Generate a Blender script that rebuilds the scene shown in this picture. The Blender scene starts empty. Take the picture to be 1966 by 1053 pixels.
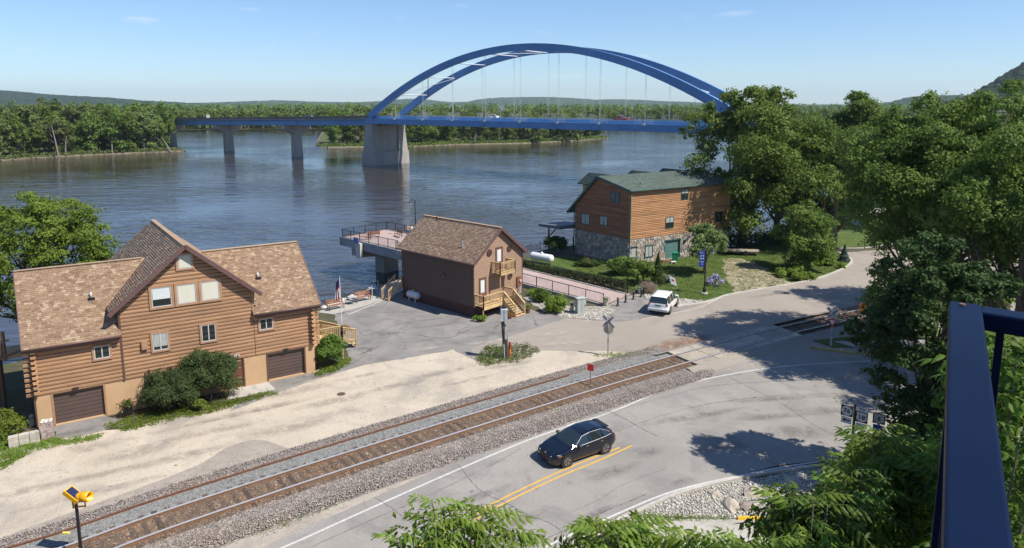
import bpy, math, random
import numpy as np
from mathutils import Vector, Matrix, noise as mnoise
from mathutils.geometry import tessellate_polygon
R = math.radians
random.seed(7)
rng = np.random.default_rng(7)
SC = bpy.context.scene
COL = SC.collection
H = 19.2                     # eye height over the street, metres
WZ = -4.3                    # river level
# ---------------------------------------------------------------- camera
cd = bpy.data.cameras.new('camera'); cam = bpy.data.objects.new('camera', cd); COL.objects.link(cam)
cam.location = (0, 0, H); TH = math.atan(200/1300); cam.rotation_euler = (math.pi/2 - TH, 0, 0)
cd.sensor_width = 36; cd.lens = 1300/1966*36; cd.shift_y = -129.5/1966
cd.clip_start = .05; cd.clip_end = 40000
SC.camera = cam
# ---------------------------------------------------------------- world and sun
SUN_EL, SUN_AZ = 53.0, 156.0      # shadows run towards azimuth 156 deg (from +x, counter-clockwise)
w = bpy.data.worlds.new('World'); SC.world = w; w.use_nodes = True
nt = w.node_tree; nt.nodes.clear()
out = nt.nodes.new('ShaderNodeOutputWorld'); bg = nt.nodes.new('ShaderNodeBackground')
sky = nt.nodes.new('ShaderNodeTexSky'); sky.sky_type = 'NISHITA'; sky.sun_disc = False
sky.sun_elevation = R(SUN_EL)
sdx, sdy = -math.cos(R(SUN_AZ)), -math.sin(R(SUN_AZ))          # horizontal direction to the sun
sky.sun_rotation = math.atan2(sdx, sdy)
sky.altitude = 200; sky.air_density = 1.0; sky.dust_density = .1; sky.ozone_density = 2.2
bg.inputs['Strength'].default_value = .112
# thin fair-weather cloud wisps mixed into the sky
tc = nt.nodes.new('ShaderNodeTexCoord'); mp = nt.nodes.new('ShaderNodeMapping'); mp.inputs['Scale'].default_value = (7, 7, 34)
nz = nt.nodes.new('ShaderNodeTexNoise'); nz.inputs['Scale'].default_value = 1.3; nz.inputs['Detail'].default_value = 5; nz.inputs['Roughness'].default_value = .55
cr = nt.nodes.new('ShaderNodeMapRange'); cr.inputs[1].default_value = .64; cr.inputs[2].default_value = .8; cr.inputs[4].default_value = .5
mx = nt.nodes.new('ShaderNodeMix'); mx.data_type = 'RGBA'; mx.inputs[7].default_value = (6.2, 6.3, 6.9, 1)
L = nt.links.new
L(tc.outputs['Generated'], mp.inputs[0]); L(mp.outputs[0], nz.inputs[0]); L(nz.outputs[0], cr.inputs[0])
tn = nt.nodes.new('ShaderNodeMix'); tn.data_type = 'RGBA'; tn.blend_type = 'MULTIPLY'; tn.inputs[0].default_value = 1; tn.inputs[7].default_value = (.75, .89, 1.12, 1)
va = nt.nodes.new('ShaderNodeVectorMath'); va.operation = 'MULTIPLY_ADD'; va.inputs[1].default_value = (.04, .03, .03); va.inputs[2].default_value = (1, 1, 1)
vd = nt.nodes.new('ShaderNodeVectorMath'); vd.operation = 'DIVIDE'; L(sky.outputs[0], va.inputs[0]); L(sky.outputs[0], vd.inputs[0]); L(va.outputs[0], vd.inputs[1])
L(vd.outputs[0], tn.inputs[6]); L(cr.outputs[0], mx.inputs[0]); L(tn.outputs[2], mx.inputs[6]); L(mx.outputs[2], bg.inputs[0]); L(bg.outputs[0], out.inputs[0])
sl = bpy.data.lights.new('sun', 'SUN'); sun = bpy.data.objects.new('sun', sl); COL.objects.link(sun)
sl.energy = 5.0; sl.angle = R(.53); sl.color = (1, .95, .86)
sd = Vector((sdx*math.cos(R(SUN_EL)), sdy*math.cos(R(SUN_EL)), math.sin(R(SUN_EL))))
sun.rotation_euler = sd.to_track_quat('Z', 'Y').to_euler(); sun.location = (60, -30, 90)
SC.view_settings.view_transform = 'Standard'; SC.view_settings.look = 'None'
SC.view_settings.exposure = .5; SC.view_settings.gamma = 1; SC.view_settings.use_curve_mapping = False
SC.cycles.max_bounces = 6; SC.cycles.transparent_max_bounces = 8; SC.cycles.volume_bounces = 0

# ---------------------------------------------------------------- survey: where a sight line meets a level plane
def G(u, v, z=0.):
    a, b, f = u-983, v-397, 1300
    fw = f*math.cos(TH)-b*math.sin(TH); dn = f*math.sin(TH)+b*math.cos(TH)
    t = (H-z)/dn
    return Vector((a*t, fw*t, z))

# ---------------------------------------------------------------- materials
MATS = {}; ALB = .9
def nodes_of(name):
    m = bpy.data.materials.new(name); m.use_nodes = True; n = m.node_tree
    return m, n, n.nodes['Principled BSDF']
def mix(n, fac, a, b):
    x = n.nodes.new('ShaderNodeMix'); x.data_type = 'RGBA'
    for s, q in ((0, fac), (6, a), (7, b)):
        if hasattr(q, 'links') or isinstance(q, bpy.types.NodeSocket): n.links.new(q, x.inputs[s])
        elif s == 0: x.inputs[0].default_value = q
        else: x.inputs[s].default_value = (*q[:3], 1)
    return x.outputs[2]
def texco(n, scale=(1, 1, 1), rot=(0, 0, 0)):
    t = n.nodes.new('ShaderNodeTexCoord'); m = n.nodes.new('ShaderNodeMapping')
    m.inputs['Scale'].default_value = scale; m.inputs['Rotation'].default_value = rot
    n.links.new(t.outputs['Object'], m.inputs[0]); return m.outputs[0]
def noise(n, co, scale, detail=4, rough=.6, dist=0):
    x = n.nodes.new('ShaderNodeTexNoise'); x.inputs['Scale'].default_value = scale; x.inputs['Detail'].default_value = detail
    x.inputs['Roughness'].default_value = rough; x.inputs['Distortion'].default_value = dist
    n.links.new(co, x.inputs['Vector']); return x.outputs[0]
def ramp(n, fac, lo, hi, a=0., b=1.):
    x = n.nodes.new('ShaderNodeMapRange'); x.inputs[1].default_value = lo; x.inputs[2].default_value = hi
    x.inputs[3].default_value = a; x.inputs[4].default_value = b; n.links.new(fac, x.inputs[0]); return x.outputs[0]
def math_(n, op, a, b):
    x = n.nodes.new('ShaderNodeMath'); x.operation = op
    for i, q in enumerate((a, b)):
        if isinstance(q, bpy.types.NodeSocket): n.links.new(q, x.inputs[i])
        else: x.inputs[i].default_value = q
    return x.outputs[0]
def bump(n, bs, h, strength=.3, dist=.02):
    x = n.nodes.new('ShaderNodeBump'); x.inputs['Strength'].default_value = strength; x.inputs['Distance'].default_value = dist
    n.links.new(h, x.inputs['Height']); n.links.new(x.outputs[0], bs.inputs['Normal']); return x
def sc(c, k): return tuple(min(1, x*k) for x in c)
def mat(name, col, rough=.7, var=.18, scale=4., bmp=0., metal=0., col2=None, stretch=(1, 1, 1), fine=0., objr=0., attr=0., spec=.5, bd=.02, coat=0):
    """colour with uneven wear: broad noise between two tones, fine grain, per-object and per-face variation"""
    if name in MATS: return MATS[name]
    m, n, bs = nodes_of(name); co = texco(n, stretch); col = sc(col, ALB); col2 = sc(col2, ALB) if col2 else None
    a = noise(n, co, scale)
    c = mix(n, ramp(n, a, .32, .68), sc(col, 1-var), col2 or sc(col, 1+var))
    if fine:
        f = noise(n, co, scale*9, 3, .7); c = mix(n, ramp(n, f, .35, .65, 0, fine), c, sc(col, .45))
    if objr:
        oi = n.nodes.new('ShaderNodeObjectInfo'); hs = n.nodes.new('ShaderNodeHueSaturation')
        n.links.new(ramp(n, oi.outputs['Random'], 0, 1, 1-objr, 1+objr), hs.inputs['Value']); n.links.new(c, hs.inputs['Color']); c = hs.outputs[0]
    if attr:
        at = n.nodes.new('ShaderNodeAttribute'); at.attribute_name = 'rnd'; hs = n.nodes.new('ShaderNodeHueSaturation')
        n.links.new(ramp(n, at.outputs['Fac'], 0, 1, 1-attr, 1+attr), hs.inputs['Value']); n.links.new(c, hs.inputs['Color']); c = hs.outputs[0]
    n.links.new(c, bs.inputs['Base Color']); bs.inputs['Roughness'].default_value = rough; bs.inputs['Metallic'].default_value = metal
    bs.inputs['Specular IOR Level'].default_value = spec; bs.inputs['Coat Weight'].default_value = coat
    if bmp: bump(n, bs, noise(n, co, scale*6, 4, .6), bmp, bd)
    MATS[name] = m; return m

# ---------------------------------------------------------------- mesh builders
def wloc(o):
    v = Vector((0, 0, 0))
    while o: v += o.location; o = o.parent
    return v
def tag(o, label=None, cat=None, group=None, kind=None):
    if label: o['label'] = label
    if cat: o['category'] = cat
    if group: o['group'] = group
    if kind: o['kind'] = kind
    return o
def thing(name, label, cat, loc=(0, 0, 0), group=None):
    o = bpy.data.objects.new(name, None); COL.objects.link(o); o.location = loc; o.empty_display_size = .3
    return tag(o, label, cat, group)
def link(name, me, parent=None, loc=None):
    o = bpy.data.objects.new(name, me); COL.objects.link(o); o.parent = parent
    if loc is not None: o.location = Vector(loc)-(wloc(parent) if parent else Vector((0, 0, 0)))
    return o
def copy_tree(o, parent=None):
    c = o.copy(); COL.objects.link(c); c.parent = parent
    for ch in list(o.children): copy_tree(ch, c)
    return c
class MB:
    def __init__(s): s.v = []; s.f = []; s.r = []; s.m = []
    def face(s, pts, r=None, m=0):
        k = len(s.v); s.v += [tuple(p) for p in pts]; s.f.append(tuple(range(k, k+len(pts)))); s.r.append(random.random() if r is None else r); s.m.append(m)
    def hexa(s, p, r=None, m=0):           # 8 points: bottom ring then top ring
        k = len(s.v); s.v += [tuple(q) for q in p]; r = random.random() if r is None else r
        for q in ((3, 2, 1, 0), (4, 5, 6, 7), (0, 1, 5, 4), (1, 2, 6, 5), (2, 3, 7, 6), (3, 0, 4, 7)):
            s.f.append(tuple(k+i for i in q)); s.r.append(r); s.m.append(m)
        return s
    def box(s, x0, x1, y0, y1, z0, z1, F=None, r=None, m=0):
        P = [(x0, y0), (x1, y0), (x1, y1), (x0, y1)]; f = F or (lambda a, b, c: (a, b, c))
        return s.hexa([f(a, b, z0) for a, b in P]+[f(a, b, z1) for a, b in P], r, m)
    def beam(s, p0, p1, wd, ht, r=None, m=0, up=(0, 0, 1)):   # rectangular bar, p on its centre line
        p0, p1 = Vector(p0), Vector(p1); d = (p1-p0).normalized(); u = Vector(up)
        if abs(d.dot(u)) > .95: u = Vector((1, 0, 0))
        x = d.cross(u).normalized()*wd/2; y = x.cross(d).normalized()*ht/2
        return s.hexa([p0-x-y, p0+x-y, p1+x-y, p1-x-y, p0-x+y, p0+x+y, p1+x+y, p1-x+y], r, m)
    def path(s, pts, rad, n=6, r=None, m=0, cap=True):
        pts = [Vector(p) for p in pts]; rad = rad if isinstance(rad, (list, tuple)) else [rad]*len(pts)
        k = len(s.v); r = random.random() if r is None else r
        for i, p in enumerate(pts):
            d = (pts[min(i+1, len(pts)-1)]-pts[max(i-1, 0)]).normalized()
            a = d.cross(Vector((0, 0, 1)) if abs(d.z) < .9 else Vector((1, 0, 0))).normalized(); b = d.cross(a)
            for j in range(n):
                t = 2*math.pi*j/n; s.v.append(tuple(p+(a*math.cos(t)+b*math.sin(t))*rad[i]))
        for i in range(len(pts)-1):
            for j in range(n):
                q = (j+1) % n; s.f.append((k+i*n+j, k+i*n+q, k+(i+1)*n+q, k+(i+1)*n+j)); s.r.append(r); s.m.append(m)
        if cap:
            s.f.append(tuple(k+j for j in range(n))); s.f.append(tuple(k+(len(pts)-1)*n+j for j in reversed(range(n)))); s.r += [r, r]; s.m += [m, m]
        return s
    def lathe(s, prof, c=(0, 0, 0), n=16, axis=(0, 0, 1), r=None, m=0, cap=True):
        ax = Vector(axis).normalized(); a = ax.cross(Vector((0, 0, 1)) if abs(ax.z) < .9 else Vector((1, 0, 0))).normalized(); b = ax.cross(a)
        k = len(s.v); c = Vector(c); r = random.random() if r is None else r
        for (rr, z) in prof:
            for j in range(n):
                t = 2*math.pi*j/n; s.v.append(tuple(c+ax*z+(a*math.cos(t)+b*math.sin(t))*rr))
        for i in range(len(prof)-1):
            for j in range(n):
                q = (j+1) % n; s.f.append((k+i*n+j, k+i*n+q, k+(i+1)*n+q, k+(i+1)*n+j)); s.r.append(r); s.m.append(m)
        if not cap: return s
        s.f.append(tuple(k+j for j in range(n))); s.f.append(tuple(k+(len(prof)-1)*n+j for j in reversed(range(n)))); s.r += [r, r]; s.m += [m, m]
        return s
    def prism(s, poly, vec, r=None, m=0):   # closed outline pushed along vec
        vec = Vector(vec); a = [Vector(p) for p in poly]; n = len(a); k = len(s.v); r = random.random() if r is None else r
        s.v += [tuple(p) for p in a]+[tuple(p+vec) for p in a]
        tri = tessellate_polygon([a])
        for t in tri: s.f.append(tuple(k+i for i in t)); s.f.append(tuple(k+n+i for i in reversed(t))); s.r += [r, r]; s.m += [m, m]
        for i in range(n):
            j = (i+1) % n; s.f.append((k+i, k+j, k+n+j, k+n+i)); s.r.append(r); s.m.append(m)
        return s
    def mesh(s, name, mats, off=Vector((0, 0, 0)), smooth=False, fixn=True):
        me = bpy.data.meshes.new(name)
        me.from_pydata([(a-off[0], b-off[1], c-off[2]) for a, b, c in s.v], [], s.f)
        for m in (mats if isinstance(mats, (list, tuple)) else [mats]): me.materials.append(m)
        at = me.attributes.new('rnd', 'FLOAT', 'FACE'); at.data.foreach_set('value', s.r)
        me.polygons.foreach_set('material_index', s.m)
        if smooth: me.polygons.foreach_set('use_smooth', [True]*len(s.f))
        if fixn:
            import bmesh
            bm = bmesh.new(); bm.from_mesh(me); bmesh.ops.recalc_face_normals(bm, faces=bm.faces); bm.to_mesh(me); bm.free()
        me.update(); return me
    def build(s, name, mats, parent=None, smooth=False, kind=None, label=None, cat=None, group=None, fixn=True):
        if parent: off = wloc(parent)
        else:
            a = np.array(s.v); off = Vector((float(a[:, 0].mean()), float(a[:, 1].mean()), float(a[:, 2].min())))
        o = link(name, s.mesh(name, mats, off, smooth, fixn), parent)
        if not parent: o.location = off
        return tag(o, label, cat, group, kind)
def np_mesh(name, V, F, m, rnd=None, smooth=False, normals=None):
    me = bpy.data.meshes.new(name); V = np.asarray(V, dtype=np.float32); F = np.asarray(F, dtype=np.int32); k = F.shape[1]
    me.vertices.add(len(V)); me.vertices.foreach_set('co', V.ravel())
    me.loops.add(F.size); me.loops.foreach_set('vertex_index', F.ravel())
    me.polygons.add(len(F)); me.polygons.foreach_set('loop_start', np.arange(0, F.size, k, dtype=np.int32)); me.polygons.foreach_set('loop_total', np.full(len(F), k, dtype=np.int32))
    if rnd is not None: me.attributes.new('rnd', 'FLOAT', 'FACE').data.foreach_set('value', np.asarray(rnd, dtype=np.float32))
    if smooth: me.polygons.foreach_set('use_smooth', np.ones(len(F), dtype=bool))
    me.materials.append(m); me.update(calc_edges=True); return me
class Frame:
    """floor-plan axes of a building: s along its front, t into its depth"""
    def __init__(s, o, a1, a2):
        s.o = Vector((o[0], o[1], 0)); s.e = Vector((math.cos(R(a1)), math.sin(R(a1)), 0)); s.n = Vector((math.cos(R(a2)), math.sin(R(a2)), 0)); s.a1 = a1
    def __call__(s, a, b, z): return s.o+s.e*a+s.n*b+Vector((0, 0, z))
def sheet(name, poly, z, m, label=None, kind='structure', parent=None, rag=0.):
    """flat ground sheet from a world outline; rag = worn, uneven edge in metres"""
    if rag:
        q = []
        for i in range(len(poly)):
            A, B_ = Vector((poly[i][0], poly[i][1], 0)), Vector((poly[(i+1) % len(poly)][0], poly[(i+1) % len(poly)][1], 0)); L_ = (B_-A).length
            if L_ > 120 or L_ < 1e-3: q.append(A); continue
            n_ = max(1, int(L_/.45)); d = (B_-A)/L_; nr = Vector((-d.y, d.x, 0))
            for k in range(n_):
                f = k/n_; p = A.lerp(B_, f); e = min(1, f*4, (1-f)*4+.2); q.append(p+nr*rag*e*(mnoise.noise(p*.9)*2.2+mnoise.noise(p*3.1)*1.2))
        poly = [(v.x, v.y) for v in q]
    a = [Vector((p[0], p[1], z)) for p in poly]
    mb = MB(); k = len(a); mb.v = [tuple(p) for p in a]
    for t in tessellate_polygon([a]): mb.f.append(tuple(t)); mb.r.append(.5); mb.m.append(0)
    me = bpy.data.meshes.new(name); me.from_pydata(mb.v, [], mb.f); me.materials.append(m)
    for p in me.polygons:
        if p.normal.z < 0: p.flip()
    o = link(name, me, parent); return tag(o, label, None, None, kind)
def gp(*uv, z=0.): return [G(u, v, z) for u, v in uv]
# ================================================================ GROUND MATERIALS
def ground_mat(name, tones, scales, rough=.9, bmp=.4, bd=.03, speck=None, cracks=None, extra=None, stretch=(1, 1, 1)):
    """tones: list of colours blended by noises of the given scales; speck=(colour, scale, lo, hi); cracks=(scale, width, colour)"""
    m, n, bs = nodes_of(name); co = texco(n, stretch); tones = [sc(t, ALB) for t in tones]
    c = mix(n, ramp(n, noise(n, co, scales[0], 5, .6, .4), .38, .62), tones[0], tones[1])
    for i, t in enumerate(tones[2:]):
        c = mix(n, ramp(n, noise(n, co, scales[1+i], 6, .65, .6), .5, .68), c, t)
    h = noise(n, co, 9, 5, .7)
    c = mix(n, ramp(n, h, .4, .7, 0, .35), c, sc(tones[0], .55))
    if speck:
        v = n.nodes.new('ShaderNodeTexVoronoi'); v.inputs['Scale'].default_value = speck[1]; n.links.new(co, v.inputs['Vector'])
        s = ramp(n, v.outputs['Color'], speck[2], speck[3]); c = mix(n, s, c, speck[0]); h = math_(n, 'ADD', h, v.outputs['Distance'])
    if cracks:
        for k, (s_, wd, cc) in enumerate(cracks):
            v = n.nodes.new('ShaderNodeTexVoronoi'); v.feature = 'DISTANCE_TO_EDGE'; v.inputs['Scale'].default_value = s_
            d = n.nodes.new('ShaderNodeVectorMath'); d.operation = 'ADD'; nn = n.nodes.new('ShaderNodeTexNoise'); nn.inputs['Scale'].default_value = 1.2; nn.inputs['Detail'].default_value = 6
            n.links.new(co, nn.inputs[0]); n.links.new(co, d.inputs[0]); n.links.new(nn.outputs['Color'], d.inputs[1]); n.links.new(d.outputs[0], v.inputs['Vector'])
            msk = math_(n, 'MULTIPLY', ramp(n, v.outputs['Distance'], 0, wd, 1, 0), ramp(n, noise(n, co, s_*1.7, 3), .42, .6))
            c = mix(n, msk, c, cc)
    n.links.new(c, bs.inputs['Base Color']); bs.inputs['Roughness'].default_value = rough; bs.inputs['Specular IOR Level'].default_value = .25
    bump(n, bs, h, bmp, bd); MATS[name] = m; return m
M_gravel = ground_mat('limestone_gravel', [(.50, .43, .335), (.56, .485, .385), (.43, .37, .30), (.33, .29, .25)], [.25, .5, .22], speck=((.24, .20, .15), 7, .9, .98), bmp=.5)
M_lot = ground_mat('old_asphalt', [(.225, .21, .195), (.29, .27, .25), (.175, .168, .16)], [.35, .5], cracks=[(.13, .010, (.09, .088, .085)), (.3, .007, (.10, .098, .092))], bmp=.25)
M_street = ground_mat('worn_street_asphalt', [(.315, .275, .232), (.35, .305, .258), (.285, .25, .215)], [.15, .3], bmp=.15, stretch=(1, 1, 1))
M_hwy = ground_mat('highway_pavement', [(.28, .26, .235), (.34, .315, .283), (.235, .22, .203)], [.22, .4], speck=((.15, .145, .14), 4, .92, .99), bmp=.2)
M_shoulder = ground_mat('sandy_shoulder', [(.38, .33, .275), (.46, .40, .33), (.30, .265, .225)], [.5, 1.2], speck=((.2, .18, .15), 9, .88, .97))
M_ballast = ground_mat('ballast_bed', [(.20, .175, .155), (.27, .24, .215), (.26, .19, .14)], [1.1, .35], speck=((.38, .33, .29), 8, .6, .9), bmp=.9, bd=.06)
M_rust_ballast = ground_mat('rust_stained_ballast', [(.15, .105, .075), (.22, .16, .115), (.26, .15, .08)], [1.4, .7], speck=((.32, .25, .19), 8, .7, .95), bmp=.9, bd=.06)
M_grass = ground_mat('lawn_grass', [(.075, .125, .022), (.115, .165, .034), (.17, .17, .06)], [.5, .9], speck=((.045, .08, .014), 6, .5, .9), bmp=.9, bd=.08)
M_worn = ground_mat('worn_lawn', [(.34, .29, .20), (.42, .36, .26), (.15, .18, .06)], [.6, 1.1], speck=((.2, .17, .11), 5, .8, .95))
M_dirt = ground_mat('bank_soil', [(.10, .085, .055), (.07, .085, .03), (.15, .13, .09)], [.3, .8], bmp=.8, bd=.08)
M_conc = ground_mat('pale_concrete', [(.42, .39, .34), (.48, .45, .40), (.35, .325, .29)], [.4, 1.2], bmp=.1)
M_curb = ground_mat('curb_concrete', [(.46, .43, .38), (.55, .51, .45), (.36, .34, .30)], [1.0, 2.0], bmp=.2)
M_whrock = ground_mat('white_rock_bed', [(.40, .375, .325), (.48, .45, .39), (.31, .285, .24)], [1.2, 2.5], speck=((.22, .20, .17), 6, .6, .85), bmp=1, bd=.08)
M_pinkpave = ground_mat('pink_concrete', [(.43, .325, .295), (.48, .37, .34), (.38, .29, .265)], [.3, 1.0], bmp=.1)

# ================================================================ RIVER AND GROUND
def water_mat():
    m, n, bs = nodes_of('river_water'); co = texco(n, (1, 1, 1), (0, 0, R(-12)))
    col = mix(n, ramp(n, noise(n, co, .012, 4), .35, .65), (.034, .029, .024), (.052, .042, .030))
    n.links.new(col, bs.inputs['Base Color']); bs.inputs['Roughness'].default_value = .07; bs.inputs['IOR'].default_value = 1.6
    c2 = texco(n, (.32, 1.0, 1), (0, 0, R(-12)))
    h = math_(n, 'ADD', math_(n, 'MULTIPLY', noise(n, c2, .42, 3, .5, .3), 1.7), math_(n, 'MULTIPLY', noise(n, c2, 1.6, 3, .55), .34))
    c3 = texco(n, (.5, 1.0, 1), (0, 0, R(14)))
    h = math_(n, 'ADD', h, math_(n, 'MULTIPLY', noise(n, c3, .13, 2, .5), 1.6))
    calm = ramp(n, noise(n, co, .02, 3, .55), .36, .62, .2, .85)
    b = bump(n, bs, h, .55, .55); n.links.new(math_(n, 'MULTIPLY', calm, .56), b.inputs['Strength'])
    return m
sheet('river', [(-9000, -400), (9000, -400), (9000, 9000), (-9000, 9000)], WZ, water_mat())
shore = [Vector(p) for p in ((-400, -60, 0), (-120, 5, 0), (-62, 32, 0), (-43, 43, 0), (-35.5, 50, 0), (-27, 56.5, 0))] + \
    gp((640, 583), (700, 560), (740, 546), (768, 535), (830, 520), (905, 505), (1010, 488), (1060, 476), (1105, 470), (1220, 462), (1330, 455), (1400, 474), (1470, 464), (1535, 452)) + \
    gp((1560, 425), (1620, 402), (1690, 372), (1750, 330), (1850, 300)) + [Vector((450, 420, 0)), Vector((700, 700, 0)), Vector((1500, 2500, 0))]
sheet('ground', [tuple(p[:2]) for p in shore]+[(6000, 2500), (6000, -400), (-400, -400)], -.02, M_dirt)
mb = MB()
for a, b in zip(shore[:-1], shore[1:]):
    d = (b-a).normalized(); nrm = Vector((-d.y, d.x, 0))*1.6
    mb.face([a+Vector((0, 0, -.02)), b+Vector((0, 0, -.02)), b+nrm+Vector((0, 0, WZ-1-0)), a+nrm+Vector((0, 0, WZ-1))])
mb.build('river_bank', M_dirt, kind='structure')
# slope below the viewpoint
V = []; F = []
nx, ny = 60, 30
for j in range(ny):
    for i in range(nx):
        x = -45+i*2.2; y = 25-j*1.6
        base = .62*(24-y)+.05*max(0, x-8)*(1 if y < 24 else 0)
        z = max(-.3, base)+(.5*mnoise.noise(Vector((x*.2, y*.2, 0))) if y < 23 else -.2)
        V.append((x, y, min(z, 14)))
for j in range(ny-1):
    for i in range(nx-1): F.append((j*nx+i, j*nx+i+1, (j+1)*nx+i+1, (j+1)*nx+i))
o = link('hillside', np_mesh('hillside', V, F, M_dirt, smooth=True)); tag(o, kind='structure')

sheet('seam_gravel', gp((440, 790), (560, 720), (900, 655), (1060, 600), (1262, 600), (1300, 700), (1262, 690), (905, 705), (700, 715)), -.004, M_shoulder)
sheet('seam_gravel', gp((-400, 1300), (0, 1000), (900, 800), (1290, 682), (1350, 712), (1180, 800), (900, 915), (560, 1065), (330, 1180)), -.003, M_shoulder)
sheet('gravel_lot', gp((-500, 1100), (-200, 930), (0, 868), (90, 840), (240, 822), (440, 778), (540, 752), (620, 724), (700, 701), (760, 691), (830, 679), (870, 671), (905, 690), (1040, 673), (1170, 674), (1262, 676), (1215, 706), (1060, 745), (600, 890), (200, 1030), (0, 1100), (-200, 1180)), 0, M_gravel, rag=0.25)
sheet('parking_lot', gp((440, 790), (520, 728), (590, 716), (610, 716), (672, 693), (655, 640), (640, 604), (700, 588), (750, 571), (800, 553), (905, 595), (1000, 585), (1030, 598), (1086, 612), (1000, 640), (905, 668), (908, 690), (870, 671), (830, 679), (760, 691), (700, 701), (620, 724), (540, 752)), .004, M_lot, rag=0.15)
sheet('driveway_apron', gp((100, 846), (107, 817), (202, 797), (252, 815), (180, 832)), .006, M_lot, rag=0.15)
sheet('street', gp((905, 668), (1000, 640), (1086, 612), (1130, 617), (1165, 612), (1158, 592), (1186, 577), (1224, 563), (1240, 562), (1300, 588), (1330, 582), (1400, 567), (1500, 550), (1560, 538), (1600, 525), (1628, 512), (1634, 499), (1610, 486), (1690, 480), (1966, 470), (2100, 640), (1966, 690), (1660, 692), (1400, 692), (1340, 700), (1300, 692), (1262, 677), (1170, 674), (1040, 673), (908, 690)), .008, M_street, rag=0.1)
sheet('parking_bay', gp((1150, 617), (1160, 598), (1172, 586), (1200, 576), (1240, 568), (1300, 588), (1378, 574), (1300, 600), (1231, 614), (1185, 619)), .012, M_lot)
sheet('highway', gp((330, 1130), (500, 1053), (715, 957), (880, 885), (1040, 822), (1180, 774), (1290, 722), (1345, 702), (1420, 690), (1660, 686), (2000, 686), (2000, 880), (1620, 880), (1500, 893), (1400, 916), (1300, 944), (1150, 1012), (1050, 1065), (900, 1150)), .012, M_hwy)
sheet('road_shoulder', gp((150, 1130), (440, 1040), (700, 935), (900, 868), (1060, 800), (1200, 745), (1290, 712), (1345, 702), (1290, 722), (1180, 774), (1040, 822), (880, 885), (715, 957), (500, 1053), (330, 1130)), .010, M_shoulder, rag=0.25)
sheet('lawn', gp((990, 505), (1060, 492), (1110, 495), (1210, 502), (1400, 482), (1440, 478), (1530, 456), (1590, 470), (1612, 486), (1634, 499), (1628, 511), (1600, 524), (1500, 549), (1400, 566), (1360, 580), (1330, 582), (1290, 572), (1240, 563), (1150, 540), (1060, 518)), .03, M_grass, rag=0.12)
sheet('worn_track', gp((1388, 499), (1420, 497), (1450, 506), (1490, 530), (1520, 545), (1500, 548.5), (1440, 558), (1410, 563), (1400, 545), (1390, 520)), .036, M_worn, rag=0.4)
sheet('lawn_beyond_road', gp((1560, 430), (1620, 420), (1700, 418), (1760, 440), (1700, 466), (1640, 475), (1570, 478)), .02, M_grass)
sheet('park_parking', gp((1600, 427), (1690, 396), (1800, 380), (1800, 430), (1700, 440)), .025, M_conc)
sheet('patio', gp((640, 604), (700, 588), (750, 571), (778, 556), (768, 536), (741, 547), (701, 561), (640, 584), (610, 600)), .010, M_conc)
sheet('side_yard_gravel', gp((1003, 572), (1030, 566), (1100, 590), (1160, 588), (1182, 596), (1152, 617), (1086, 611), (1045, 600)), .016, M_whrock, rag=0.15)
sheet('bay_rock_strip', gp((1235, 562), (1300, 574), (1365, 581), (1400, 567.5), (1332, 583), (1300, 589), (1240, 575)), .034, M_whrock, rag=0.12)
sheet('roadside_rock_bed', gp((1050, 1080), (1150, 1018), (1230, 982), (1300, 952), (1400, 926), (1520, 905), (1700, 890), (1700, 990), (1480, 1000), (1290, 996), (1180, 1053), (1120, 1100)), .012, M_whrock, rag=0.12)
sheet('sidewalk', gp((1230, 1000), (1290, 996), (1480, 1000), (1600, 1000), (1600, 1045), (1480, 1042), (1180, 1062)), .02, M_conc)
sheet('door_slab', gp((436, 768), (443, 747), (500, 735), (512, 732), (530, 748), (470, 762)), .01, M_conc)
sheet('corner_grass', gp((1560, 655), (1700, 640), (1900, 630), (1900, 672), (1600, 668)), .05, M_grass)
sheet('corner_walk', gp((1600, 657), (1700, 655), (1900, 650), (1900, 668), (1640, 668)), .056, M_conc)

# ---- ribbons: kerbs, painted lines, cracks
def crom(pts, n=8):
    P_ = [Vector(p) for p in pts]; P_ = [P_[0]*2-P_[1]]+P_+[P_[-1]*2-P_[-2]]; o = []
    for i in range(1, len(P_)-2):
        a, b, c, d = P_[i-1:i+3]
        for k in range(n):
            t = k/n; o.append(.5*((2*b)+(c-a)*t+(2*a-5*b+4*c-d)*t*t+(3*b-a-3*c+d)*t**3))
    o.append(P_[-2]); return o
sheet('dark_sand_strip', crom(gp((-60, 1075), (0, 1035), (120, 990), (260, 940), (380, 893), (440, 858), (500, 845), (560, 862), (620, 858), (640, 868), (560, 890), (400, 935), (200, 1003), (60, 1050), (-40, 1090)), 5), .006, ground_mat('dark_sand', [(.33, .285, .24), (.38, .33, .28), (.26, .225, .19)], [.6, 1.4], speck=((.16, .13, .11), 6, .85, .97)), rag=.25)
def ribbon(mb, pts, wd, z, ht=0, jit=0):
    n = len(pts); k = len(mb.v); L_ = []; 
    for i, p in enumerate(pts):
        d = (pts[min(i+1, n-1)]-pts[max(i-1, 0)]); d.z = 0; d.normalize(); s = Vector((-d.y, d.x, 0))*wd/2*(1+jit*random.uniform(-1, 1))
        j = Vector((-d.y, d.x, 0))*jit*wd*random.uniform(-1.2, 1.2); L_.append((p+s+j, p-s+j))
    for i in range(n-1):
        (a, b), (c, d) = L_[i], L_[i+1]
        q = lambda v, zz: Vector((v.x, v.y, zz))
        if ht: mb.hexa([q(a, z), q(b, z), q(d, z), q(c, z), q(a, z+ht), q(b, z+ht), q(d, z+ht), q(c, z+ht)])
        else: mb.face([q(a, z), q(b, z), q(d, z), q(c, z)])
M_white = mat('road_paint_white', (.62, .60, .56), .7, .2, 6, fine=.5)
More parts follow.
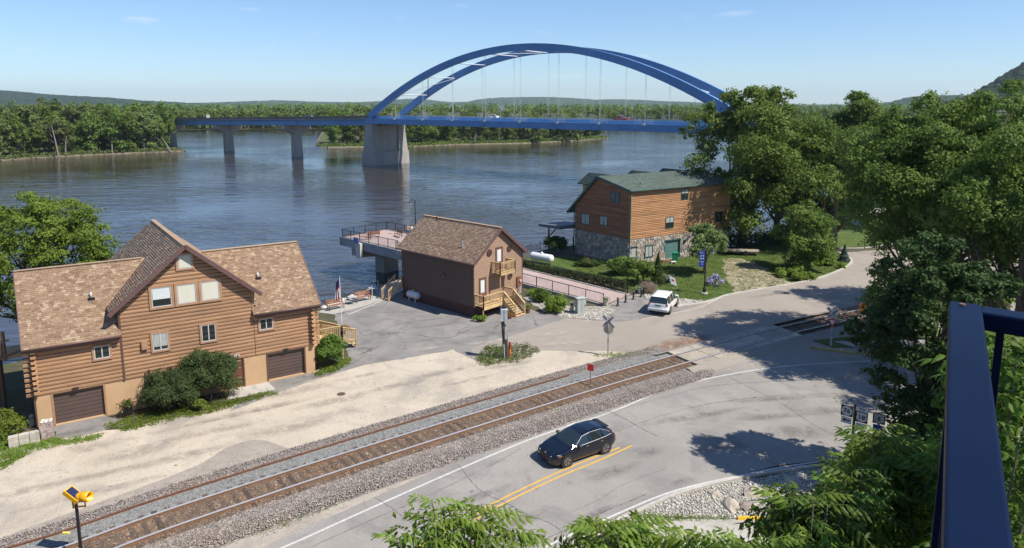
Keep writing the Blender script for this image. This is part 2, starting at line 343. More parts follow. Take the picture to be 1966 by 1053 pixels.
M_yellow = mat('road_paint_yellow', (.68, .40, .07), .7, .12, 6, fine=.25)
M_crack = mat('crack_filler', (.12, .11, .10), .9)
def line(name, px, wd, m, z=.018, n=6, jit=0, parent=None):
    mb = MB(); ribbon(mb, crom(gp(*px), n), wd, z, 0, jit); return mb.build(name, m, parent, kind='structure', fixn=False)
line('edge_line', [(440, 1093), (560, 1045), (733, 967), (908, 890), (1035, 838), (1168, 794), (1290, 745), (1420, 716), (1530, 702), (1700, 692)], .13, M_white)
line('edge_line', [(960, 1100), (1060, 1045), (1175, 992), (1290, 945), (1400, 918), (1500, 898), (1600, 884), (1700, 878)], .12, M_white)
line('centre_line', [(700, 1100), (830, 1036), (948, 967), (1060, 913), (1138, 880), (1190, 860)], .11, M_yellow)
line('centre_line', [(730, 1100), (850, 1040), (951, 976), (1070, 918), (1150, 885), (1214, 856)], .11, M_yellow)
line('bay_line', [(1231, 614), (1285, 603), (1340, 592), (1372, 578)], .12, mat('faded_paint', (.50, .42, .33), .8, .2, 5))
line('lane_mark', [(1620, 566), (1640, 562)], .12, M_white)
mb = MB()
for px, wd in [([(880, 893), (905, 925), (930, 948), (975, 968), (1015, 990), (1055, 1005), (1080, 1022)], .035), ([(718, 955), (750, 975), (785, 1001), (830, 1030)], .03), ([(1080, 1022), (1130, 997), (1180, 975), (1240, 950)], .04),
    ([(1165, 788), (1200, 805), (1240, 828), (1262, 838)], .04), ([(1395, 722), (1440, 745), (1500, 775), (1560, 815), (1600, 835)], .03), ([(1000, 862), (960, 885), (880, 925), (800, 962), (700, 1005), (600, 1050)], .03),
    ([(1150, 800), (1250, 770), (1350, 745), (1450, 735), (1630, 728)], .025), ([(1180, 830), (1300, 790), (1400, 770), (1500, 760), (1640, 755)], .035), ([(1095, 985), (1150, 960), (1200, 930), (1280, 900)], .02), ([(1020, 1053), (1060, 1030), (1080, 1022)], .04),
    ([(640, 640), (700, 645), (780, 620), (850, 612)], .05), ([(680, 665), (760, 640), (850, 650), (900, 635)], .04), ([(700, 605), (760, 600), (830, 600)], .04), ([(560, 738), (640, 715), (690, 690), (720, 660)], .05), ([(880, 640), (960, 618), (1020, 622)], .03)]:
    ribbon(mb, crom(gp(*px), 14), wd*.75, .022, 0, .8)
mb.build('pavement_cracks', M_crack, kind='stuff', label=None, fixn=False)
def curb(px, wd=.28, ht=.12, m=None):
    mb = MB(); ribbon(mb, crom(gp(*px), 5), wd, .0, ht); mb.build('curb', m or M_curb, kind='structure')
curb([(1300, 590), (1365, 580), (1400, 567), (1500, 550), (1560, 538), (1600, 525), (1628, 511), (1634, 499), (1610, 486)], .25)
curb([(1560, 480), (1600, 478), (1660, 477), (1720, 468)], .25)
curb([(1052, 1075), (1150, 1019), (1230, 982), (1300, 951), (1400, 924), (1520, 903), (1650, 888)], .2, .13)
curb([(1555, 668), (1610, 676), (1680, 681), (1800, 683)], .25, .13, mat('yellow_kerb_paint', (.45, .33, .10), .8, .3, 3))
curb([(668, 605), (750, 572), (790, 560)], .12, .04)

# soft-edged stains, ruts and worn patches lying on the ground
def stain_mat(name, col, k):
    m, n, bs = nodes_of(name); t = n.nodes.new('ShaderNodeTexCoord'); g = n.nodes.new('ShaderNodeTexGradient'); g.gradient_type = 'SPHERICAL'; n.links.new(t.outputs['Object'], g.inputs[0])
    ge = n.nodes.new('ShaderNodeNewGeometry'); a = noise(n, ge.outputs['Position'], 1.3, 6, .7, .5); b = noise(n, ge.outputs['Position'], 9, 4, .7)
    f = math_(n, 'MULTIPLY', math_(n, 'MULTIPLY', ramp(n, g.outputs[0], 0, .75), ramp(n, a, .36, .62)), ramp(n, b, .3, .6, .4, 1)); f = math_(n, 'MULTIPLY', f, k)
    n.links.new(mix(n, a, sc(col, .8), sc(col, 1.15)), bs.inputs['Base Color']); bs.inputs['Roughness'].default_value = .9; bs.inputs['Specular IOR Level'].default_value = .2; n.links.new(f, bs.inputs['Alpha']); return m
S_dark = stain_mat('dark_wear', (.15, .14, .13), .55); S_rust = stain_mat('rusty_dirt', (.27, .15, .085), .95); S_rut = stain_mat('grey_rut', (.30, .26, .22), .6); S_pale = stain_mat('pale_dust', (.50, .44, .36), .7)
def stain(u, v, ln, wd, ang, m, z):
    p = G(u, v, z); me = bpy.data.meshes.new('stain'); me.from_pydata([(math.cos(a), math.sin(a), 0) for a in np.linspace(0, 6.2832, 25)[:-1]], [], [tuple(range(24))]); me.materials.append(m)
    o = link('stain', me, None, p); o.scale = (ln/2, wd/2, 1); o.rotation_euler = (0, 0, R(ang)); return tag(o, kind='structure')
for i, q in enumerate([(1285, 668, 7, 3.2, 40, S_rust), (1330, 655, 6, 2.6, 30, S_rust), (1265, 690, 3, 1.8, 30, S_rust), (1380, 690, 6, 1.6, 30, S_pale), (1300, 722, 6, 1.2, 32, S_pale), (1420, 705, 7, 1.0, 20, S_pale),
    (1240, 868, 2.6, 1.3, 20, S_dark), (1310, 925, 1.6, .8, 20, S_dark), (1180, 905, 4, 1.1, 30, S_dark), (1000, 1000, 3.5, 1.0, 32, S_dark), (900, 960, 6, .8, 32, S_dark), (1330, 800, 9, .9, 18, S_dark), (1500, 765, 10, .8, 8, S_dark), (1530, 830, 5, 2.2, 5, S_dark), (1590, 790, 5, 1.6, 0, S_dark), (1480, 800, 6, .9, 8, S_dark), (1120, 840, 8, .7, 30, S_dark), (1380, 860, 5, 1.2, 15, S_dark), (1120, 1010, 1.4, .8, 30, S_dark), (1145, 985, 3, .5, 33, S_dark),
    (560, 752, 7, 1.4, 30, S_rut), (640, 770, 6, 1.2, 28, S_rut), (500, 785, 9, 1.0, 30, S_rut), (400, 830, 8, .9, 28, S_rut), (250, 870, 5, 1.8, 30, S_rut), (170, 858, 3, 1.6, 20, S_rut), (330, 880, 9, 1.2, 30, S_rut), (760, 740, 7, 1.0, 30, S_rut), (850, 715, 6, .8, 30, S_rut), (980, 700, 6, .9, 25, S_rut), (100, 930, 8, 1.0, 28, S_rut), (560, 820, 6, 1.6, 30, S_rut), (700, 720, 5, .7, 30, S_rut), (200, 940, 8, .8, 30, S_rut), (440, 800, 10, .5, 30, S_rut), (900, 730, 6, .6, 30, S_rut),
    (740, 640, 3, 1.4, 20, S_dark), (840, 625, 5, .8, 20, S_dark), (950, 640, 4, 1.0, 30, S_dark), (700, 670, 3, 1.4, 0, S_dark), (610, 722, 3, .9, 20, S_dark), (1070, 640, 6, 1.4, 20, S_pale), (820, 670, 6, .9, 20, S_pale), (950, 655, 8, 1.0, 22, S_pale), (1090, 660, 9, 1.2, 10, S_pale), (1215, 600, 3, 1.0, 10, S_dark), (150, 828, 3.0, 1.0, 30, S_dark), (1560, 520, 6, 1.0, 40, S_dark), (1480, 565, 8, .8, 25, S_dark)]): stain(*q, .024+.0007*i)
# ================================================================ RAILWAY
ZR = .26
rail_px = [(-120, 1122), (109, 1053), (300, 985.5), (500, 920.3), (700, 857), (900, 796), (1100, 735.8), (1240, 696.4), (1370, 661), (1488, 630), (1628, 599), (1760, 573), (1900, 548)]
railA = crom(gp(*rail_px, z=ZR), 14)
def resample(pts, step):
    o = [pts[0].copy()]; acc = 0
    for a, b in zip(pts[:-1], pts[1:]):
        L_ = (b-a).length; t = step-acc
        while t <= L_: o.append(a.lerp(b, t/L_)); t += step
        acc = (acc+L_) % step
    return o
railA = resample(railA, .56)
def side(pts, off):      # + = towards the viewer
    o = []
    for i, p in enumerate(pts):
        d = (pts[min(i+1, len(pts)-1)]-pts[max(i-1, 0)]).normalized(); o.append(p+Vector((d.y, -d.x, 0))*off)
    return o
GA = 1.56
railB = side(railA, GA)
track = thing('railway_track', 'rusty single railway track on wooden ties curving past the gravel lot and over the street', 'railway track', tuple(railA[40]-Vector((0, 0, ZR))))
M_steel = mat('polished_rail_head', (.80, .80, .82), .38, .05, 3, metal=.6); M_rust = mat('rail_rust', (.19, .10, .055), .85, .3, 9, bmp=.3)
M_tie = mat('creosote_tie', (.115, .078, .055), .9, .35, 2.5, bmp=.5, objr=.35, stretch=(1, 1, 1), fine=.4)
def rail(pts, name, head, label=None):
    mb = MB(); hd = MB()
    for i in range(0, len(pts)-1):
        a, b = pts[i], pts[i+1]; u = Vector((0, 0, 1))
        mb.beam(a-u*.15, b-u*.15, .13, .025, r=.5); mb.beam(a-u*.09, b-u*.09, .03, .1, r=.5); hd.beam(a-u*.022, b-u*.022, .075, .045, r=.5)
    o = mb.build(name, M_rust, track, label=label); hd.build('rail_head', head, o); return o
rail(railA, 'rail', M_steel); rail(railB, 'rail', M_steel)
third = side(railA[:86], -1.42)
iend = min(range(len(railA)), key=lambda i: abs((railA[i]-G(1130, 727, ZR)).length))
third = [p-Vector((0, 0, .06)) for p in side(railA[:iend], -1.42)]
rail(third, 'rail', mat('old_rail_rust', (.17, .075, .045), .85, .3, 6), 'disused rust-red rail left beside the track')
tmesh = MB().box(-1.3, 1.3, -.115, .115, -.16, 0, r=.5).mesh('tie', M_tie)
ix0 = min(range(len(railA)), key=lambda i: (railA[i]-G(1300, 680, ZR)).length); ix1 = min(range(len(railA)), key=lambda i: (railA[i]-G(1500, 627, ZR)).length)
for i in range(0, len(railA)-1):
    if ix0 <= i <= ix1: continue
    a = (railA[i]+railB[i])/2; d = (railA[i+1]-railA[i])
    o = link('tie', tmesh, track, a-Vector((0, 0, .163))+Vector((random.uniform(-.03, .03), random.uniform(-.03, .03), 0)))
    o.rotation_euler = (0, 0, math.atan2(d.y, d.x)+math.pi/2+random.uniform(-.03, .03)); o.scale = (random.uniform(.94, 1.03), 1, 1)
# crossing panels
M_panel = mat('crossing_concrete', (.38, .325, .26), .85, .2, 2, bmp=.2, objr=.15, fine=.2); M_rub = mat('crossing_rubber', (.06, .055, .05), .8)
seq = list(range(ix0, ix1, 4))
for i in seq:
    a, b = railA[i], railA[min(i+4, ix1)]; d = (b-a).normalized(); nr = Vector((d.y, -d.x, 0)); a2 = a+d*.03; b2 = b-d*.03
    for (o0, o1) in ((.14, GA-.14), (-.75, -.12), (GA+.12, GA+.72)):
        q = [a2+nr*o0, a2+nr*o1, b2+nr*o1, b2+nr*o0]
        MB().hexa([p-Vector((0, 0, .2)) for p in q]+[p-Vector((0, 0, .02)) for p in q]).build('crossing_panel', M_panel, track)
for o0, o1 in ((-1.5, -.75), (GA+.72, GA+1.8)):      # asphalt ramped up to the rail
    mb = MB()
    for i in range(ix0-2, ix1+16):
        a, b = railA[i], railA[i+1]; d = (b-a).normalized(); nr = Vector((d.y, -d.x, 0)); hi, lo = (o1, o0) if o0 < 0 else (o0, o1)
        z1, z0 = -.03, -ZR+.002
        mb.face([a+nr*hi+Vector((0, 0, z1)), b+nr*hi+Vector((0, 0, z1)), b+nr*lo+Vector((0, 0, z0)), a+nr*lo+Vector((0, 0, z0))])
    mb.build('crossing_ramp', M_street, kind='structure', fixn=False)
# ballast bed under the ties (two strips) and the grey strip beside the third rail
def bed(name, o0, o1, z, m, i0=0, i1=None, e0=.0, e1=.0):
    mb = MB(); i1 = i1 or len(railA)-1
    nn = 4
    for i in range(i0, i1):
        if name != 'ballast' and False: pass
        for k in range(nn):
            f0, f1 = k/nn, (k+1)/nn
            def q(ii, f):
                a = railA[ii]; d = (railA[min(ii+1, len(railA)-1)]-railA[max(ii-1, 0)]).normalized(); nr = Vector((d.y, -d.x, 0))
                off = o0+(o1-o0)*f; ed = min(1, min((f*(o1-o0)+.001)/max(e0, .001), ((1-f)*(o1-o0)+.001)/max(e1, .001)))
                p = a+nr*off; return Vector((p.x, p.y, .014+(z-.014)*max(0, min(1, ed))+.015*mnoise.noise(p*1.5)*ed))
            mb.face([q(i, f0), q(i+1, f0), q(i+1, f1), q(i, f1)])
    return mb.build(name, m, kind='structure', smooth=True)
for o0, o1, m, z, e0, e1 in ((-2.6, -1.45, M_ballast, .07, 1.2, 0), (GA+.5, GA+2.5, M_ballast, .095, 0, 1.2)):
    bed('ballast', o0, o1, z, m, 0, ix0+1, e0, e1)
bed('ballast', -1.45, -.05, .085, mat('grey_ballast', (.24, .235, .22), .9, .3, 3, bmp=.8, fine=.5), 0, ix0, 0, 0)
bed('ballast', -.4, GA+.5, .084, M_rust_ballast, 0, ix0+1)
bed('ballast', -1.5, GA+1.5, .05, M_rust_ballast, ix1+1, len(railA)-1, .8, .8)
# loose stones on the ballast, rock beds and gravel: small faceted pebbles, one mesh each
OCT = np.array([(1, 0, 0), (-1, 0, 0), (0, 1, 0), (0, -1, 0), (0, 0, 1), (0, 0, -.6)]); OF = np.array([(0, 2, 4), (2, 1, 4), (1, 3, 4), (3, 0, 4), (2, 0, 5), (1, 2, 5), (3, 1, 5), (0, 3, 5)])
def stones(name, P3, size, m, flat=.7, rand=None):
    n = len(P3); P3 = np.asarray(P3); s = size*(.5+rng.random((n, 1, 3))*1.0); s[:, :, 2] *= flat
    V = OCT[None]*s*(1+.35*(rng.random((n, 6, 3))-.5)); a = rng.random(n)*6.283; c, q = np.cos(a)[:, None], np.sin(a)[:, None]
    x = V[:, :, 0]*c-V[:, :, 1]*q; y = V[:, :, 0]*q+V[:, :, 1]*c; V = np.stack([x, y, V[:, :, 2]], 2)+P3[:, None, :]
    F = (OF[None]+(np.arange(n)*6)[:, None, None]).reshape(-1, 3)
    o = link(name, np_mesh(name, V.reshape(-1, 3), F, m, np.repeat(rng.random(n), 8))); return tag(o, kind='stuff')
M_stA = mat('pink_grey_stone', (.31, .265, .235), .85, .2, 2, attr=.7); M_stB = mat('grey_stone', (.27, .275, .27), .85, .2, 2, attr=.6); M_stC = mat('brown_stone', (.22, .15, .10), .9, .3, 2, attr=.6); M_stW = mat('white_stone', (.46, .43, .375), .8, .15, 2, attr=.35)
RA = np.array([tuple(p) for p in railA[:ix0+1]]); RD = np.gradient(RA, axis=0); RD /= np.linalg.norm(RD, axis=1)[:, None]; RN = np.stack([RD[:, 1], -RD[:, 0], 0*RD[:, 0]], 1)
def along(n, lo, hi, z):
    t = rng.random(n)*(len(RA)-1.01); i = t.astype(int); f = (t-i)[:, None]; p = RA[i]*(1-f)+RA[i+1]*f; off = (lo+(hi-lo)*rng.random(n))[:, None]
    p = p+RN[i]*off; p[:, 2] = z; return p
stones('ballast_stones', along(15000, GA+.5, GA+2.4, .10), .036, M_stA); stones('ballast_stones', along(8000, -2.6, -1.5, .075), .034, M_stA)
stones('ballast_stones', along(5000, -1.4, -.1, .09), .035, M_stB); stones('ballast_stones', along(5500, -.3, GA+.6, .1), .04, M_stC)
def inpoly(poly, n, z):
    a = [Vector((p[0], p[1], 0)) for p in poly]; T = tessellate_polygon([a]); A = np.array([[tuple(a[i]) for i in t] for t in T])
    ar = np.abs(np.cross(A[:, 1]-A[:, 0], A[:, 2]-A[:, 0])[:, 2]); idx = rng.choice(len(T), n, p=ar/ar.sum()); u = rng.random((n, 1)); v = rng.random((n, 1)); k = (u+v) > 1; u[k] = 1-u[k]; v[k] = 1-v[k]
    p = A[idx, 0]+(A[idx, 1]-A[idx, 0])*u+(A[idx, 2]-A[idx, 0])*v; p[:, 2] = z; return p
bedp = gp((1100, 1053), (1155, 1018), (1230, 984), (1300, 954), (1400, 929), (1520, 908), (1640, 895), (1640, 990), (1480, 998), (1290, 994), (1180, 1050))
stones('rock_bed_stones', inpoly(bedp, 5000, .03), .06, M_stW)
stones('rock_bed_stones', inpoly(gp((1030, 570), (1100, 592), (1160, 590), (1180, 597), (1152, 616), (1086, 610), (1045, 599)), 1500, .03), .09, M_stW)
stones('rock_bed_stones', inpoly(gp((1235, 562), (1300, 574), (1362, 580), (1330, 584), (1300, 589), (1240, 575)), 900, .05), .1, M_stW)
stones('gravel_scatter', inpoly(gp((-100, 1053), (0, 870), (240, 830), (620, 735), (900, 700), (1180, 690), (600, 880), (150, 1030)), 5000, .004), .02, mat('gravel_crumb', (.40, .34, .26), .9, .2, 2, attr=.6))

# ================================================================ ISLANDS, FAR BANK, HILLS
WG = lambda u, v: G(u, v, WZ)
M_isl = ground_mat('island_ground', [(.09, .11, .035), (.13, .12, .06), (.06, .08, .02)], [.05, .1], bmp=.5)
def island(name, px, back):
    a = [WG(*p) for p in px]; poly = [Vector((p.x, p.y, 0)) for p in a]+[Vector((*b, 0)) for b in back]
    sheet(name, [tuple(p[:2]) for p in poly], WZ+.5, M_isl); mb = MB()
    for p, q in zip(poly, poly[1:]+poly[:1]):
        d = (q-p).normalized(); nr = Vector((d.y, -d.x, 0))*2
        mb.face([p+Vector((0, 0, WZ+.5)), q+Vector((0, 0, WZ+.5)), q+nr+Vector((0, 0, WZ-.3)), p+nr+Vector((0, 0, WZ-.3))])
    mb.build('muddy_bank', mat('mud', (.17, .14, .095), .9, .3, .5), kind='structure', fixn=False)
    return poly
islA = island('left_island', [(-700, 345), (-300, 322), (0, 309), (60, 304), (120, 301), (200, 297), (300, 293), (352, 291), (335, 284)], [(-250, 480), (-700, 520)])
islB = island('right_island', [(608, 281), (630, 284), (700, 283), (790, 282), (880, 278), (1000, 276), (1100, 271), (1165, 266), (1150, 262)], [(0, 560), (-150, 540)])
farb = [(-3000, 300), (-700, 520), (-420, 575), (-330, 560), (-212, 590), (-100, 600), (60, 640), (160, 620), (300, 560), (520, 600), (900, 800), (1600, 1500), (6000, 4000), (6000, 8500), (-8000, 8500), (-8000, 300)]
sheet('far_bank', farb, WZ+.45, M_isl)
def hill_mat(name, c1, c2, s):
    m, n, bs = nodes_of(name); co = texco(n)
    v = n.nodes.new('ShaderNodeTexVoronoi'); v.inputs['Scale'].default_value = s; n.links.new(co, v.inputs['Vector'])
    c = mix(n, ramp(n, noise(n, co, s*.25, 5), .35, .65), c1, c2); c = mix(n, ramp(n, v.outputs['Color'], .3, .8, 0, .55), c, sc(c1, .5))
    n.links.new(c, bs.inputs['Base Color']); bs.inputs['Roughness'].default_value = 1; bs.inputs['Specular IOR Level'].default_value = 0
    b = bump(n, bs, v.outputs['Distance'], .9, 1.5/s*.6); b.invert = True
    return m
def hill(name, px, Y, depth, m, amp, bs, n=260, k=26, toe=.25):
    us = np.array([p[0] for p in px], float); vs = np.array([p[1] for p in px], float)
    V = []
    for i in range(n):
        u = us[0]+(us[-1]-us[0])*i/(n-1); v = float(np.interp(u, us, vs)); p = G(u, v, 0) if False else None
        for j in range(k):
            f = j/(k-1); y = Y+(f-1)*depth*toe*4*(1 if f < 1 else 1); y = Y-depth*(1-f)
            x = (u-983)/1300*math.hypot(Y, 0)*1.0/math.cos(TH)*1.0
            a = (v-397)/1300; ang = math.atan(a)+TH; dr = math.tan(ang)*Y
            top = H-dr; z = (WZ-2)+(top-(WZ-2))*math.sin(f*math.pi/2)**1.1
            q = Vector((x/bs, y/bs, 0)); z += amp*(mnoise.noise(q)+.5*mnoise.noise(q*2.7)) * (1 if f > .03 else 0)
            z += (top-WZ)*.05*mnoise.noise(Vector((x/(bs*9), y/(bs*9), 3)))*math.sin(f*math.pi)
            V.append((x, y, z))
    F = [(i*k+j, (i+1)*k+j, (i+1)*k+j+1, i*k+j+1) for i in range(n-1) for j in range(k-1)]
    o = link(name, np_mesh(name, V, F, m, smooth=True)); return tag(o, kind='structure')
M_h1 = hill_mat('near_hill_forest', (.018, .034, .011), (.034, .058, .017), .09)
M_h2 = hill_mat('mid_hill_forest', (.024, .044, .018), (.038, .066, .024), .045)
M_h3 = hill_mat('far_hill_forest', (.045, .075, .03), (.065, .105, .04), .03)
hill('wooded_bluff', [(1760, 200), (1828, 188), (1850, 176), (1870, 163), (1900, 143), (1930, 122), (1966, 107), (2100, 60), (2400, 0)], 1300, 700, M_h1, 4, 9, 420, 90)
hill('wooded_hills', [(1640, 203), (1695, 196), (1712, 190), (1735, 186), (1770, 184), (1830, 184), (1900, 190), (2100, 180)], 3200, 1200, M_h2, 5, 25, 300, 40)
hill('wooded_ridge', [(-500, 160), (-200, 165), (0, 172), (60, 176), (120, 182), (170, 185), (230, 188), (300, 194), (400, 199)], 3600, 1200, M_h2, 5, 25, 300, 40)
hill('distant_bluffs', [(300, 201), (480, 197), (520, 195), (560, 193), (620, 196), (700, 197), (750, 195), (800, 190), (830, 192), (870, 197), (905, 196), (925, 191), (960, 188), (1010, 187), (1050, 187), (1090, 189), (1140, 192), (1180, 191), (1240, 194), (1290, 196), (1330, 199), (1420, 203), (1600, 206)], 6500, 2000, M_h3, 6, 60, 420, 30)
# ================================================================ BRIDGE
M_blue = mat('bridge_blue_steel', (.115, .26, .52), .55, .14, .06, col2=(.14, .30, .57), fine=.12, stretch=(1, 1, 1), spec=.4)
M_blue2 = mat('bridge_light_blue_steel', (.14, .36, .62), .5, .1, .1)
M_cable = mat('galvanised_cable', (.55, .57, .58), .5, .1, 2)
M_pier = mat('pier_concrete', (.36, .335, .30), .85, .2, .25, bmp=.1, fine=.25, stretch=(1, 1, .3))
M_dark = mat('dark_weathered_steel', (.045, .043, .04), .8, .2, .3)
M_brace = mat('brace_steel', (.55, .60, .66), .55, .1, .5)
BO = Vector((-41.95, 246.03, 0)); BE = Vector((11.1377, -8.6138*1.0, 0))
# optical-depth step converted to ground metres along the deck
y0, y1 = 246.03, 184.95
BE = Vector((11.1377, (y1-y0)/7, 0)); PL = BE.length; Bd = BE.normalized(); Bn = Vector((-Bd.y, Bd.x, 0))
DZ = 14.1; BW = 15.0
def bp(k, off=0., z=0.): 
    q = BO+Bd*(k*PL)+Bn*off; return Vector((q.x, q.y, z))
def dz(k): return DZ if k > -1 else DZ+(k+1)*.27
bridge = thing('arch_bridge', 'long blue steel tied-arch road bridge crossing the wide river', 'bridge', tuple(bp(4, 7, WZ)))
def rise(k):
    x = (k+1.0)/10.0; return 4*22.0*x*(1-x)
for off in (0, BW):
    mb = MB(); N = 60; prev = None
    for i in range(N+1):
        k = -1+10*i/N; hgt = 2.5-.5*math.sin(math.pi*i/N)
        z = DZ-.3+rise(k); zt, zb = z+hgt/2, z-hgt/2
        k2 = k+.01; dr = (rise(k2)-rise(k))/(.01*PL); sl = 1/math.sqrt(1+dr*dr); nx_ = -dr*sl; nz_ = sl
        c = bp(k, off, z); up = Bd*nx_+Vector((0, 0, nz_)); a = [c+up*hgt/2-Bn*.65, c+up*hgt/2+Bn*.65, c-up*hgt/2+Bn*.65, c-up*hgt/2-Bn*.65]
        if prev:
            for q in range(4): mb.face([prev[q], prev[(q+1) % 4], a[(q+1) % 4], a[q]], .5)
        prev = a
    mb.build('arch_rib', M_blue, bridge)
    mb = MB(); mb.beam(bp(-1.15, off, DZ-1.75), bp(9.3, off, DZ-1.75), 1.2, 2.0, r=.5); 
    o = mb.build('tie_girder', M_blue, bridge)
    mb = MB(); 
    for k in np.arange(-1, 9.01, .5): mb.beam(bp(k, off-.62 if off == 0 else off+.62, DZ-2.7), bp(k, off-.62 if off == 0 else off+.62, DZ-.8), .12, .1, r=.5)
    mb.build('stiffener', M_blue, o, kind='stuff')
    sgn = -1 if off == 0 else 1
    for k in range(0, 9):
        top = DZ-.3+rise(k)-1.1
        mb = MB()
        for q in (-.012, .012): mb.path([bp(k+q, off, DZ-.7), bp(k+q, off, top)], .032, 5)
        mb.build('hanger_cable', M_cable, bridge)
        mb = MB(); mb.beam(bp(k-.03, off+sgn*.75, DZ-.75), bp(k+.03, off+sgn*.75, DZ-.75), .3, .7); mb.build('cable_anchor', mat('anchor_white', (.7, .7, .68), .6), bridge)
        mb = MB()
        for q0 in (-.19, .07):      # mesh screens either side of each hanger
            for i in range(4): mb.path([bp(k+q0+.12*i/3, off+sgn*.5, DZ-.5), bp(k+q0+.12*i/3, off+sgn*.5, DZ+1.5)], .03, 4)
            for i in range(5): mb.path([bp(k+q0, off+sgn*.5, DZ-.5+2*i/4), bp(k+q0+.12, off+sgn*.5, DZ-.5+2*i/4)], .026, 4)
        mb.build('safety_screen', mat('screen_white', (.5, .5, .48), .6), bridge)
rib = lambda k, off, dv=0: bp(k, off, DZ-.3+rise(k)+dv)
for k in (.15, 1.15, 2.15, 3.15, 4, 4.85, 5.85, 6.85, 7.85):
    MB().path([rib(k, .6, -.9), rib(k, BW-.6, -.9)], .17, 8).build('arch_strut', M_brace, bridge, smooth=True)
for a, b in ((.15, 1.15), (3.15, 4), (4.85, 5.85), (6.85, 7.85)):
    MB().path([rib(a, .6, -.9), rib(b, BW-.6, -.9)], .12, 6).build('arch_diagonal', M_brace, bridge)
    MB().path([rib(b, .6, -.9), rib(a, BW-.6, -.9)], .12, 6).build('arch_diagonal', M_dark if a < 1 else M_brace, bridge)
# deck of the arch span
mb = MB(); mb.beam(bp(-1.1, BW/2, DZ-.9), bp(9.3, BW/2, DZ-.9), BW-1.6, .35); mb.build('deck_slab', mat('deck_concrete', (.32, .31, .29), .85, .15, .2), bridge)
for off in (.9, BW-.9):
    mb = MB(); mb.beam(bp(-1.05, off, DZ-.35), bp(9.3, off, DZ-.35), .25, .85); o = mb.build('edge_beam', M_blue2, bridge)
    mb = MB(); mb.beam(bp(-1.05, off, DZ+.14), bp(9.3, off, DZ+.14), .3, .1); mb.build('barrier_cap', mat('barrier_cap', (.55, .5, .42), .8), o)
    for k in np.arange(-.7, 9, 1.0): MB().beam(bp(k, off-.16 if off < 5 else off+.16, DZ-.85), bp(k+.13, off-.16 if off < 5 else off+.16, DZ-.85), .06, .14).build('drain_scupper', mat('barrier_cap', ()), bridge)
for k in np.arange(-.9, 9.2, 1.0): MB().beam(bp(k, .6, DZ-1.7), bp(k, BW-.6, DZ-1.7), .5, 1.4, up=(0, 0, 1)).build('floor_beam', M_blue, bridge)
# approach spans to the left
kk = np.linspace(-1.06, -13.6, 32)
for off in (1.6, 5.5, 9.5, BW-1.6):
    mb = MB()
    for a, b in zip(kk[:-1], kk[1:]): mb.beam(bp(a, off, dz(a)-2.3), bp(b, off, dz(b)-2.3), .5, 2.3, r=.5)
    mb.build('approach_girder', M_blue, bridge)
for off in (.7, BW-.7):
    mb = MB()
    for a, b in zip(kk[:-1], kk[1:]): mb.beam(bp(a, off, dz(a)-.5), bp(b, off, dz(b)-.5), .35, 1.25, r=.5)
    mb.build('approach_barrier', mat('weathered_barrier', (.16, .14, .12), .9, .3, .5), bridge)
mb = MB()
for a, b in zip(kk[:-1], kk[1:]): mb.beam(bp(a, BW/2, dz(a)-.98), bp(b, BW/2, dz(b)-.98), BW-.8, .3, r=.5)
mb.build('approach_deck', mat('deck_concrete', ()), bridge)
for k in (-4.4, -8.1): MB().beam(bp(k, 1.3, dz(k)-3.4), bp(k, 1.3, dz(k)-1.2), .4, .12).build('web_stiffener', M_blue, bridge)
# river piers: hammerhead type, and the big wall pier below the arch foot
def hammer(k):
    t = dz(k)-3.55; c = bp(k, BW/2)
    f = lambda a, b, z: c+Bn*a+Bd*b+Vector((0, 0, z))
    prof = [(-2.2, WZ-2), (-1.8, t-3.8), (-6.6, t-1.7), (-6.6, t), (6.6, t), (6.6, t-1.7), (1.8, t-3.8), (2.2, WZ-2)]
    MB().prism([f(a, -1.3, z) for a, z in prof], Bd*2.6, r=.5).build('hammerhead_pier', M_pier, bridge)
    for a in (-5.9, -2, 2, 5.9): MB().box(a-.4, a+.4, -.4, .4, t+.003, t+.12, F=f).build('bearing', M_dark, bridge)
for uu in (571, 440, 331):
    hammer(min(np.linspace(-16, -1, 1500), key=lambda k: abs(983+1300*bp(k, BW/2).x/(bp(k, BW/2).y*math.cos(TH)+(H-WZ)*math.sin(TH))-uu)))
c = bp(-1.0, BW/2); f = lambda a, b, z: c+Bn*a+Bd*b+Vector((0, 0, z))
tp = DZ-2.9
pw = lambda z: 1+.10*(tp-z)/18
mb = MB()
def ring(s0, s1, z): return [f(-s0, -s1, z), f(s0, -s1, z), f(s0, s1, z), f(-s0, s1, z)]
mb.hexa(ring(9.6, 2.9, WZ-2)+ring(9.3, 2.7, WZ+5)); mb.build('pier_footing', M_pier, bridge)
for s in (-1, 1):
    f2 = lambda a, b, z, s=s: f(a*s, b, z)
    MB().hexa([f2(9.1, -2.5, WZ+4.8), f2(4.6, -2.5, WZ+4.8), f2(4.6, 2.5, WZ+4.8), f2(9.1, 2.5, WZ+4.8), f2(8.2, -1.8, tp), f2(4.9, -1.8, tp), f2(4.9, 1.8, tp), f2(8.2, 1.8, tp)]).build('pier_column', M_pier, bridge)
MB().box(-4.7, 4.7, -1.5, 1.5, WZ+4.8, tp-.6, F=f).build('pier_wall', M_pier, bridge)
MB().box(-8.0, 8.0, -1.2, 1.2, tp+.003, tp+.5, F=f).build('pier_bearing', M_dark, bridge)
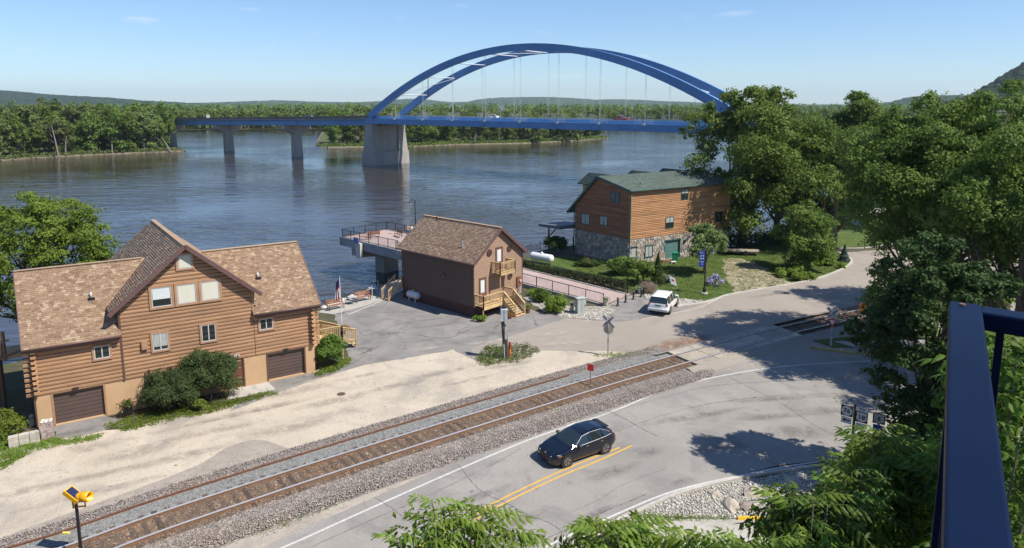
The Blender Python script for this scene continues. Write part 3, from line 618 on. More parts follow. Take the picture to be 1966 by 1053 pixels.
# crossing diamond sign and lane sign on the deck
# ================================================================ HOUSES
def palette_mat(name, cols, rough=.9, attr='rnd', var=.15, bmp=.3):
    m, n, bs = nodes_of(name); cols = [sc(c, ALB) for c in cols]; at = n.nodes.new('ShaderNodeAttribute'); at.attribute_name = attr
    r = n.nodes.new('ShaderNodeValToRGB'); r.color_ramp.interpolation = 'CONSTANT'; e = r.color_ramp.elements
    while len(e) < len(cols): e.new(.5)
    for i, c in enumerate(cols): e[i].position = i/len(cols); e[i].color = (*c, 1)
    n.links.new(at.outputs['Fac'], r.inputs[0]); co = texco(n); f = noise(n, co, 1.2, 5, .65)
    c = mix(n, ramp(n, f, .35, .7, 0, var*2), r.outputs[0], sc(cols[0], .5)); n.links.new(c, bs.inputs['Base Color'])
    bs.inputs['Roughness'].default_value = rough; bs.inputs['Specular IOR Level'].default_value = .2
    if bmp: bump(n, bs, noise(n, co, 25, 3), bmp, .01)
    return m
M_shin = palette_mat('brown_shingle', [(.29, .19, .125), (.34, .23, .15), (.31, .205, .135), (.37, .255, .17), (.30, .195, .13), (.46, .35, .24), (.34, .23, .15), (.39, .275, .185), (.32, .21, .14), (.24, .155, .105)])
M_shin2 = palette_mat('brown_shingle_brightened', [(.48, .305, .19), (.56, .37, .235), (.62, .43, .285), (.51, .33, .21), (.42, .265, .165), (.68, .49, .33)])  # shingle colours brightened to make up for grazing sun on the left slopes
M_gshin = palette_mat('green_shingle', [(.085, .11, .095), (.10, .13, .11), (.075, .10, .088), (.115, .145, .125)])
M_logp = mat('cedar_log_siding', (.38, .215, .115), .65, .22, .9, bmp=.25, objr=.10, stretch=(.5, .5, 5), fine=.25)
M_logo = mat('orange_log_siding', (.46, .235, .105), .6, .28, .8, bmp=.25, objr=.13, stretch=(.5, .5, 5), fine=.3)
M_loge = mat('log_end_grain', (.42, .24, .13), .8, .2, 6, objr=.2)
M_trim = mat('cedar_trim', (.39, .22, .125), .65, .12, 2)
M_stucco = mat('tan_stucco', (.52, .335, .19), .85, .07, .8, bmp=.12)
M_fascia = mat('plum_brown_fascia', (.135, .075, .07), .5, .1, 2); M_soffit = mat('dark_soffit', (.06, .03, .025), .8)
M_brown = mat('brown_painted_metal', (.12, .065, .05), .45, .1, 2); M_garage = mat('brown_garage_panel', (.105, .07, .062), .4, .1, 1.5, objr=.05)
M_winw = mat('white_window_frame', (.50, .50, .48), .5, .05, 3); M_blindc = mat('cream_blind', (.62, .60, .50), .7, .06, 8, stretch=(8, 8, .1)); M_blindg = mat('grey_blind', (.36, .38, .36), .8, .1, 6)
M_blindw = mat('white_blind', (.60, .64, .65), .7, .06, 8)
def glass_mat(name, col, rough=.03):
    m, n, bs = nodes_of(name); bs.inputs['Base Color'].default_value = (*col, 1); bs.inputs['Roughness'].default_value = rough; bs.inputs['Coat Weight'].default_value = .6; bs.inputs['Coat Roughness'].default_value = .02; bs.inputs['Specular IOR Level'].default_value = .8
    return m
M_glass = glass_mat('dark_window_glass', (.02, .024, .024)); M_black = mat('black_paint', (.018, .018, .02), .4, .1, 4)
M_lum = mat('treated_lumber', (.60, .42, .21), .75, .2, 2.5, objr=.12, fine=.2); M_white = MATS['road_paint_white']
M_wgal = mat('galvanised_grey', (.42, .44, .45), .45, .15, 3, metal=.3)

def shingles(parent, P0, U, W, lu, lv, m, ex=.145, wmin=.14, wmax=.32, name='shingles', keep=None, lift=1.):
    """rows of overlapping tabs from eave point P0, U along the eave, W up the slope"""
    P0, U, W = Vector(P0), Vector(U).normalized(), Vector(W).normalized(); N = U.cross(W).normalized()
    if N.z < 0: N = -N
    V = []; F = []; Rn = []
    for r in range(int(lv/ex)+1):
        v0 = r*ex; v1 = min(v0+ex*1.25, lv); u = -random.random()*wmax
        if v0 >= lv-.02: break
        while u < lu:
            wd = random.uniform(wmin, wmax); a, b = max(u, 0), min(u+wd-.008, lu); u += wd
            if b-a < .03 or (keep and not keep((a+b)/2, v0)): continue
            hgt = random.uniform(.016, .034)*lift; dv = random.uniform(-.012, .012); k = len(V)
            for uu, vv, hh in ((a, v0+dv, 0), (b, v0+dv, 0), (a, v0+dv, hgt), (b, v0+dv, hgt), (b, v1, .004), (a, v1, .004)):
                V.append(tuple(P0+U*uu+W*max(vv, -.03)+N*hh))
            F += [(k, k+1, k+3, k+2), (k+2, k+3, k+4, k+5)]; q = random.random(); Rn += [q, q]
    off = wloc(parent); V = [(x-off.x, y-off.y, z-off.z) for x, y, z in V]
    return tag(link(name, np_mesh(name, V, F, m, Rn), parent), kind='stuff')
def roof_slab(parent, P0, U, W, lu, lv, m, th=.16, name='roof_deck'):
    P0, U, W = Vector(P0), Vector(U).normalized(), Vector(W).normalized(); N = U.cross(W).normalized()
    if N.z < 0: N = -N
    a = [P0, P0+U*lu, P0+U*lu+W*lv, P0+W*lv]
    return MB().hexa([p-N*th for p in a]+[p-N*.004 for p in a]).build(name, m, parent)
def log_wall(F, parent, m, z0, z1, h, span, t=0., proud=.065, name='log_course', side=None):
    z = z0
    while z < z1-.03:
        a, b = span(z+h*.5); hh = min(h, z1-z)
        if b-a > .1:
            mb = MB(); pr = [(0, 0), (proud*.75, hh*.1), (proud, hh*.45), (proud*.75, hh*.85), (0, hh*.97)]
            fn = (lambda s, d, zz: F(s, t-d, zz)) if side is None else (lambda s, d, zz: F(side-d, s, zz))
            A = [fn(a, d, z+zz) for d, zz in pr]; B = [fn(b, d, z+zz) for d, zz in pr]; r = random.random()
            for i in range(4): mb.face([A[i], B[i], B[i+1], A[i+1]], r)
            mb.face(A, r); mb.face(B[::-1], r); mb.face([A[0], A[4], B[4], B[0]], r); mb.build(name, m, parent)
        z += h
def wall_open(F, parent, m, name, s0, s1, z0, z1, t0, t1, holes=()):
    mb = MB(); cuts = sorted({s0, s1, *[h[0] for h in holes], *[h[1] for h in holes]})
    for a, b in zip(cuts[:-1], cuts[1:]):
        hs = [h for h in holes if h[0] <= a+1e-4 and h[1] >= b-1e-4]; z = z0
        for h in sorted(hs, key=lambda h: h[2]):
            if h[2] > z: mb.box(a, b, t0, t1, z, h[2], F=F, r=.5)
            z = h[3]
        if z < z1: mb.box(a, b, t0, t1, z, z1, F=F, r=.5)
    return mb.build(name, m, parent)
def window(F, parent, s0, s1, z0, z1, fm, trim=None, t=-.05, panes=2, blind=None, bf=1., side=None, tw=.11, name='window'):
    Fn = F if side is None else (lambda a, b, z: F(side+b, a, z))
    fr = MB()
    d0, d1 = t-.03, t+.03
    for a, b, c, d in ((s0, s1, z0, z0+.05), (s0, s1, z1-.05, z1), (s0, s0+.05, z0+.05, z1-.05), (s1-.05, s1, z0+.05, z1-.05)): fr.box(a, b, d0, d1, c, d, F=Fn, r=.5)
    o = fr.build(name, fm, parent); ww = (s1-s0-.1)/panes
    for i in range(panes):
        a = s0+.05+i*ww
        if i: MB().box(a-.03, a+.03, d0-.006, d1, z0+.05, z1-.05, F=Fn).build('mullion', fm, o)
        MB().box(a+.002, a+ww-.002, t+.0, t+.015, z0+.052, z1-.052, F=Fn).build('pane', M_glass, o)
        if blind: MB().box(a+.02, a+ww-.02, t-.012, t-.003, z0+.06+(z1-z0-.12)*(1-bf), z1-.06, F=Fn).build('blind', blind, o)
    if trim:
        tm = MB(); q = tw
        for a, b, c, d in ((s0-q, s1+q, z1, z1+q), (s0-q, s1+q, z0-q, z0), (s0-q, s0, z0, z1), (s1, s1+q, z0, z1)): tm.box(a, b, t-.045, t+.04, c, d, F=Fn, r=.5)
        tm.build('window_trim', trim, o)
    return o
def garage_door(F, parent, s0, s1, z0, z1, m, frame, n=8, t=.18):
    g = MB()
    for a, b, c, d in ((s0-.1, s0, z0, z1+.1), (s1, s1+.1, z0, z1+.1), (s0, s1, z1, z1+.1)): g.box(a, b, -.03, .2, c, d, F=F, r=.5)
    o = g.build('garage_door', frame, parent); h = (z1-z0)/n
    for i in range(n):
        a = z0+i*h; q = [F(s0, t, a), F(s1, t, a), F(s1, t+.05, a), F(s0, t+.05, a), F(s0, t-.025, a+.03), F(s1, t-.025, a+.03), F(s1, t+.05, a+.03), F(s0, t+.05, a+.03)]
        mb = MB(); mb.box(s0, s1, t-.02, t+.05, a+.012, a+h-.012, F=F); mb.build('door_panel', m, o)
    return o
def fascia(parent, pts, wd, ht, m, name='fascia'):
    for a, b in zip(pts[:-1], pts[1:]): MB().beam(a, b, wd, ht, r=.5).build(name, m, parent)
def post_rail(parent, a, b, z0, ht=.95, sp=.16, m=None, name='railing', bal=.04, posts=True, pw=.1, za=None, zb=None):
    """timber guard rail from a to b (xy), floor heights za, zb"""
    m = m or M_lum; a, b = Vector(a), Vector(b); a.z = z0 if za is None else za; b.z = z0 if zb is None else zb; u = Vector((0, 0, ht)); L_ = (b-a).length
    o = MB().beam(a+u, b+u, .12, .045).build(name, m, parent); MB().beam(a+u*.92, b+u*.92, .04, .09).build('upper_rail', m, o); MB().beam(a+u*.12, b+u*.12, .04, .09).build('lower_rail', m, o)
    n = max(2, int(L_/sp))
    for i in range(1, n): p = a.lerp(b, i/n); MB().beam(p+u*.07, p+u*.93, bal, bal).build('baluster', m, o)
    if posts:
        for p in (a, b): MB().beam(p-Vector((0, 0, .25)), p+u*1.04, pw, pw).build('rail_post', m, o)
    return o

# ---------------------------------------------------------------- log house on the left
F1 = Frame((-28.09, 37.73), 31.84, 126.6)
h1 = thing('log_house', 'large cedar log house with steep gable, brown shingle roofs and two brown garage doors', 'house', tuple(F1(8.2, 4, 0)))
zl, ze, EAV = 2.07, 5.15, 5.08
garL, garR, dr = (.86, 3.42, .06, 2.02), (13.18, 15.66, .1, 1.98), (10.62, 11.55, .06, 2.12)
wall_open(F1, h1, M_stucco, 'foundation_wall', 0, 16.4, -.3, zl, 0, .35, (garL, garR, dr))
MB().box(0, 16.4, .36, 8, -.3, zl, F=F1).build('foundation_block', M_stucco, h1)
garage_door(F1, h1, *garL, M_garage, M_trim); garage_door(F1, h1, *garR, M_garage, M_brown)
# entry door
d = MB(); 
for a, b, c, e in ((dr[0]-.09, dr[0], dr[2], dr[3]+.09), (dr[1], dr[1]+.09, dr[2], dr[3]+.09), (dr[0], dr[1], dr[3], dr[3]+.09)): d.box(a, b, -.04, .12, c, e, F=F1, r=.5)
do = d.build('door', M_brown, h1); MB().box(dr[0], dr[1], .03, .1, dr[2], dr[3], F=F1).build('door_leaf', mat('red_brown_door', (.17, .065, .045), .4, .1, 2), do)
for i in range(2):
    for z0_, z1_ in ((.22, .75), (.9, 1.45), (1.6, 1.95)):
        a = dr[0]+.12+i*.4; MB().box(a, a+.28, .0, .03, z0_, z1_, F=F1).build('raised_panel', mat('red_brown_door', ()), do); MB().box(a+.02, a+.26, -.012, .03, z1_-.035, z1_+.0, F=F1).build('panel_highlight', mat('door_highlight', (.6, .5, .46), .35), do)  # pale strips paint a highlight along the top of each panel
MB().lathe([(.035, 0), (.035, .05), (.02, .06)], F1(dr[0]+.09, .02, 1.05), 8, axis=F1.n*-1).build('door_handle', M_wgal, do)
# body walls behind the logs
MB().box(.02, 4.58, .02, 7.9, zl+.002, ze+.1, F=F1).build('wall', M_logp, h1); MB().box(12.4, 16.38, .02, 7.9, zl+.002, ze+.1, F=F1).build('wall', M_logp, h1)
SL = .86; AP = 8.46; APZ = 10.30
def gab(s): return APZ-.12-SL*abs(s-AP)
MB().prism([F1(4.58, .02, zl+.002), F1(12.4, .02, zl+.002), F1(12.4, .02, gab(12.4)), F1(AP, .02, gab(AP)), F1(4.58, .02, gab(4.58))], F1.n*10.9).build('wall', M_logp, h1)
for s in (.0, 16.38):   # wing gable ends
    e = .02 if s == 0 else -.02
    MB().prism([F1(s+e, 0.02, ze), F1(s+e, 7.95, ze), F1(s+e, 4, 8.55)], F1.e*(.2 if s == 0 else -.2)).build('gable_wall', M_logp, h1)
log_wall(F1, h1, M_logp, zl, ze, .245, lambda z: (0, 4.56)); log_wall(F1, h1, M_logp, zl, ze, .245, lambda z: (12.42, 16.4))
def asp(z):
    x = max(0, (z-gab(4.58))/SL); return (4.6+x, 12.38-x)
log_wall(F1, h1, M_logp, zl, APZ-.35, .245, asp)
log_wall(F1, h1, M_logp, zl, 8.4, .245, lambda z: (0, 8) if z < ze else (max(0, (z-ze)/SL+.1), 8-max(0, (z-ze)/SL+.1)), side=0)
log_wall(F1, h1, M_logp, zl, 8.4, .245, lambda z: (0, 8) if z < ze else (max(0, (z-ze)/SL+.1), 8-max(0, (z-ze)/SL+.1)), side=16.4, proud=-.05)
for s in (4.58, 12.4): MB().box(s-.06, s+.06, -.085, .05, (zl if s < 5 else ze-.5), gab(s)-.15, F=F1).build('corner_trim', M_trim if s > 5 else M_brown, h1)
for k in range(9):      # interlocking log ends at both corners
    z = zl+.02+k*.31
    for s0, s1, dr_ in ((-.42, 0.0, 1), (16.4, 16.78, 1)):
        MB().hexa([F1(s0, -.1, z+.03), F1(s1, -.1, z+.03), F1(s1, .16, z+.03), F1(s0, .16, z+.03), F1(s0, -.13, z+.2), F1(s1, -.13, z+.2), F1(s1, .18, z+.2), F1(s0, .18, z+.2)]).build('log_end', M_loge, h1)
    for s in (-.03, 16.2): MB().hexa([F1(s, -.38, z+.18), F1(s+.24, -.38, z+.18), F1(s+.24, 0, z+.18), F1(s, 0, z+.18), F1(s-.02, -.38, z+.33), F1(s+.26, -.38, z+.33), F1(s+.26, 0, z+.33), F1(s-.02, 0, z+.33)]).build('log_end', M_loge, h1)
# roofs
up = lambda sx, sz: Vector((0, 0, sz))+sx
Wf = F1.n+Vector((0, 0, SL)); lw = math.hypot(1, SL)
ev = -.42; RZ = EAV+SL*(4-ev)
for (s0, s1, t0) in ((-.38, 4.6, ev), (4.6, 8.3, .1), (12.32, 16.85, ev), (8.6, 12.32, .1)):
    P0 = F1(s0, t0, EAV+SL*(t0-ev)); lv = (4-t0)*lw
    roof_slab(h1, P0, F1.e, Wf, s1-s0, lv, M_brown); shingles(h1, P0, F1.e, Wf, s1-s0, lv, M_shin)
    P1 = F1(s0, 8.42, EAV); roof_slab(h1, P1, F1.e, -F1.n+Vector((0, 0, SL)), s1-s0, 4.42*lw, M_brown); 
    shingles(h1, P1, F1.e, -F1.n+Vector((0, 0, SL)), s1-s0, 4.42*lw, M_shin, ex=.3, wmin=.5, wmax=.9)
for s0, s1 in ((-.38, 4.55), (12.45, 16.85)):      # gutters, fascia, wing verges
    MB().path([F1(s0, ev-.06, EAV-.02), F1(s1, ev-.06, EAV-.02)], .07, 8).build('gutter', M_brown, h1, smooth=True)
    MB().beam(F1(s0, ev+.02, EAV-.12), F1(s1, ev+.02, EAV-.12), .03, .2).build('fascia', M_fascia, h1)
    MB().box(s0+.35, s1-.05, ev+.05, -.06, EAV-.19, EAV-.16, F=F1).build('soffit', M_soffit, h1)
for s in (-.4, 16.87): fascia(h1, [F1(s, ev, EAV-.06), F1(s, 4, RZ-.06), F1(s, 8.42, EAV-.06)], .05, .2, M_fascia)
for sg in (-1, 1):
    hw = 4.42; P0 = F1(AP+sg*hw, -.45, APZ-SL*hw); W = F1.e*(-sg)+Vector((0, 0, SL)); lv = hw*lw; ln = 11.55
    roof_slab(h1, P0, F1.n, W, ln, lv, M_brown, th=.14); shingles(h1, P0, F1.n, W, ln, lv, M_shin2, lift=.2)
    fascia(h1, [F1(AP+sg*(hw+.03), -.48, APZ-SL*hw-.1), F1(AP, -.48, APZ-.08)], .06, .26, M_fascia, 'bargeboard')
    MB().beam(F1(AP+sg*(hw-.15), -.25, APZ-SL*(hw-.15)-.2), F1(AP, -.25, APZ-.2), .38, .03).build('soffit', M_soffit, h1)
for a, b, z in ((F1(AP, -.45, APZ), F1(AP, 11.1, APZ), 0), (F1(-.38, 4, RZ), F1(6.6, 4, RZ), 0), (F1(10.3, 4, RZ), F1(16.85, 4, RZ), 0)): MB().beam(a+Vector((0, 0, .02)), b+Vector((0, 0, .02)), .3, .04).build('ridge_cap', M_shin, h1)
# windows
for a, b, bl, f in ((6.42, 7.54, M_blindw, .62), (7.86, 8.98, M_blindc, 1), (9.28, 10.38, M_blindc, 1)): window(F1, h1, a, b, 6.45, 7.7, M_winw, M_trim, t=-.075, panes=1, blind=bl, bf=f, tw=.14)
window(F1, h1, 8.04, 8.88, 8.74, 9.62, M_winw, M_trim, t=-.075, panes=1, blind=M_blindc, tw=.12)
window(F1, h1, 6.28, 7.16, 3.62, 4.74, M_winw, M_trim, t=-.075, blind=M_blindg, bf=.8); window(F1, h1, 9.12, 9.98, 3.68, 4.82, M_winw, M_trim, t=-.075)
window(F1, h1, 3.12, 3.94, 3.74, 4.5, M_winw, M_trim, t=-.075); window(F1, h1, 12.76, 13.62, 3.82, 4.58, M_winw, M_trim, t=-.075)
# small arched window, vent box, lights, meter pipes
mb = MB(); mb.prism([F1(9.2, -.02, 1.1), F1(9.62, -.02, 1.1), F1(9.62, -.02, 1.65)]+[F1(9.41+.21*math.cos(x), -.02, 1.65+.21*math.sin(x)) for x in np.linspace(.3, 2.84, 6)]+[F1(9.2, -.02, 1.65)], F1.n*.05); o = mb.build('arched_niche', M_brown, h1)
MB().box(5.64, 5.98, -.22, -.04, 3.86, 4.38, F=F1).build('vent_box', M_trim, h1)
for s in (2.0, 14.4): MB().box(s-.16, s+.16, -.16, -.03, 2.11, 2.2, F=F1).build('door_light', M_black, h1)
lt = MB().box(11.1, 11.22, -.1, -.04, 2.3, 2.45, F=F1).build('flood_light', M_winw, h1)
for s in (11.02, 11.3): MB().lathe([(.03, 0), (.06, .1), (.065, .14)], F1(s, -.12, 2.4), 8, axis=(F1.n*-1+Vector((0, 0, -.6)))).build('lamp_head', M_winw, lt)
for s, z0_, z1_ in ((5.75, 1.4, 2.35), (5.95, 1.3, 2.5), (7.05, 2.15, 2.45), (7.2, 2.15, 2.45)): MB().path([F1(s, -.12, z0_), F1(s, -.12, z1_)], .05, 6).build('vent_pipe', M_brown, h1)
MB().path([F1(-.1, -.2, EAV-.1), F1(-.06, -.12, 4.7), F1(-.05, -.1, .2)], .05, 6).build('downspout', M_brown, h1)
for s, t in ((3.38, 1.93), (13.35, 1.87)):
    z = EAV+SL*(t-ev); v = MB().path([F1(s, t, z-.05), F1(s, t, z+.35)], .07, 8).build('roof_vent', M_winw, h1, smooth=True); MB().box(s-.18, s+.18, t-.2, t+.12, z-.1, z+.03, F=F1).build('flashing', M_black, v)
# left rear balcony seen past the corner
bal = MB().box(-2.9, -.1, 4.2, 6.4, 3.3, 3.48, F=F1).build('balcony', M_lum, h1)
for s in np.linspace(-2.8, -1.4, 5): MB().beam(F1(s, 4.2, 3.6), F1(s, 4.2, 4.4), .16, .05).build('baluster', M_logp, bal)
for s in (-2.9, -1.3): MB().beam(F1(s, 4.2, 3.2), F1(s, 4.2, 5.1), .15, .15).build('rail_post', M_logp, bal)
MB().beam(F1(-2.9, 4.2, 4.5), F1(-1.0, 4.2, 4.5), .16, .06).build('top_rail', M_logp, bal); MB().beam(F1(-2.9, 4.2, 3.55), F1(-1.3, 4.2, 3.55), .12, .16).build('bottom_rail', M_logp, bal)
for s in (-2.9, -1.6): MB().beam(F1(s, 4.3, 0), F1(s, 4.3, 3.3), .2, .2).build('support_post', M_brown, bal)
MB().beam(F1(-2.0, 4.2, 3.3), F1(-.2, 1.5, 4.6), .14, .14).build('brace', M_brown, bal)
# deck and steps at the right end
dk = MB().box(16.8, 19.0, 1.4, 3.3, 1.45, 1.58, F=F1).build('side_deck', M_lum, h1)
for s, t in ((19, 1.4), (19, 3.3), (16.95, 1.4)): MB().beam(F1(s, t, 0), F1(s, t, 1.5), .12, .12).build('deck_post', M_lum, dk)
post_rail(h1, F1(16.8, 1.4, 0), F1(19, 1.4, 0), 1.58, 1.05); post_rail(h1, F1(19, 1.4, 0), F1(17.6, 4.6, 0), 1.58, 1.05)
for k in range(7): MB().box(17.2, 19.3, 3.3+k*.33, 3.63+k*.33, 1.32-k*.2, 1.38-k*.2, F=F1).build('deck_step', M_lum, dk)
post_rail(h1, F1(17.2, 3.4, 0), F1(20.8, 3.2, 0), 1.5, 1.0, za=1.6, zb=.55); post_rail(h1, F1(16.9, 4.3, 0), F1(20.9, 3.9, 0), 1.5, 1.0, za=1.4, zb=.3)
for k in range(6): MB().box(18.9+k*.33, 19.25+k*.33, 3.25, 4.1, 1.2-k*.2, 1.26-k*.2, F=F1).build('deck_step', M_lum, dk)
for t in (6.5, 7.9): MB().beam(F1(16.9, t, 3.2), F1(16.9, t, 7.4), .14, .14).build('balcony_post', M_trim, h1)
post_rail(h1, F1(17.0, 7.9, 0), F1(17.0, 5.2, 0), 5.3, 1.0, m=M_trim, name='balcony_rail')

# ---------------------------------------------------------------- brown gabled building in the middle
F2 = Frame((-3.43, 58.75), 46.6, 138.9)
h2 = thing('gabled_building', 'dark brown two-storey gabled building with round windows and new timber decks', 'building', tuple(F2(3.2, 5, 0)))
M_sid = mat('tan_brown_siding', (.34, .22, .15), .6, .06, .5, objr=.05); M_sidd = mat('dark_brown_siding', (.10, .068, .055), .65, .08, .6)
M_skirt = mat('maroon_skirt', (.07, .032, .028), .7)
W2, D2 = 6.4, 9.9; PK = 3.2; PZ = 7.78; SL2 = .80
MB().box(.05, W2-.05, .05, D2-.05, -.2, 1.0, F=F2).build('foundation', M_skirt, h2)
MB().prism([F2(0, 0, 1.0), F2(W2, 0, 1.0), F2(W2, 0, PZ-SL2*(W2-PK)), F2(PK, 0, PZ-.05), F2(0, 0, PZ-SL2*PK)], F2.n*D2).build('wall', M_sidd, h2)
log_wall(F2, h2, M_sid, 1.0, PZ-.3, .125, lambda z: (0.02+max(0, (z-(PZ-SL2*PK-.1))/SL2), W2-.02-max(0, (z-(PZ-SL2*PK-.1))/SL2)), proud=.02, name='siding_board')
for s in (.0, W2): MB().box(s-.05, s+.05, -.045, .06, 1.0, PZ-SL2*PK-.1, F=F2).build('corner_board', M_brown, h2)
lw2 = math.hypot(1, SL2)
for sg in (-1, 1):
    hw = PK+.34; P0 = F2(PK+sg*hw, -.38, PZ+.1-SL2*hw); W = F2.e*(-sg)+Vector((0, 0, SL2)); lv = hw*lw2; ln = D2+.76
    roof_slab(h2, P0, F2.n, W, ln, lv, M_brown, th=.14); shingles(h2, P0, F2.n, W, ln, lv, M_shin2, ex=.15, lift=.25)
    fascia(h2, [F2(PK+sg*(hw+.02), -.41, PZ+.02-SL2*hw), F2(PK, -.41, PZ+.04)], .05, .24, M_fascia, 'bargeboard')
    MB().beam(F2(PK+sg*(hw-.1), -.2, PZ-SL2*(hw-.1)-.06), F2(PK, -.2, PZ-.05), .3, .02).build('soffit', M_soffit, h2)
    MB().path([F2(PK+sg*(hw+.06), -.38, PZ-SL2*hw+.06), F2(PK+sg*(hw+.06), D2+.38, PZ-SL2*hw+.06)], .065, 8).build('gutter', M_brown, h2)
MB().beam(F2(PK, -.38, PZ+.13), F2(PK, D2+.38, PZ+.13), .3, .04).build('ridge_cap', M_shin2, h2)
def rdoor(F, h, s0, s1, z0, z1):
    o = MB()
    for a, b, c, e in ((s0-.09, s0, z0, z1+.09), (s1, s1+.09, z0, z1+.09), (s0, s1, z1, z1+.09)): o.box(a, b, -.06, .04, c, e, F=F, r=.5)
    o = o.build('door', M_brown, h); MB().box(s0, s1, -.035, .03, z0, z1, F=F).build('door_leaf', mat('cocoa_door', (.22, .11, .075), .5), o)
    MB().box(s0+.12, s1-.14, -.05, -.03, z0+(z1-z0)*.40, z1-.15, F=F).build('pane', mat('curtained_glass', (.66, .72, .72), .15, .05), o)
    MB().lathe([(.03, 0), (.03, .06)], F(s1-.08, -.04, z0+1), 6, axis=F.n*-1).build('handle', M_wgal, o); return o
rdoor(F2, h2, .72, 1.44, 1.3, 3.45); rdoor(F2, h2, 2.85, 3.6, 3.85, 5.95)
def roundwin(F, h, s, z, r, t=-.03, side=False):
    c = F(s, t, z) if not side else F(0, s, z); ax = (F.n*-1) if not side else (F.e*-1)
    o = MB().lathe([(r, -.03), (r+.1, .0), (r+.1, .06), (r, .08), (r, .03)], c, 20, axis=ax).build('round_window', mat('mahogany_trim', (.12, .045, .035), .4), h)
    MB().lathe([(r, .03), (.01, .035)], c+ax.normalized()*.02, 20, axis=ax).build('pane', M_glass, o)
roundwin(F2, h2, 1.96, 5.72, .22); roundwin(F2, h2, 4.6, 5.72, .22); roundwin(F2, h2, 4.66, 3.05, .22); roundwin(F2, h2, 4.0, 3.25, .24, side=True)
# front deck with stairs
FZ = 1.22; TD = -1.17
dk = MB().box(.05, 3.75, TD, -.05, FZ-.06, FZ, F=F2).build('front_deck', M_lum, h2)
MB().box(.03, 3.78, TD-.03, TD, FZ-.3, FZ-.01, F=F2).build('rim_board', M_lum, dk)
for s in (.05, 2.45, 3.75): MB().beam(F2(s, TD+.05, 0), F2(s, TD+.05, FZ-.06), .11, .11).build('deck_post', M_lum, dk)
post_rail(h2, F2(.05, -.05, 0), F2(.05, TD, 0), FZ, .98, .13, name='deck_railing'); post_rail(h2, F2(.05, TD, 0), F2(2.5, TD, 0), FZ, .98, .13, name='deck_railing'); post_rail(h2, F2(3.8, TD, 0), F2(3.8, -.05, 0), FZ, .98, .13, name='deck_railing')
for k in range(7): MB().box(2.65, 3.8, TD-.05-(k+1)*.21, TD-k*.21-.02, FZ-.2-k*.16, FZ-.15-k*.16, F=F2).build('stair_tread', M_lum, dk)
for s in (2.6, 3.85): MB().beam(F2(s, TD, FZ-.12), F2(s, TD-1.5, .12), .05, .24).build('stringer', M_lum, dk); post_rail(h2, F2(s, TD, 0), F2(s, TD-1.45, 0), 0, .95, .14, name='stair_railing', za=FZ, zb=.12)
# upper balcony
BZ = 3.85; TB = -1.09
bk = MB().box(2.25, 4.2, TB, -.03, BZ-.07, BZ, F=F2).build('upper_balcony', M_lum, h2); MB().box(2.22, 4.23, TB-.03, TB, BZ-.2, BZ-.0, F=F2).build('rim_board', M_lum, bk)
for a, b in (((2.25, -.05), (2.25, TB)), ((2.25, TB), (4.2, TB)), ((4.2, TB), (4.2, -.05))): post_rail(h2, F2(*a, 0), F2(*b, 0), BZ, .98, .12, name='balcony_railing')
for s in (2.32, 4.15): MB().beam(F2(s, TB+.05, FZ), F2(s, TB+.05, BZ-.07), .1, .1).build('balcony_post', M_lum, bk)
mt = MB().box(5.55, 6.1, -.16, -.03, 1.85, 2.75, F=F2).build('meter_box', mat('red_brown_box', (.24, .085, .045), .5), h2); MB().lathe([(.13, 0), (.13, .1), (.02, .12)], F2(5.95, -.16, 2.35), 12, axis=F2.n*-1).build('meter_dial', M_winw, mt)
for s in (5.75, 5.95): MB().path([F2(s, -.1, 1.85), F2(s, -.1, 1.0), F2(s+.1, -.25, .7)], .04, 6).build('conduit', M_winw, mt)
v = MB().path([F2(.9, 2.3, 5.9), F2(.9, 2.3, 6.65)], .07, 8).build('roof_vent', M_wgal, h2); MB().path([F2(2.9, 8.0, 7.5), F2(2.9, 8.0, 8.0)], .06, 8).build('roof_vent', M_black, h2)
# rear steps
rs = MB().box(-.1, 1.2, D2, D2+1.0, 1.15, 1.22, F=F2).build('rear_landing', M_lum, h2)
for k in range(6): MB().box(-.1-(k+1)*.26, -.12-k*.26, D2, D2+1, 1.0-k*.18, 1.05-k*.18, F=F2).build('stair_tread', M_lum, rs)
post_rail(h2, F2(-.1, D2-.02, 0), F2(-1.7, D2-.02, 0), 0, .95, .2, name='stair_railing', za=1.2, zb=.1); post_rail(h2, F2(-.1, D2+1, 0), F2(-1.7, D2+1, 0), 0, .95, .2, name='stair_railing', za=1.2, zb=.1)

# ---------------------------------------------------------------- log and stone house on the right
F3 = Frame((13.8, 78.28), 30, 130); GZ = .1; ST = 3.2
h3 = thing('log_and_stone_house', 'three-storey orange log house with fieldstone ground floor and dark green roof', 'house', tuple(F3(8, 4.5, 0)))
W3, D3 = 16.6, 8.9
M_mort = mat('mortar', (.30, .27, .23), .9, .15, 3)
M_stone = palette_mat('fieldstone', [(.38, .33, .27), (.48, .42, .34), (.30, .28, .26), (.52, .47, .40), (.40, .30, .21), (.22, .22, .24), (.45, .40, .34), (.34, .27, .20), (.56, .52, .45)])
M_green = mat('dark_green_trim', (.035, .085, .075), .45, .1, 2); M_teal = mat('teal_door', (.10, .19, .18), .5, .08, 1)
gd = (5.62, 8.1, .15, 2.42); sd_ = (.32, 1.24, .2, 2.2)
wall_open(F3, h3, M_mort, 'stone_wall', 0, W3, -.2, ST, 0, .3, (gd, sd_)); MB().box(.02, W3-.02, .32, D3-.02, -.2, ST, F=F3).build('wall_core', M_mort, h3)
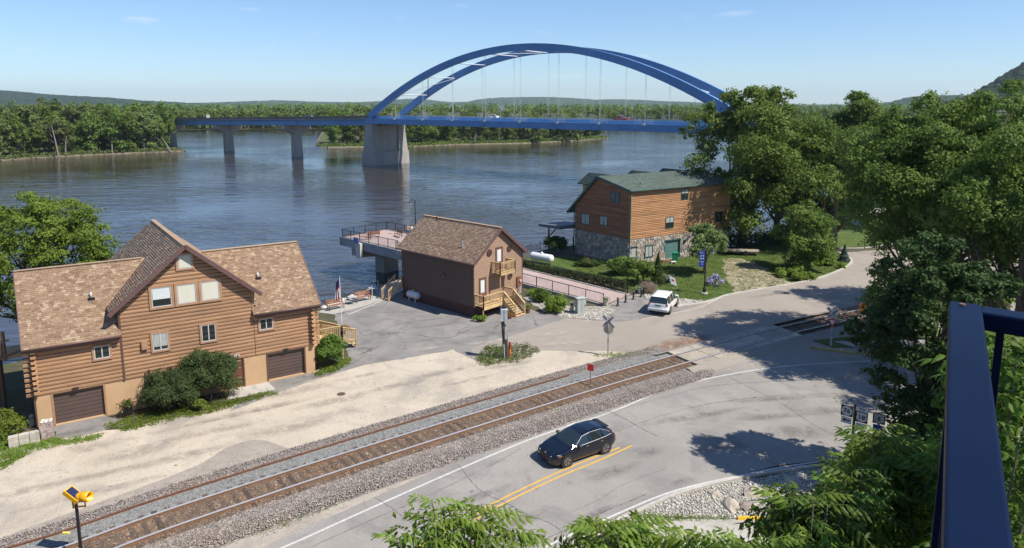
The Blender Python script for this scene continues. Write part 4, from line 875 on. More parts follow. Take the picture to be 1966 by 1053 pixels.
def stone_face(fn, s0, s1, z0, z1, holes, parent, sz=.36):
    nx_, nz_ = int((s1-s0)/sz)+1, int((z1-z0)/(sz*.85))+1; pts = {}
    for i in range(-1, nx_+1):
        for j in range(-1, nz_+1): pts[i, j] = (s0+(i+.5+random.uniform(-.36, .36))*sz, z0+(j+.5+random.uniform(-.36, .36))*sz*.85)
    mb = MB()
    for i in range(nx_):
        for j in range(nz_):
            c = pts[i, j]
            if not (s0 < c[0] < s1 and z0 < c[1] < z1) or any(h[0]-.08 < c[0] < h[1]+.08 and h[2]-.05 < c[1] < h[3]+.08 for h in holes): continue
            P_ = [(s0, z0), (s1, z0), (s1, z1), (s0, z1)]
            for di in (-2, -1, 0, 1, 2):
                for dj in (-2, -1, 0, 1, 2):
                    q = pts.get((i+di, j+dj))
                    if not q or (di == 0 and dj == 0): continue
                    mx_, mz_ = (c[0]+q[0])/2, (c[1]+q[1])/2; nx2, nz2 = q[0]-c[0], q[1]-c[1]; o = []
                    for k in range(len(P_)):
                        a, b = P_[k], P_[(k+1) % len(P_)]; da = (a[0]-mx_)*nx2+(a[1]-mz_)*nz2; db = (b[0]-mx_)*nx2+(b[1]-mz_)*nz2
                        if da <= 0: o.append(a)
                        if da*db < 0: f_ = da/(da-db); o.append((a[0]+(b[0]-a[0])*f_, a[1]+(b[1]-a[1])*f_))
                    P_ = o
                    if len(P_) < 3: break
                if len(P_) < 3: break
            if len(P_) < 3: continue
            h = random.uniform(.03, .08); r = random.random()
            A = [fn(c[0]+(p[0]-c[0])*.93, .0, c[1]+(p[1]-c[1])*.93) for p in P_]; B = [fn(c[0]+(p[0]-c[0])*.78, h, c[1]+(p[1]-c[1])*.78) for p in P_]
            mb.face(B, r)
            for k in range(len(A)): q = (k+1) % len(A); mb.face([A[k], A[q], B[q], B[k]], r)
    mb.build('fieldstones', M_stone, parent, kind='stuff')
stone_face(lambda s, d, z: F3(s, -d-.002, z), 0, W3, GZ, ST, [gd, sd_, (2.45, 3.57, .8, 2.15)], h3)
stone_face(lambda s, d, z: F3(-d-.002, s, z), 0, D3, GZ, ST, [], h3)
SA = (10.35-9.15)/5.0; SB = 1.0
def topz(t): return 10.2-SA*(5-t) if t < 5 else 10.2-SB*(t-5)
MB().prism([F3(.0, .0, ST+.002), F3(.0, D3, ST+.002), F3(.0, D3, topz(D3)), F3(.0, 5, topz(5)), F3(.0, 0, topz(0))], F3.e*W3).build('wall', M_logo, h3)
log_wall(F3, h3, M_logo, ST, 8.95, .205, lambda z: (0, W3), proud=.07)
M_logd = mat('dark_log_siding', (.30, .135, .065), .7, .3, .8, bmp=.25, objr=.15, stretch=(.5, .5, 5), fine=.3)  # same log siding in a darker tone, for the left gable end
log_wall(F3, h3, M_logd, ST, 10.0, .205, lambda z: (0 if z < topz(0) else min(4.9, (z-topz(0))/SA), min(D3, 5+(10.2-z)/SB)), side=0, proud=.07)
for k in range(27): MB().box(-.16, .16, -.16, .0, ST+.02+k*.21, ST+.14+k*.21, F=F3).build('log_end', M_loge, h3)
MB().path([F3(-.1, -.25, 9.0), F3(-.1, -.2, 8.7), F3(-.1, -.2, ST+.1), F3(-.14, -.2, .3)], .07, 6).build('downspout', M_green, h3)
MB().path([F3(-.2, D3+.5, 6.1), F3(-.15, D3+.05, 5.6), F3(-.15, D3+.05, .2)], .07, 6).build('downspout', M_green, h3)
la = math.hypot(1, SA); lb = math.hypot(1, SB)
P0 = F3(-.35, -.35, 9.15-.09); roof_slab(h3, P0, F3.e, F3.n+Vector((0, 0, SA)), W3+.7, 5.35*la, M_green, th=.14); shingles(h3, P0, F3.e, F3.n+Vector((0, 0, SA)), W3+.7, 5.35*la, M_gshin, ex=.17, wmin=.3, wmax=.6)
RR = 9.06+SA*5.35; P1 = F3(-.35, 5+5.05, RR-SB*5.05); roof_slab(h3, P1, F3.e, -F3.n+Vector((0, 0, SB)), W3+.7, 5.05*lb, M_green, th=.14); shingles(h3, P1, F3.e, -F3.n+Vector((0, 0, SB)), W3+.7, 5.05*lb, M_gshin, ex=.3, wmin=.4, wmax=.8)
for s in (-.37, W3+.37): fascia(h3, [F3(s, -.38, 9.0), F3(s, 5, RR-.06), F3(s, 10.05, RR-SB*5.05-.06)], .06, .26, M_green)
MB().path([F3(-.35, -.42, 9.0), F3(W3+.35, -.42, 9.0)], .08, 8).build('gutter', M_green, h3)
for s0 in (.7, 7.4, 12.9):       # dormers on the river side
    dm = MB().prism([F3(s0+.3, 5.9, 7), F3(s0+3.1, 5.9, 7), F3(s0+3.1, 5.9, 9.2), F3(s0+1.7, 5.9, 10.05), F3(s0+.3, 5.9, 9.2)], F3.n*2.9).build('dormer', M_logo, h3)
    for sg in (-1, 1):
        P = F3(s0+1.7+sg*1.85, 4.9 if s0 < 1 else 4.6, 9.05); roof_slab(dm, P, F3.n, F3.e*-sg+Vector((0, 0, .68)), 4.4, 2.24, M_green, th=.12); shingles(dm, P, F3.n, F3.e*-sg+Vector((0, 0, .68)), 4.4, 2.24, M_gshin, ex=.2, wmin=.3, wmax=.6)
window(F3, h3, 5.55, 6.85, 4.05, 5.42, M_green, None, t=-.09, blind=M_blindg, bf=.5); window(F3, h3, 7.95, 9.1, 7.4, 8.7, M_green, None, t=-.09, blind=M_blindg, bf=.4); window(F3, h3, 13.9, 15.2, 4.05, 5.4, M_green, None, t=-.09)
window(F3, h3, 2.45, 3.57, .8, 2.15, M_green, M_green, t=-.08, blind=M_blindg, bf=1, tw=.08)
for a, b, c, e in ((6.35, 7.7, 4.1, 5.4), (3.35, 4.6, 4.4, 5.5), (1.55, 2.9, 7.35, 8.7)): window(F3, h3, a, b, c, e, M_green, None, t=-.09, side=0, blind=M_blindg if c < 5 else None, bf=1)
garage_door(F3, h3, *gd, M_teal, M_green, n=5, t=.2)
o = MB().box(sd_[0]-.08, sd_[1]+.08, -.06, .03, sd_[3], sd_[3]+.1, F=F3).build('side_door', M_green, h3); MB().box(sd_[0], sd_[1], .05, .1, sd_[2], sd_[3], F=F3).build('door_leaf', M_teal, o); MB().box(sd_[0]+.12, sd_[1]-.15, .03, .05, 1.0, 2.05, F=F3).build('pane', M_blindg, o)
for s, t, z in ((3.1, 1.4, 9.5), (14.2, 4.2, 10.15), (14.9, 2.6, 9.8)): MB().path([F3(s, t, z-.1), F3(s, t, z+.35)], .1, 8).build('roof_vent', M_wgal, h3)
MB().box(8.6, 8.85, -.2, -.05, 1.9, 2.3, F=F3).build('wall_lantern', M_black, h3)
# river-side porch roof with its braced post
pr = MB().hexa([F3(-2.2, D3+.2, 3.3), F3(2, D3+.2, 3.3), F3(2, D3+4.2, 3.2), F3(-2.2, D3+4.2, 3.2), F3(-2.2, D3+.2, 3.75), F3(2, D3+.2, 3.75), F3(2, D3+4.2, 3.5), F3(-2.2, D3+4.2, 3.5)]).build('porch_roof', mat('slate_blue_roof', (.10, .115, .14), .6, .1), h3)
MB().beam(F3(-1.9, D3+2.6, 0), F3(-1.9, D3+2.6, 3.3), .2, .2).build('porch_post', M_brown, pr); MB().beam(F3(-1.9, D3+2.6, 2.0), F3(-1.9, D3+1.2, 3.3), .12, .12).build('porch_brace', M_brown, pr)
# ================================================================ VEGETATION
def leaf_mat(name, c1, c2, dark=.45, transl=.35, rough=.6, spec=.15):
    m, n, bs = nodes_of(name); at = n.nodes.new('ShaderNodeAttribute'); at.attribute_name = 'rnd'
    c = mix(n, at.outputs['Fac'], c1, c2); co = texco(n); c = mix(n, ramp(n, noise(n, co, .35, 3), .35, .65, 0, dark), c, sc(c1, .45))
    oi = n.nodes.new('ShaderNodeObjectInfo'); hs = n.nodes.new('ShaderNodeHueSaturation'); n.links.new(ramp(n, oi.outputs['Random'], 0, 1, .8, 1.2), hs.inputs['Value'])
    n.links.new(ramp(n, oi.outputs['Random'], 0, 1, .485, .512), hs.inputs['Hue']); n.links.new(c, hs.inputs['Color']); c = hs.outputs[0]
    n.links.new(c, bs.inputs['Base Color']); bs.inputs['Roughness'].default_value = rough; bs.inputs['Specular IOR Level'].default_value = spec
    tr = n.nodes.new('ShaderNodeBsdfTranslucent'); ms = n.nodes.new('ShaderNodeMixShader'); ms.inputs[0].default_value = transl
    t2 = n.nodes.new('ShaderNodeHueSaturation'); t2.inputs['Value'].default_value = 1.3; n.links.new(c, t2.inputs['Color']); n.links.new(t2.outputs[0], tr.inputs[0])
    o = n.nodes['Material Output']; n.links.new(bs.outputs[0], ms.inputs[1]); n.links.new(tr.outputs[0], ms.inputs[2]); n.links.new(ms.outputs[0], o.inputs[0]); return m
L_mid = leaf_mat('cottonwood_leaf', (.095, .155, .027), (.21, .285, .06))
L_yel = leaf_mat('maple_leaf_light', (.14, .21, .028), (.25, .33, .06), .3, .45)
L_drk = leaf_mat('norway_maple_leaf', (.03, .06, .015), (.075, .115, .03), .4, .25)
L_far = leaf_mat('floodplain_leaf', (.095, .15, .026), (.19, .26, .052), .45, .35)
L_far2 = leaf_mat('floodplain_leaf_pale', (.12, .16, .045), (.20, .24, .08), .4, .35)
L_yew = leaf_mat('yew_needle', (.05, .08, .025), (.10, .14, .05), .4, .15)
L_ash = leaf_mat('compound_leaflet', (.11, .185, .024), (.26, .35, .06), .2, .45, .45)
L_blue = leaf_mat('spruce_needle', (.07, .11, .09), (.12, .17, .14), .3, .1)
L_flow = mat('red_petals', (.55, .02, .02), .6, .2, 20); L_flw = mat('white_petals', (.7, .68, .66), .6, .15, 20); L_mauve = mat('lavender_petals', (.35, .32, .5), .6, .2, 20)
M_bark = mat('grey_bark', (.13, .105, .08), .95, .3, 3, bmp=.6, stretch=(4, 4, 1)); M_deadw = mat('bleached_wood', (.24, .21, .18), .9, .2, 2)
def leaves_np(C, Nrm, ln, wd, seed=0, droop=0.):
    n = len(C); t = rng.normal(size=(n, 3)); t[:, 2] -= droop; t -= Nrm*(t*Nrm).sum(1)[:, None]; t /= np.linalg.norm(t, axis=1)[:, None]+1e-9; b = np.cross(Nrm, t)
    s = (.65+.7*rng.random(n))[:, None]
    P_ = np.stack([C-t*ln/2*s, C+b*wd/2*s+t*ln*.05*s, C+t*ln/2*s-Nrm*ln*.12*s, C-b*wd/2*s+t*ln*.05*s], 1)
    return P_.reshape(-1, 3), np.arange(n*4).reshape(-1, 4)
def blobs_np(K, rx, ry, rz, c, rb, low=-.75, fill=.35):
    o = []
    while len(o) < K:
        d = rng.normal(size=3); d /= np.linalg.norm(d)
        if d[2] < low: continue
        q = (rng.random()**fill)*(1-.55*rb/max(rx, rz)); r = rb*(.65+.7*rng.random())
        o.append((c[0]+d[0]*rx*q, c[1]+d[1]*ry*q, c[2]+d[2]*rz*q, r))
    return np.array(o)
def crown_mesh(name, B, n, ln, wd, m, squash=.8, up=.25, jit=.9, droop=.3, fray=.13):
    """leaves gathered in twig tufts, tufts spread through each limb's lobe with a frayed rim"""
    nt_ = max(len(B)*4, n//14); p = B[:, 3]**2; bi = rng.choice(len(B), nt_, p=p/p.sum()); d = rng.normal(size=(nt_, 3)); d /= np.linalg.norm(d, axis=1)[:, None]
    d[:, 2] = np.where((d[:, 2] < -.35) & (rng.random(nt_) < .6), -d[:, 2], d[:, 2])
    q = (.35+.62*rng.random(nt_)**.7+np.abs(rng.normal(size=nt_))*fray)[:, None]*B[bi, 3][:, None]; T = B[bi, :3]+d*q*np.array([1, 1, squash])
    ts = np.clip(B[bi, 3]*.22, ln*.8, ln*3.2)*(.6+.8*rng.random(nt_)); i = rng.integers(0, nt_, n); g = rng.normal(size=(n, 3)); C = T[i]+g*ts[i][:, None]*np.array([.75, .75, .5])
    N = d[i]*.8+g*.25+jit*rng.normal(size=(n, 3))*.55; N[:, 2] += up; N /= np.linalg.norm(N, axis=1)[:, None]
    V, F = leaves_np(C, N, ln, wd, droop=droop); hue = np.clip(rng.random(len(B))[bi[i]]*.35+rng.random(nt_)[i]*.35+rng.random(n)*.3, 0, 1)
    return np_mesh(name, V, F, m, hue)
def trunk_mesh(name, B, base, top, r0, limbs=10, m=None, lean=0, nseg=5):
    mb = MB(); base = Vector(base); top = Vector(top); pts = []; 
    for i in range(nseg+1):
        f = i/nseg; pts.append(base.lerp(top, f)+Vector((random.uniform(-1, 1), random.uniform(-1, 1), 0))*r0*.8*f)
    mb.path(pts, [r0*(1.25-f*.95) for f in np.linspace(0, 1, nseg+1)], 8)
    idx = rng.permutation(len(B))[:limbs]
    for k in idx:
        e = Vector(B[k][:3]); f = .25+.6*random.random(); s = pts[min(nseg, int(f*nseg))]; 
        if e.z < s.z: s = pts[1 if e.z > pts[1].z else 0]
        md = s.lerp(e, .5)+Vector((random.uniform(-.1, .1), random.uniform(-.1, .1), -.05))*(e-s).length; rr = r0*(.5-.25*f)
        mb.path([s, md, e], [rr, rr*.6, rr*.18], 5)
        e2 = e+Vector((random.uniform(-1, 1), random.uniform(-1, 1), random.uniform(.2, 1)))*B[k][3]*.8; mb.path([md, e2], [rr*.45, rr*.1], 4)
    return mb.mesh(name, m or M_bark, smooth=True)
def make_tree(name, label, cat, loc, B, n, ln, wd, m, r0, top, limbs=12, group=None, lm=None, **kw):
    """B in coordinates local to the tree's foot"""
    t = thing(name, label, cat, loc, group)
    o = link('trunk', trunk_mesh('trunk', B, (0, 0, -.3), (0, 0, top), r0, limbs, lm), t); o = link('crown', crown_mesh('crown', B, n, ln, wd, m, **kw), t); return t
# far trees: six kinds, copied over the islands and the far shore
protos = []
for k in range(6):
    hgt = (21, 23, 19, 22, 17, 20)[k]; rx = (5.6, 6.4, 5.0, 7.0, 6.0, 5.2)[k]
    B = np.vstack([blobs_np(26, rx, rx, hgt*.40, (0, 0, hgt*.56), 2.1), blobs_np(7, rx*.8, rx*.8, 3, (0, 0, 4), 1.7)])
    t = make_tree('floodplain_tree', 'tall green tree in the dense wood on the far side of the river', 'tree', (0, 0, -600), B, 3300, .95, .6, L_far if k % 3 else L_far2, .32, hgt*.7, 9, 'trees of the wooded river islands', up=.15)
    protos.append(t)
def place_far(x, y, z, sc_, label):
    t = copy_tree(random.choice(protos)); t.location = (x, y, z); t.rotation_euler = (0, 0, random.uniform(0, 6.28)); t.scale = (sc_*random.uniform(.85, 1.2), sc_*random.uniform(.85, 1.2), sc_*random.uniform(.86, 1.12)); t['label'] = label; return t
def shore_rows(px, rows, step, dep, sc0, label, jit=2.5, first=2.0):
    a = [WG(*p) for p in px]; L_ = resample(crom(a, 6), step)
    for r in range(rows):
        for i, p in enumerate(L_):
            v = Vector((p.x, p.y, 0)).normalized(); q = p+v*(first+r*dep)+Vector((random.uniform(-jit, jit), random.uniform(-jit, jit), 0))
            if 983+1300*q.x/q.y < -60: continue
            place_far(q.x, q.y, WZ+.2, sc0*(1 if r else .86), label)
shore_rows([(-80, 311), (0, 308), (60, 303), (120, 300), (200, 296), (270, 294), (325, 289)], 4, 7.5, 11, 1.07, 'tall green tree in the dense wood on the left river island')
shore_rows([(638, 282), (700, 281.5), (790, 281), (880, 277), (1000, 274.5), (1100, 270), (1150, 266.5)], 3, 9.5, 13, .86, 'green tree in the wood on the island behind the blue arch')
# far-off woods that read as one mass
def far_wood(name, pts, n_each, size, m, label):
    BB = []
    for (x, y, h) in pts:
        b = blobs_np(7, 5.5, 5.5, h*.36, (x, y, WZ+h*.52), 2.9); b2 = blobs_np(3, 5, 5, 2, (x, y, WZ+3), 2.4); BB += [b, b2]
    B = np.vstack(BB); o = link(name, crown_mesh(name, B, n_each*len(pts), size, size*.75, m, up=.15, fray=.06)); tag(o, kind='stuff'); return o
pts = []
edge = [(-420, 578), (-330, 563), (-212, 594), (-100, 606), (60, 646), (160, 626), (300, 570), (420, 590)]
for (xa, ya), (xb, yb) in zip(edge[:-1], edge[1:]):
    nn = int(math.hypot(xb-xa, yb-ya)/8)
    for i in range(nn):
        f = i/nn
        for r in range(4): pts.append((xa+(xb-xa)*f+random.uniform(-3, 3), ya+(yb-ya)*f+6+r*12+random.uniform(-3, 3), random.uniform(17, 23)))
far_wood('far_shore_wood', pts, 300, 1.9, L_far, '')
pts = []
for _ in range(900):
    y = random.uniform(680, 2600); x = random.uniform(-.72, .62)*y; pts.append((x, y, random.uniform(17, 25)*(1+.0*y)))
far_wood('lowland_forest', pts, 110, 3.6, L_far, '')
pts = []
for _ in range(260):       # woods behind the left island
    y = random.uniform(345, 560); x = random.uniform(-.86, -.57)*y; pts.append((x, y, random.uniform(19, 25)))
far_wood('left_island_wood', pts, 300, 1.6, L_far, '')
pts = []
for _ in range(120):
    y = random.uniform(400, 520); x = random.uniform(-.23, .10)*y; pts.append((x, y, random.uniform(16, 21)))
far_wood('right_island_wood', pts, 300, 1.6, L_far2, '')
for p in protos: p.location = (-190-random.uniform(0, 30), 330+random.uniform(0, 25), WZ+.3); p['label'] = 'tall green tree in the dense wood on the left river island'
def weeds(name, P3, n_per, ln, wd, m, h=.3, spread=.25, kind='stuff', parent=None, label=None, cat=None):
    P3 = np.repeat(np.asarray(P3, float), n_per, 0); n = len(P3); C = P3+rng.normal(size=(n, 3))*np.array([spread, spread, 0]); C[:, 2] += h*rng.random(n)
    N = rng.normal(size=(n, 3)); N[:, 2] = np.abs(N[:, 2])*.6+.2; N /= np.linalg.norm(N, axis=1)[:, None]; V, F = leaves_np(C, N, ln, wd)
    if parent: V = V-np.array(wloc(parent))
    o = link(name, np_mesh(name, V, F, m, rng.random(n)), parent); return tag(o, label, cat, None, kind)
# shore fringe, brush and snags
for px, m in (([(0, 309), (60, 304), (120, 301), (200, 297), (300, 293), (352, 291)], L_far2), ([(620, 283.5), (700, 282.5), (790, 282), (880, 278), (1000, 275.5), (1100, 270.5), (1165, 266.5)], L_far)):
    q = resample(crom([WG(*p) for p in px], 5), 2.2); weeds('shore_brush', [(p.x, p.y+1, WZ+.5) for p in q], 45, .9, .5, m, 1.6, 1.6)
for (u, v, h, ln_) in ((112, 302, 14, -2.0), (131, 300, 9, 1.0), (219, 296, 8, .3), (322, 292, 7, -4), (1163, 267, 6, 0.5), (912, 277, 6, .8)):
    p = WG(u, v); sn = thing('dead_tree', {112: 'bare pale leaning snag at the left island edge', 131: 'second bare snag right of the leaning one on the left island', 219: 'short bare trunk at the middle of the left island shore', 322: 'fallen leaning trunk at the tip of the left island', 1163: 'bare snag at the right tip of the island behind the arch', 912: 'pale leaning trunk on the island bank under the arch deck'}[u], 'dead tree', (p.x, p.y-1, WZ))
    mb = MB(); mb.path([(0, 0, 0), (ln_*.4, 0, h*.5), (ln_, .3, h)], [.35, .25, .08], 6); mb.build('trunk', M_deadw, None).parent = sn; sn.children[0].location = (0, 0, 0)
    for q in range(3):
        f = .45+.17*q; b = MB(); b.path([(ln_*f*.9, 0, h*f), (ln_*f+random.uniform(-2.5, 2.5), random.uniform(-1, 1), h*f+1.8)], [.12, .03], 4); o = link('limb', b.mesh('limb', M_deadw), sn)

# ---------------------------------------------------------------- near trees
def two(*groups): return np.vstack(groups)
B = two(blobs_np(46, 9.0, 9.0, 7.8, (-.5, -2.5, 12), 1.9), blobs_np(18, 8.5, 7, 4.5, (-1.0, -1, 5.8), 1.7, low=-.9), blobs_np(16, 4.8, 4, 3.2, (-4.5, -1, 16.4), 1.2), blobs_np(34, 5.5, 4, 2.6, (1.2, -1, 18.9), 1.0), blobs_np(12, 4, 4, 3, (4.5, -1, 15.8), 1.2))
make_tree('cottonwood_tree', 'broad green tree overhanging the right end of the log and stone house', 'tree', (31.5, 91, 0), B, 62000, .30, .22, L_mid, .55, 12, 16)
B = two(blobs_np(40, 8, 7, 7.2, (0, 0, 13), 1.8), blobs_np(8, 3.5, 3.5, 1.6, (1, -1, 19), 1.2))
make_tree('cottonwood_tree', 'tallest rounded tree behind the curve of the riverside road', 'tree', (51, 104, 0), B, 48000, .30, .22, L_mid, .6, 13, 14)
B = two(blobs_np(40, 8.2, 6.5, 6.0, (0, 0, 10.8), 1.8), blobs_np(10, 7, 5, 2.5, (0, 0, 5.2), 1.4))
make_tree('cottonwood_tree', 'wide leafy tree between the two taller riverside trees', 'tree', (42.5, 88, 0), B, 50000, .28, .2, L_mid, .5, 11, 14)
B = two(blobs_np(50, 7.5, 5.5, 6.5, (0, 0, 9.5), 1.4), blobs_np(14, 6, 4, 2.5, (0, 0, 4.4), 1.1))
make_tree('cottonwood_tree', 'leafy tree filling the gap right of the log and stone house tree', 'tree', (38.5, 97, 0), B, 42000, .30, .22, L_mid, .45, 10, 12)
B = two(blobs_np(50, 6.3, 6, 7.6, (0, 0, 11), 1.3))
make_tree('maple_tree', 'big maple at the right edge shading the railway crossing', 'tree', (33, 42.5, 0), B, 70000, .19, .15, L_mid, .4, 11, 12)
B = blobs_np(36, 8, 7, 5.5, (0, 0, 12), 1.8)
make_tree('riverside_tree', 'smaller tree with a bare trunk beside the park parking area', 'tree', (64, 104, 0), B, 30000, .32, .24, L_mid, .45, 12, 10)
make_tree('riverside_tree', 'far tree at the back right below the wooded hills', 'tree', (84, 120, 0), B, 30000, .34, .26, L_mid, .5, 12, 10)
B = two(blobs_np(110, 8.0, 7.5, 8.0, (0, 0, 11.0), 1.15), blobs_np(30, 6, 6, 2.0, (-1, 0, 4.6), .9), blobs_np(34, 5.5, 4.5, 3.2, (2, -1, 17.2), .95), blobs_np(26, 4, 4, 3.0, (-3.2, 0, 16.6), .9), blobs_np(44, 3.8, 4, 4.6, (-6.0, -.8, 13), .95))
make_tree('maple_tree', 'large sunlit maple filling the right side above the road shadow', 'tree', (33.6, 50.0, 0), B, 150000, .20, .15, L_mid, .5, 12, 20)
B = two(blobs_np(70, 7, 6, 7.5, (0, 0, 10.5), 1.3), blobs_np(20, 4.5, 4, 2.5, (-1, 0, 18.2), .9))
make_tree('maple_tree', 'second big maple at the far right edge of the view', 'tree', (45, 60, 0), B, 45000, .22, .17, L_mid, .5, 12, 12)
B = two(blobs_np(70, 3.3, 3.2, 4.6, (-.2, 0, 8.0), .6), blobs_np(54, 2.7, 2.7, 3.0, (.8, -.2, 3.4), .6, low=-.95), blobs_np(24, 2.6, 2.2, 1.3, (1.0, .6, 1.5), .5), blobs_np(14, 1.4, 1.4, 1.2, (-.6, 0, 12.4), .4), blobs_np(12, 1.2, 1.4, 1.6, (-2.9, 0, 8.2), .4), blobs_np(12, 1.3, 1.3, 1.3, (2.4, 0, 10.6), .45))
make_tree('norway_maple', 'dense dark maple standing beside the route signs', 'tree', (20.5, 31.6, 0), B, 95000, .14, .12, L_drk, .22, 9.5, 16, up=.35, droop=.8, fray=.25)
B = two(blobs_np(50, 5, 4.5, 5.5, (0, 0, 6.8), 1.2))
make_tree('norway_maple', 'dark maple behind the balcony rail at the right edge', 'tree', (29.5, 30.5, 0), B, 60000, .14, .12, L_drk, .28, 8.5, 10)
B = two(blobs_np(80, 6.8, 5.6, 4.3, (.8, 0, 7.6), .9), blobs_np(34, 6, 5, 2.4, (1.5, -1, 3.4), .85), blobs_np(20, 3.5, 2.5, 1.6, (-1, 0, 10.6), .6))
make_tree('shore_maple', 'bright yellow-green tree on the shore behind the log house', 'tree', (-40.0, 54.5, -.3), B, 62000, .19, .14, L_yel, .3, 8.5, 26, fray=.22)
B = two(blobs_np(26, 2.6, 2.5, 2.6, (0, 0, 3.6), .75))
make_tree('lawn_tree', 'small rounded tree on the lawn in front of the teal garage door', 'tree', (21.7, 74.6, 0), B, 13000, .2, .16, leaf_mat('catalpa_leaf', (.13, .19, .06), (.24, .31, .11), .2, .35), .1, 3.6, 10)
p = G(1553, 522); B = two(blobs_np(34, 3.6, 3.2, 3.4, (0, 0, 4.6), .95), blobs_np(18, 3.4, 3, 1.6, (0, 0, 1.6), .8))
make_tree('lawn_tree', 'bushy medium tree at the bend of the road beyond the lawn', 'tree', (p.x, p.y+1, 0), B, 22000, .22, .16, L_mid, .16, 5, 8)
p = G(1600, 480); B = two(blobs_np(20, 4.2, 3, 2.2, (0, 0, 4.2), .9), blobs_np(10, 3, 2.5, 1.2, (3, 0, 2.4), .6))
make_tree('weeping_tree', 'low drooping tree between the road bend and the river', 'tree', (p.x-1.5, p.y+3, 0), B, 14000, .26, .1, L_mid, .2, 4.5, 8, droop=2)
# spruces
def spruce(name, label, loc, h, r, m, n=6000):
    t = thing(name, label, 'tree', loc); MB().path([(0, 0, -.1), (0, 0, h)], [.06, .01], 6).build('trunk', M_bark).parent = t; t.children[0].location = (0, 0, 0)
    zz = rng.random(n)**1.3*h; a = rng.random(n)*6.283; rr = r*(1-zz/h)*(.35+.7*rng.random(n))*(1-.25*np.abs(np.sin(zz*5))); C = np.stack([rr*np.cos(a), rr*np.sin(a), zz+.1], 1)
    N = np.stack([np.cos(a)*.5, np.sin(a)*.5, np.ones(n)], 1)+.5*rng.normal(size=(n, 3)); N /= np.linalg.norm(N, axis=1)[:, None]; V, F = leaves_np(C, N, .16, .05); link('crown', np_mesh('crown', V, F, m, rng.random(n)), t)
p = G(1262, 545); spruce('young_spruce', 'young spruce at the end of the shrubs by the walkway', (p.x, p.y, 0), 3.3, 1.1, L_drk)
p = G(1620, 502); spruce('blue_spruce', 'small blue spruce in the flower bed at the road bend', (p.x, p.y, 0), 2.0, .8, L_blue)
# bushes
def bush(name, label, u, v, rx, h, m, n=6000, ln=.12, wd=.08, K=14, cat='bush', z=0., ry=None, rb=None, group=None, dy=0):
    p = G(u, v, z); t = thing(name, label, cat, (p.x, p.y+dy, z), group); B = blobs_np(K, rx, ry or rx, h*.55, (0, 0, h*.45), rb or min(rx, h)*.33, low=-.5); link('foliage', crown_mesh('foliage', B, n, ln, wd, m), t)
    mb = MB()
    for k in range(5): mb.path([(random.uniform(-.1, .1), 0, 0), tuple(B[k][:3])], [.035, .01], 4)
    o = link('stems', mb.mesh('stems', M_bark), t); o['kind'] = 'stuff'; return t
bush('yew_bush', 'dark green yew mound in front of the house, beside the black planter', 314, 800, 1.8, 2.6, L_yew, 46000, .11, .04, 60, rb=.5, ry=1.3, dy=1.0)
bush('yew_bush', 'taller dark green yew mound below the arched niche', 392, 782, 2.15, 3.3, L_yew, 56000, .11, .04, 70, rb=.5, ry=1.3, dy=1.0)
bush('wild_vine', 'light green leafy vine growing over the left yew', 283, 748, .45, 2.6, L_yel, 420, .16, .13, 6, 'vine', dy=1.0)
bush('wild_vine', 'light green leafy vine growing on the right yew mound', 385, 792, .45, 1.1, L_yel, 420, .16, .13, 6, 'vine', dy=-.05)
bush('lilac_bush', 'bright green leafy bush below the side deck of the log house', 632, 708, 1.25, 2.2, leaf_mat('lilac_leaf', (.07, .14, .02), (.15, .25, .05), .2), 9000, .15, .12, 18, dy=.6)
bush('shrub', 'loose shrub left of the lawn in front of the stone wall', 1195, 528, 1.7, 2.2, L_mid, 8000, .17, .12, 16)
bush('shrub', 'full green shrub between the stone wall and the walkway end', 1228, 545, 1.9, 2.8, L_mid, 10000, .17, .12, 18)
bush('ornamental_grass', 'pale pinkish tuft of dry grass by the walkway end', 1243, 562, .8, 1.1, leaf_mat('dry_grass', (.22, .18, .13), (.33, .25, .2), .2), 2500, .4, .03, 8, 'grass tuft')
bush('shrub', 'dark shrub beside the porch post behind the propane tank', 1068, 488, 1.7, 2.4, L_drk, 8000, .17, .12, 16)
bush('flower_bush', 'flowering bush at the foot of the lamp post tree', 1372, 548, 1.0, 1.0, L_mauve, 900, .14, .12, 8)
bush('low_shrub', 'low leafy ground shrub under the tree at the road bend', 1525, 532, 2.2, .9, L_yel, 7000, .2, .16, 14)
bush('low_shrub', 'rounded low shrub at the kerb near the blue spruce', 1595, 512, 1.6, .8, L_yel, 4000, .2, .16, 10)
bush('garden_bush', 'tall light green perennial clump beside the utility cabinet', 1070, 600, 1.15, 1.5, L_yel, 6000, .22, .07, 16)
bush('garden_bush', 'leafy perennial clump left of the utility cabinet near the railing', 1042, 578, 1.25, 1.0, leaf_mat('perennial_leaf', (.06, .12, .02), (.13, .2, .04), .3), 5000, .2, .07, 14)
bush('garden_bush', 'low green plants by the deck stairs of the brown building', 1022, 568, .8, .6, L_yel, 1500, .18, .08, 8)
bush('garden_bush', 'weedy plants under the front deck of the brown building', 922, 616, .6, .6, L_yel, 1600, .14, .08, 8)
bush('garden_bush', 'green plants at the left picture edge below the terrace', 2, 835, 1.2, 1.3, L_yel, 5000, .14, .08, 14)
bush('garden_bush', 'tall seedy weeds in front of the stone wall beside the hedge', 1125, 512, .8, .9, L_far2, 1300, .2, .06, 8)
bush('foundation_planting', 'low dark plants along the shaded foot of the stone wall', 1150, 512, 3.2, .6, L_drk, 5000, .18, .1, 18, ry=.6)
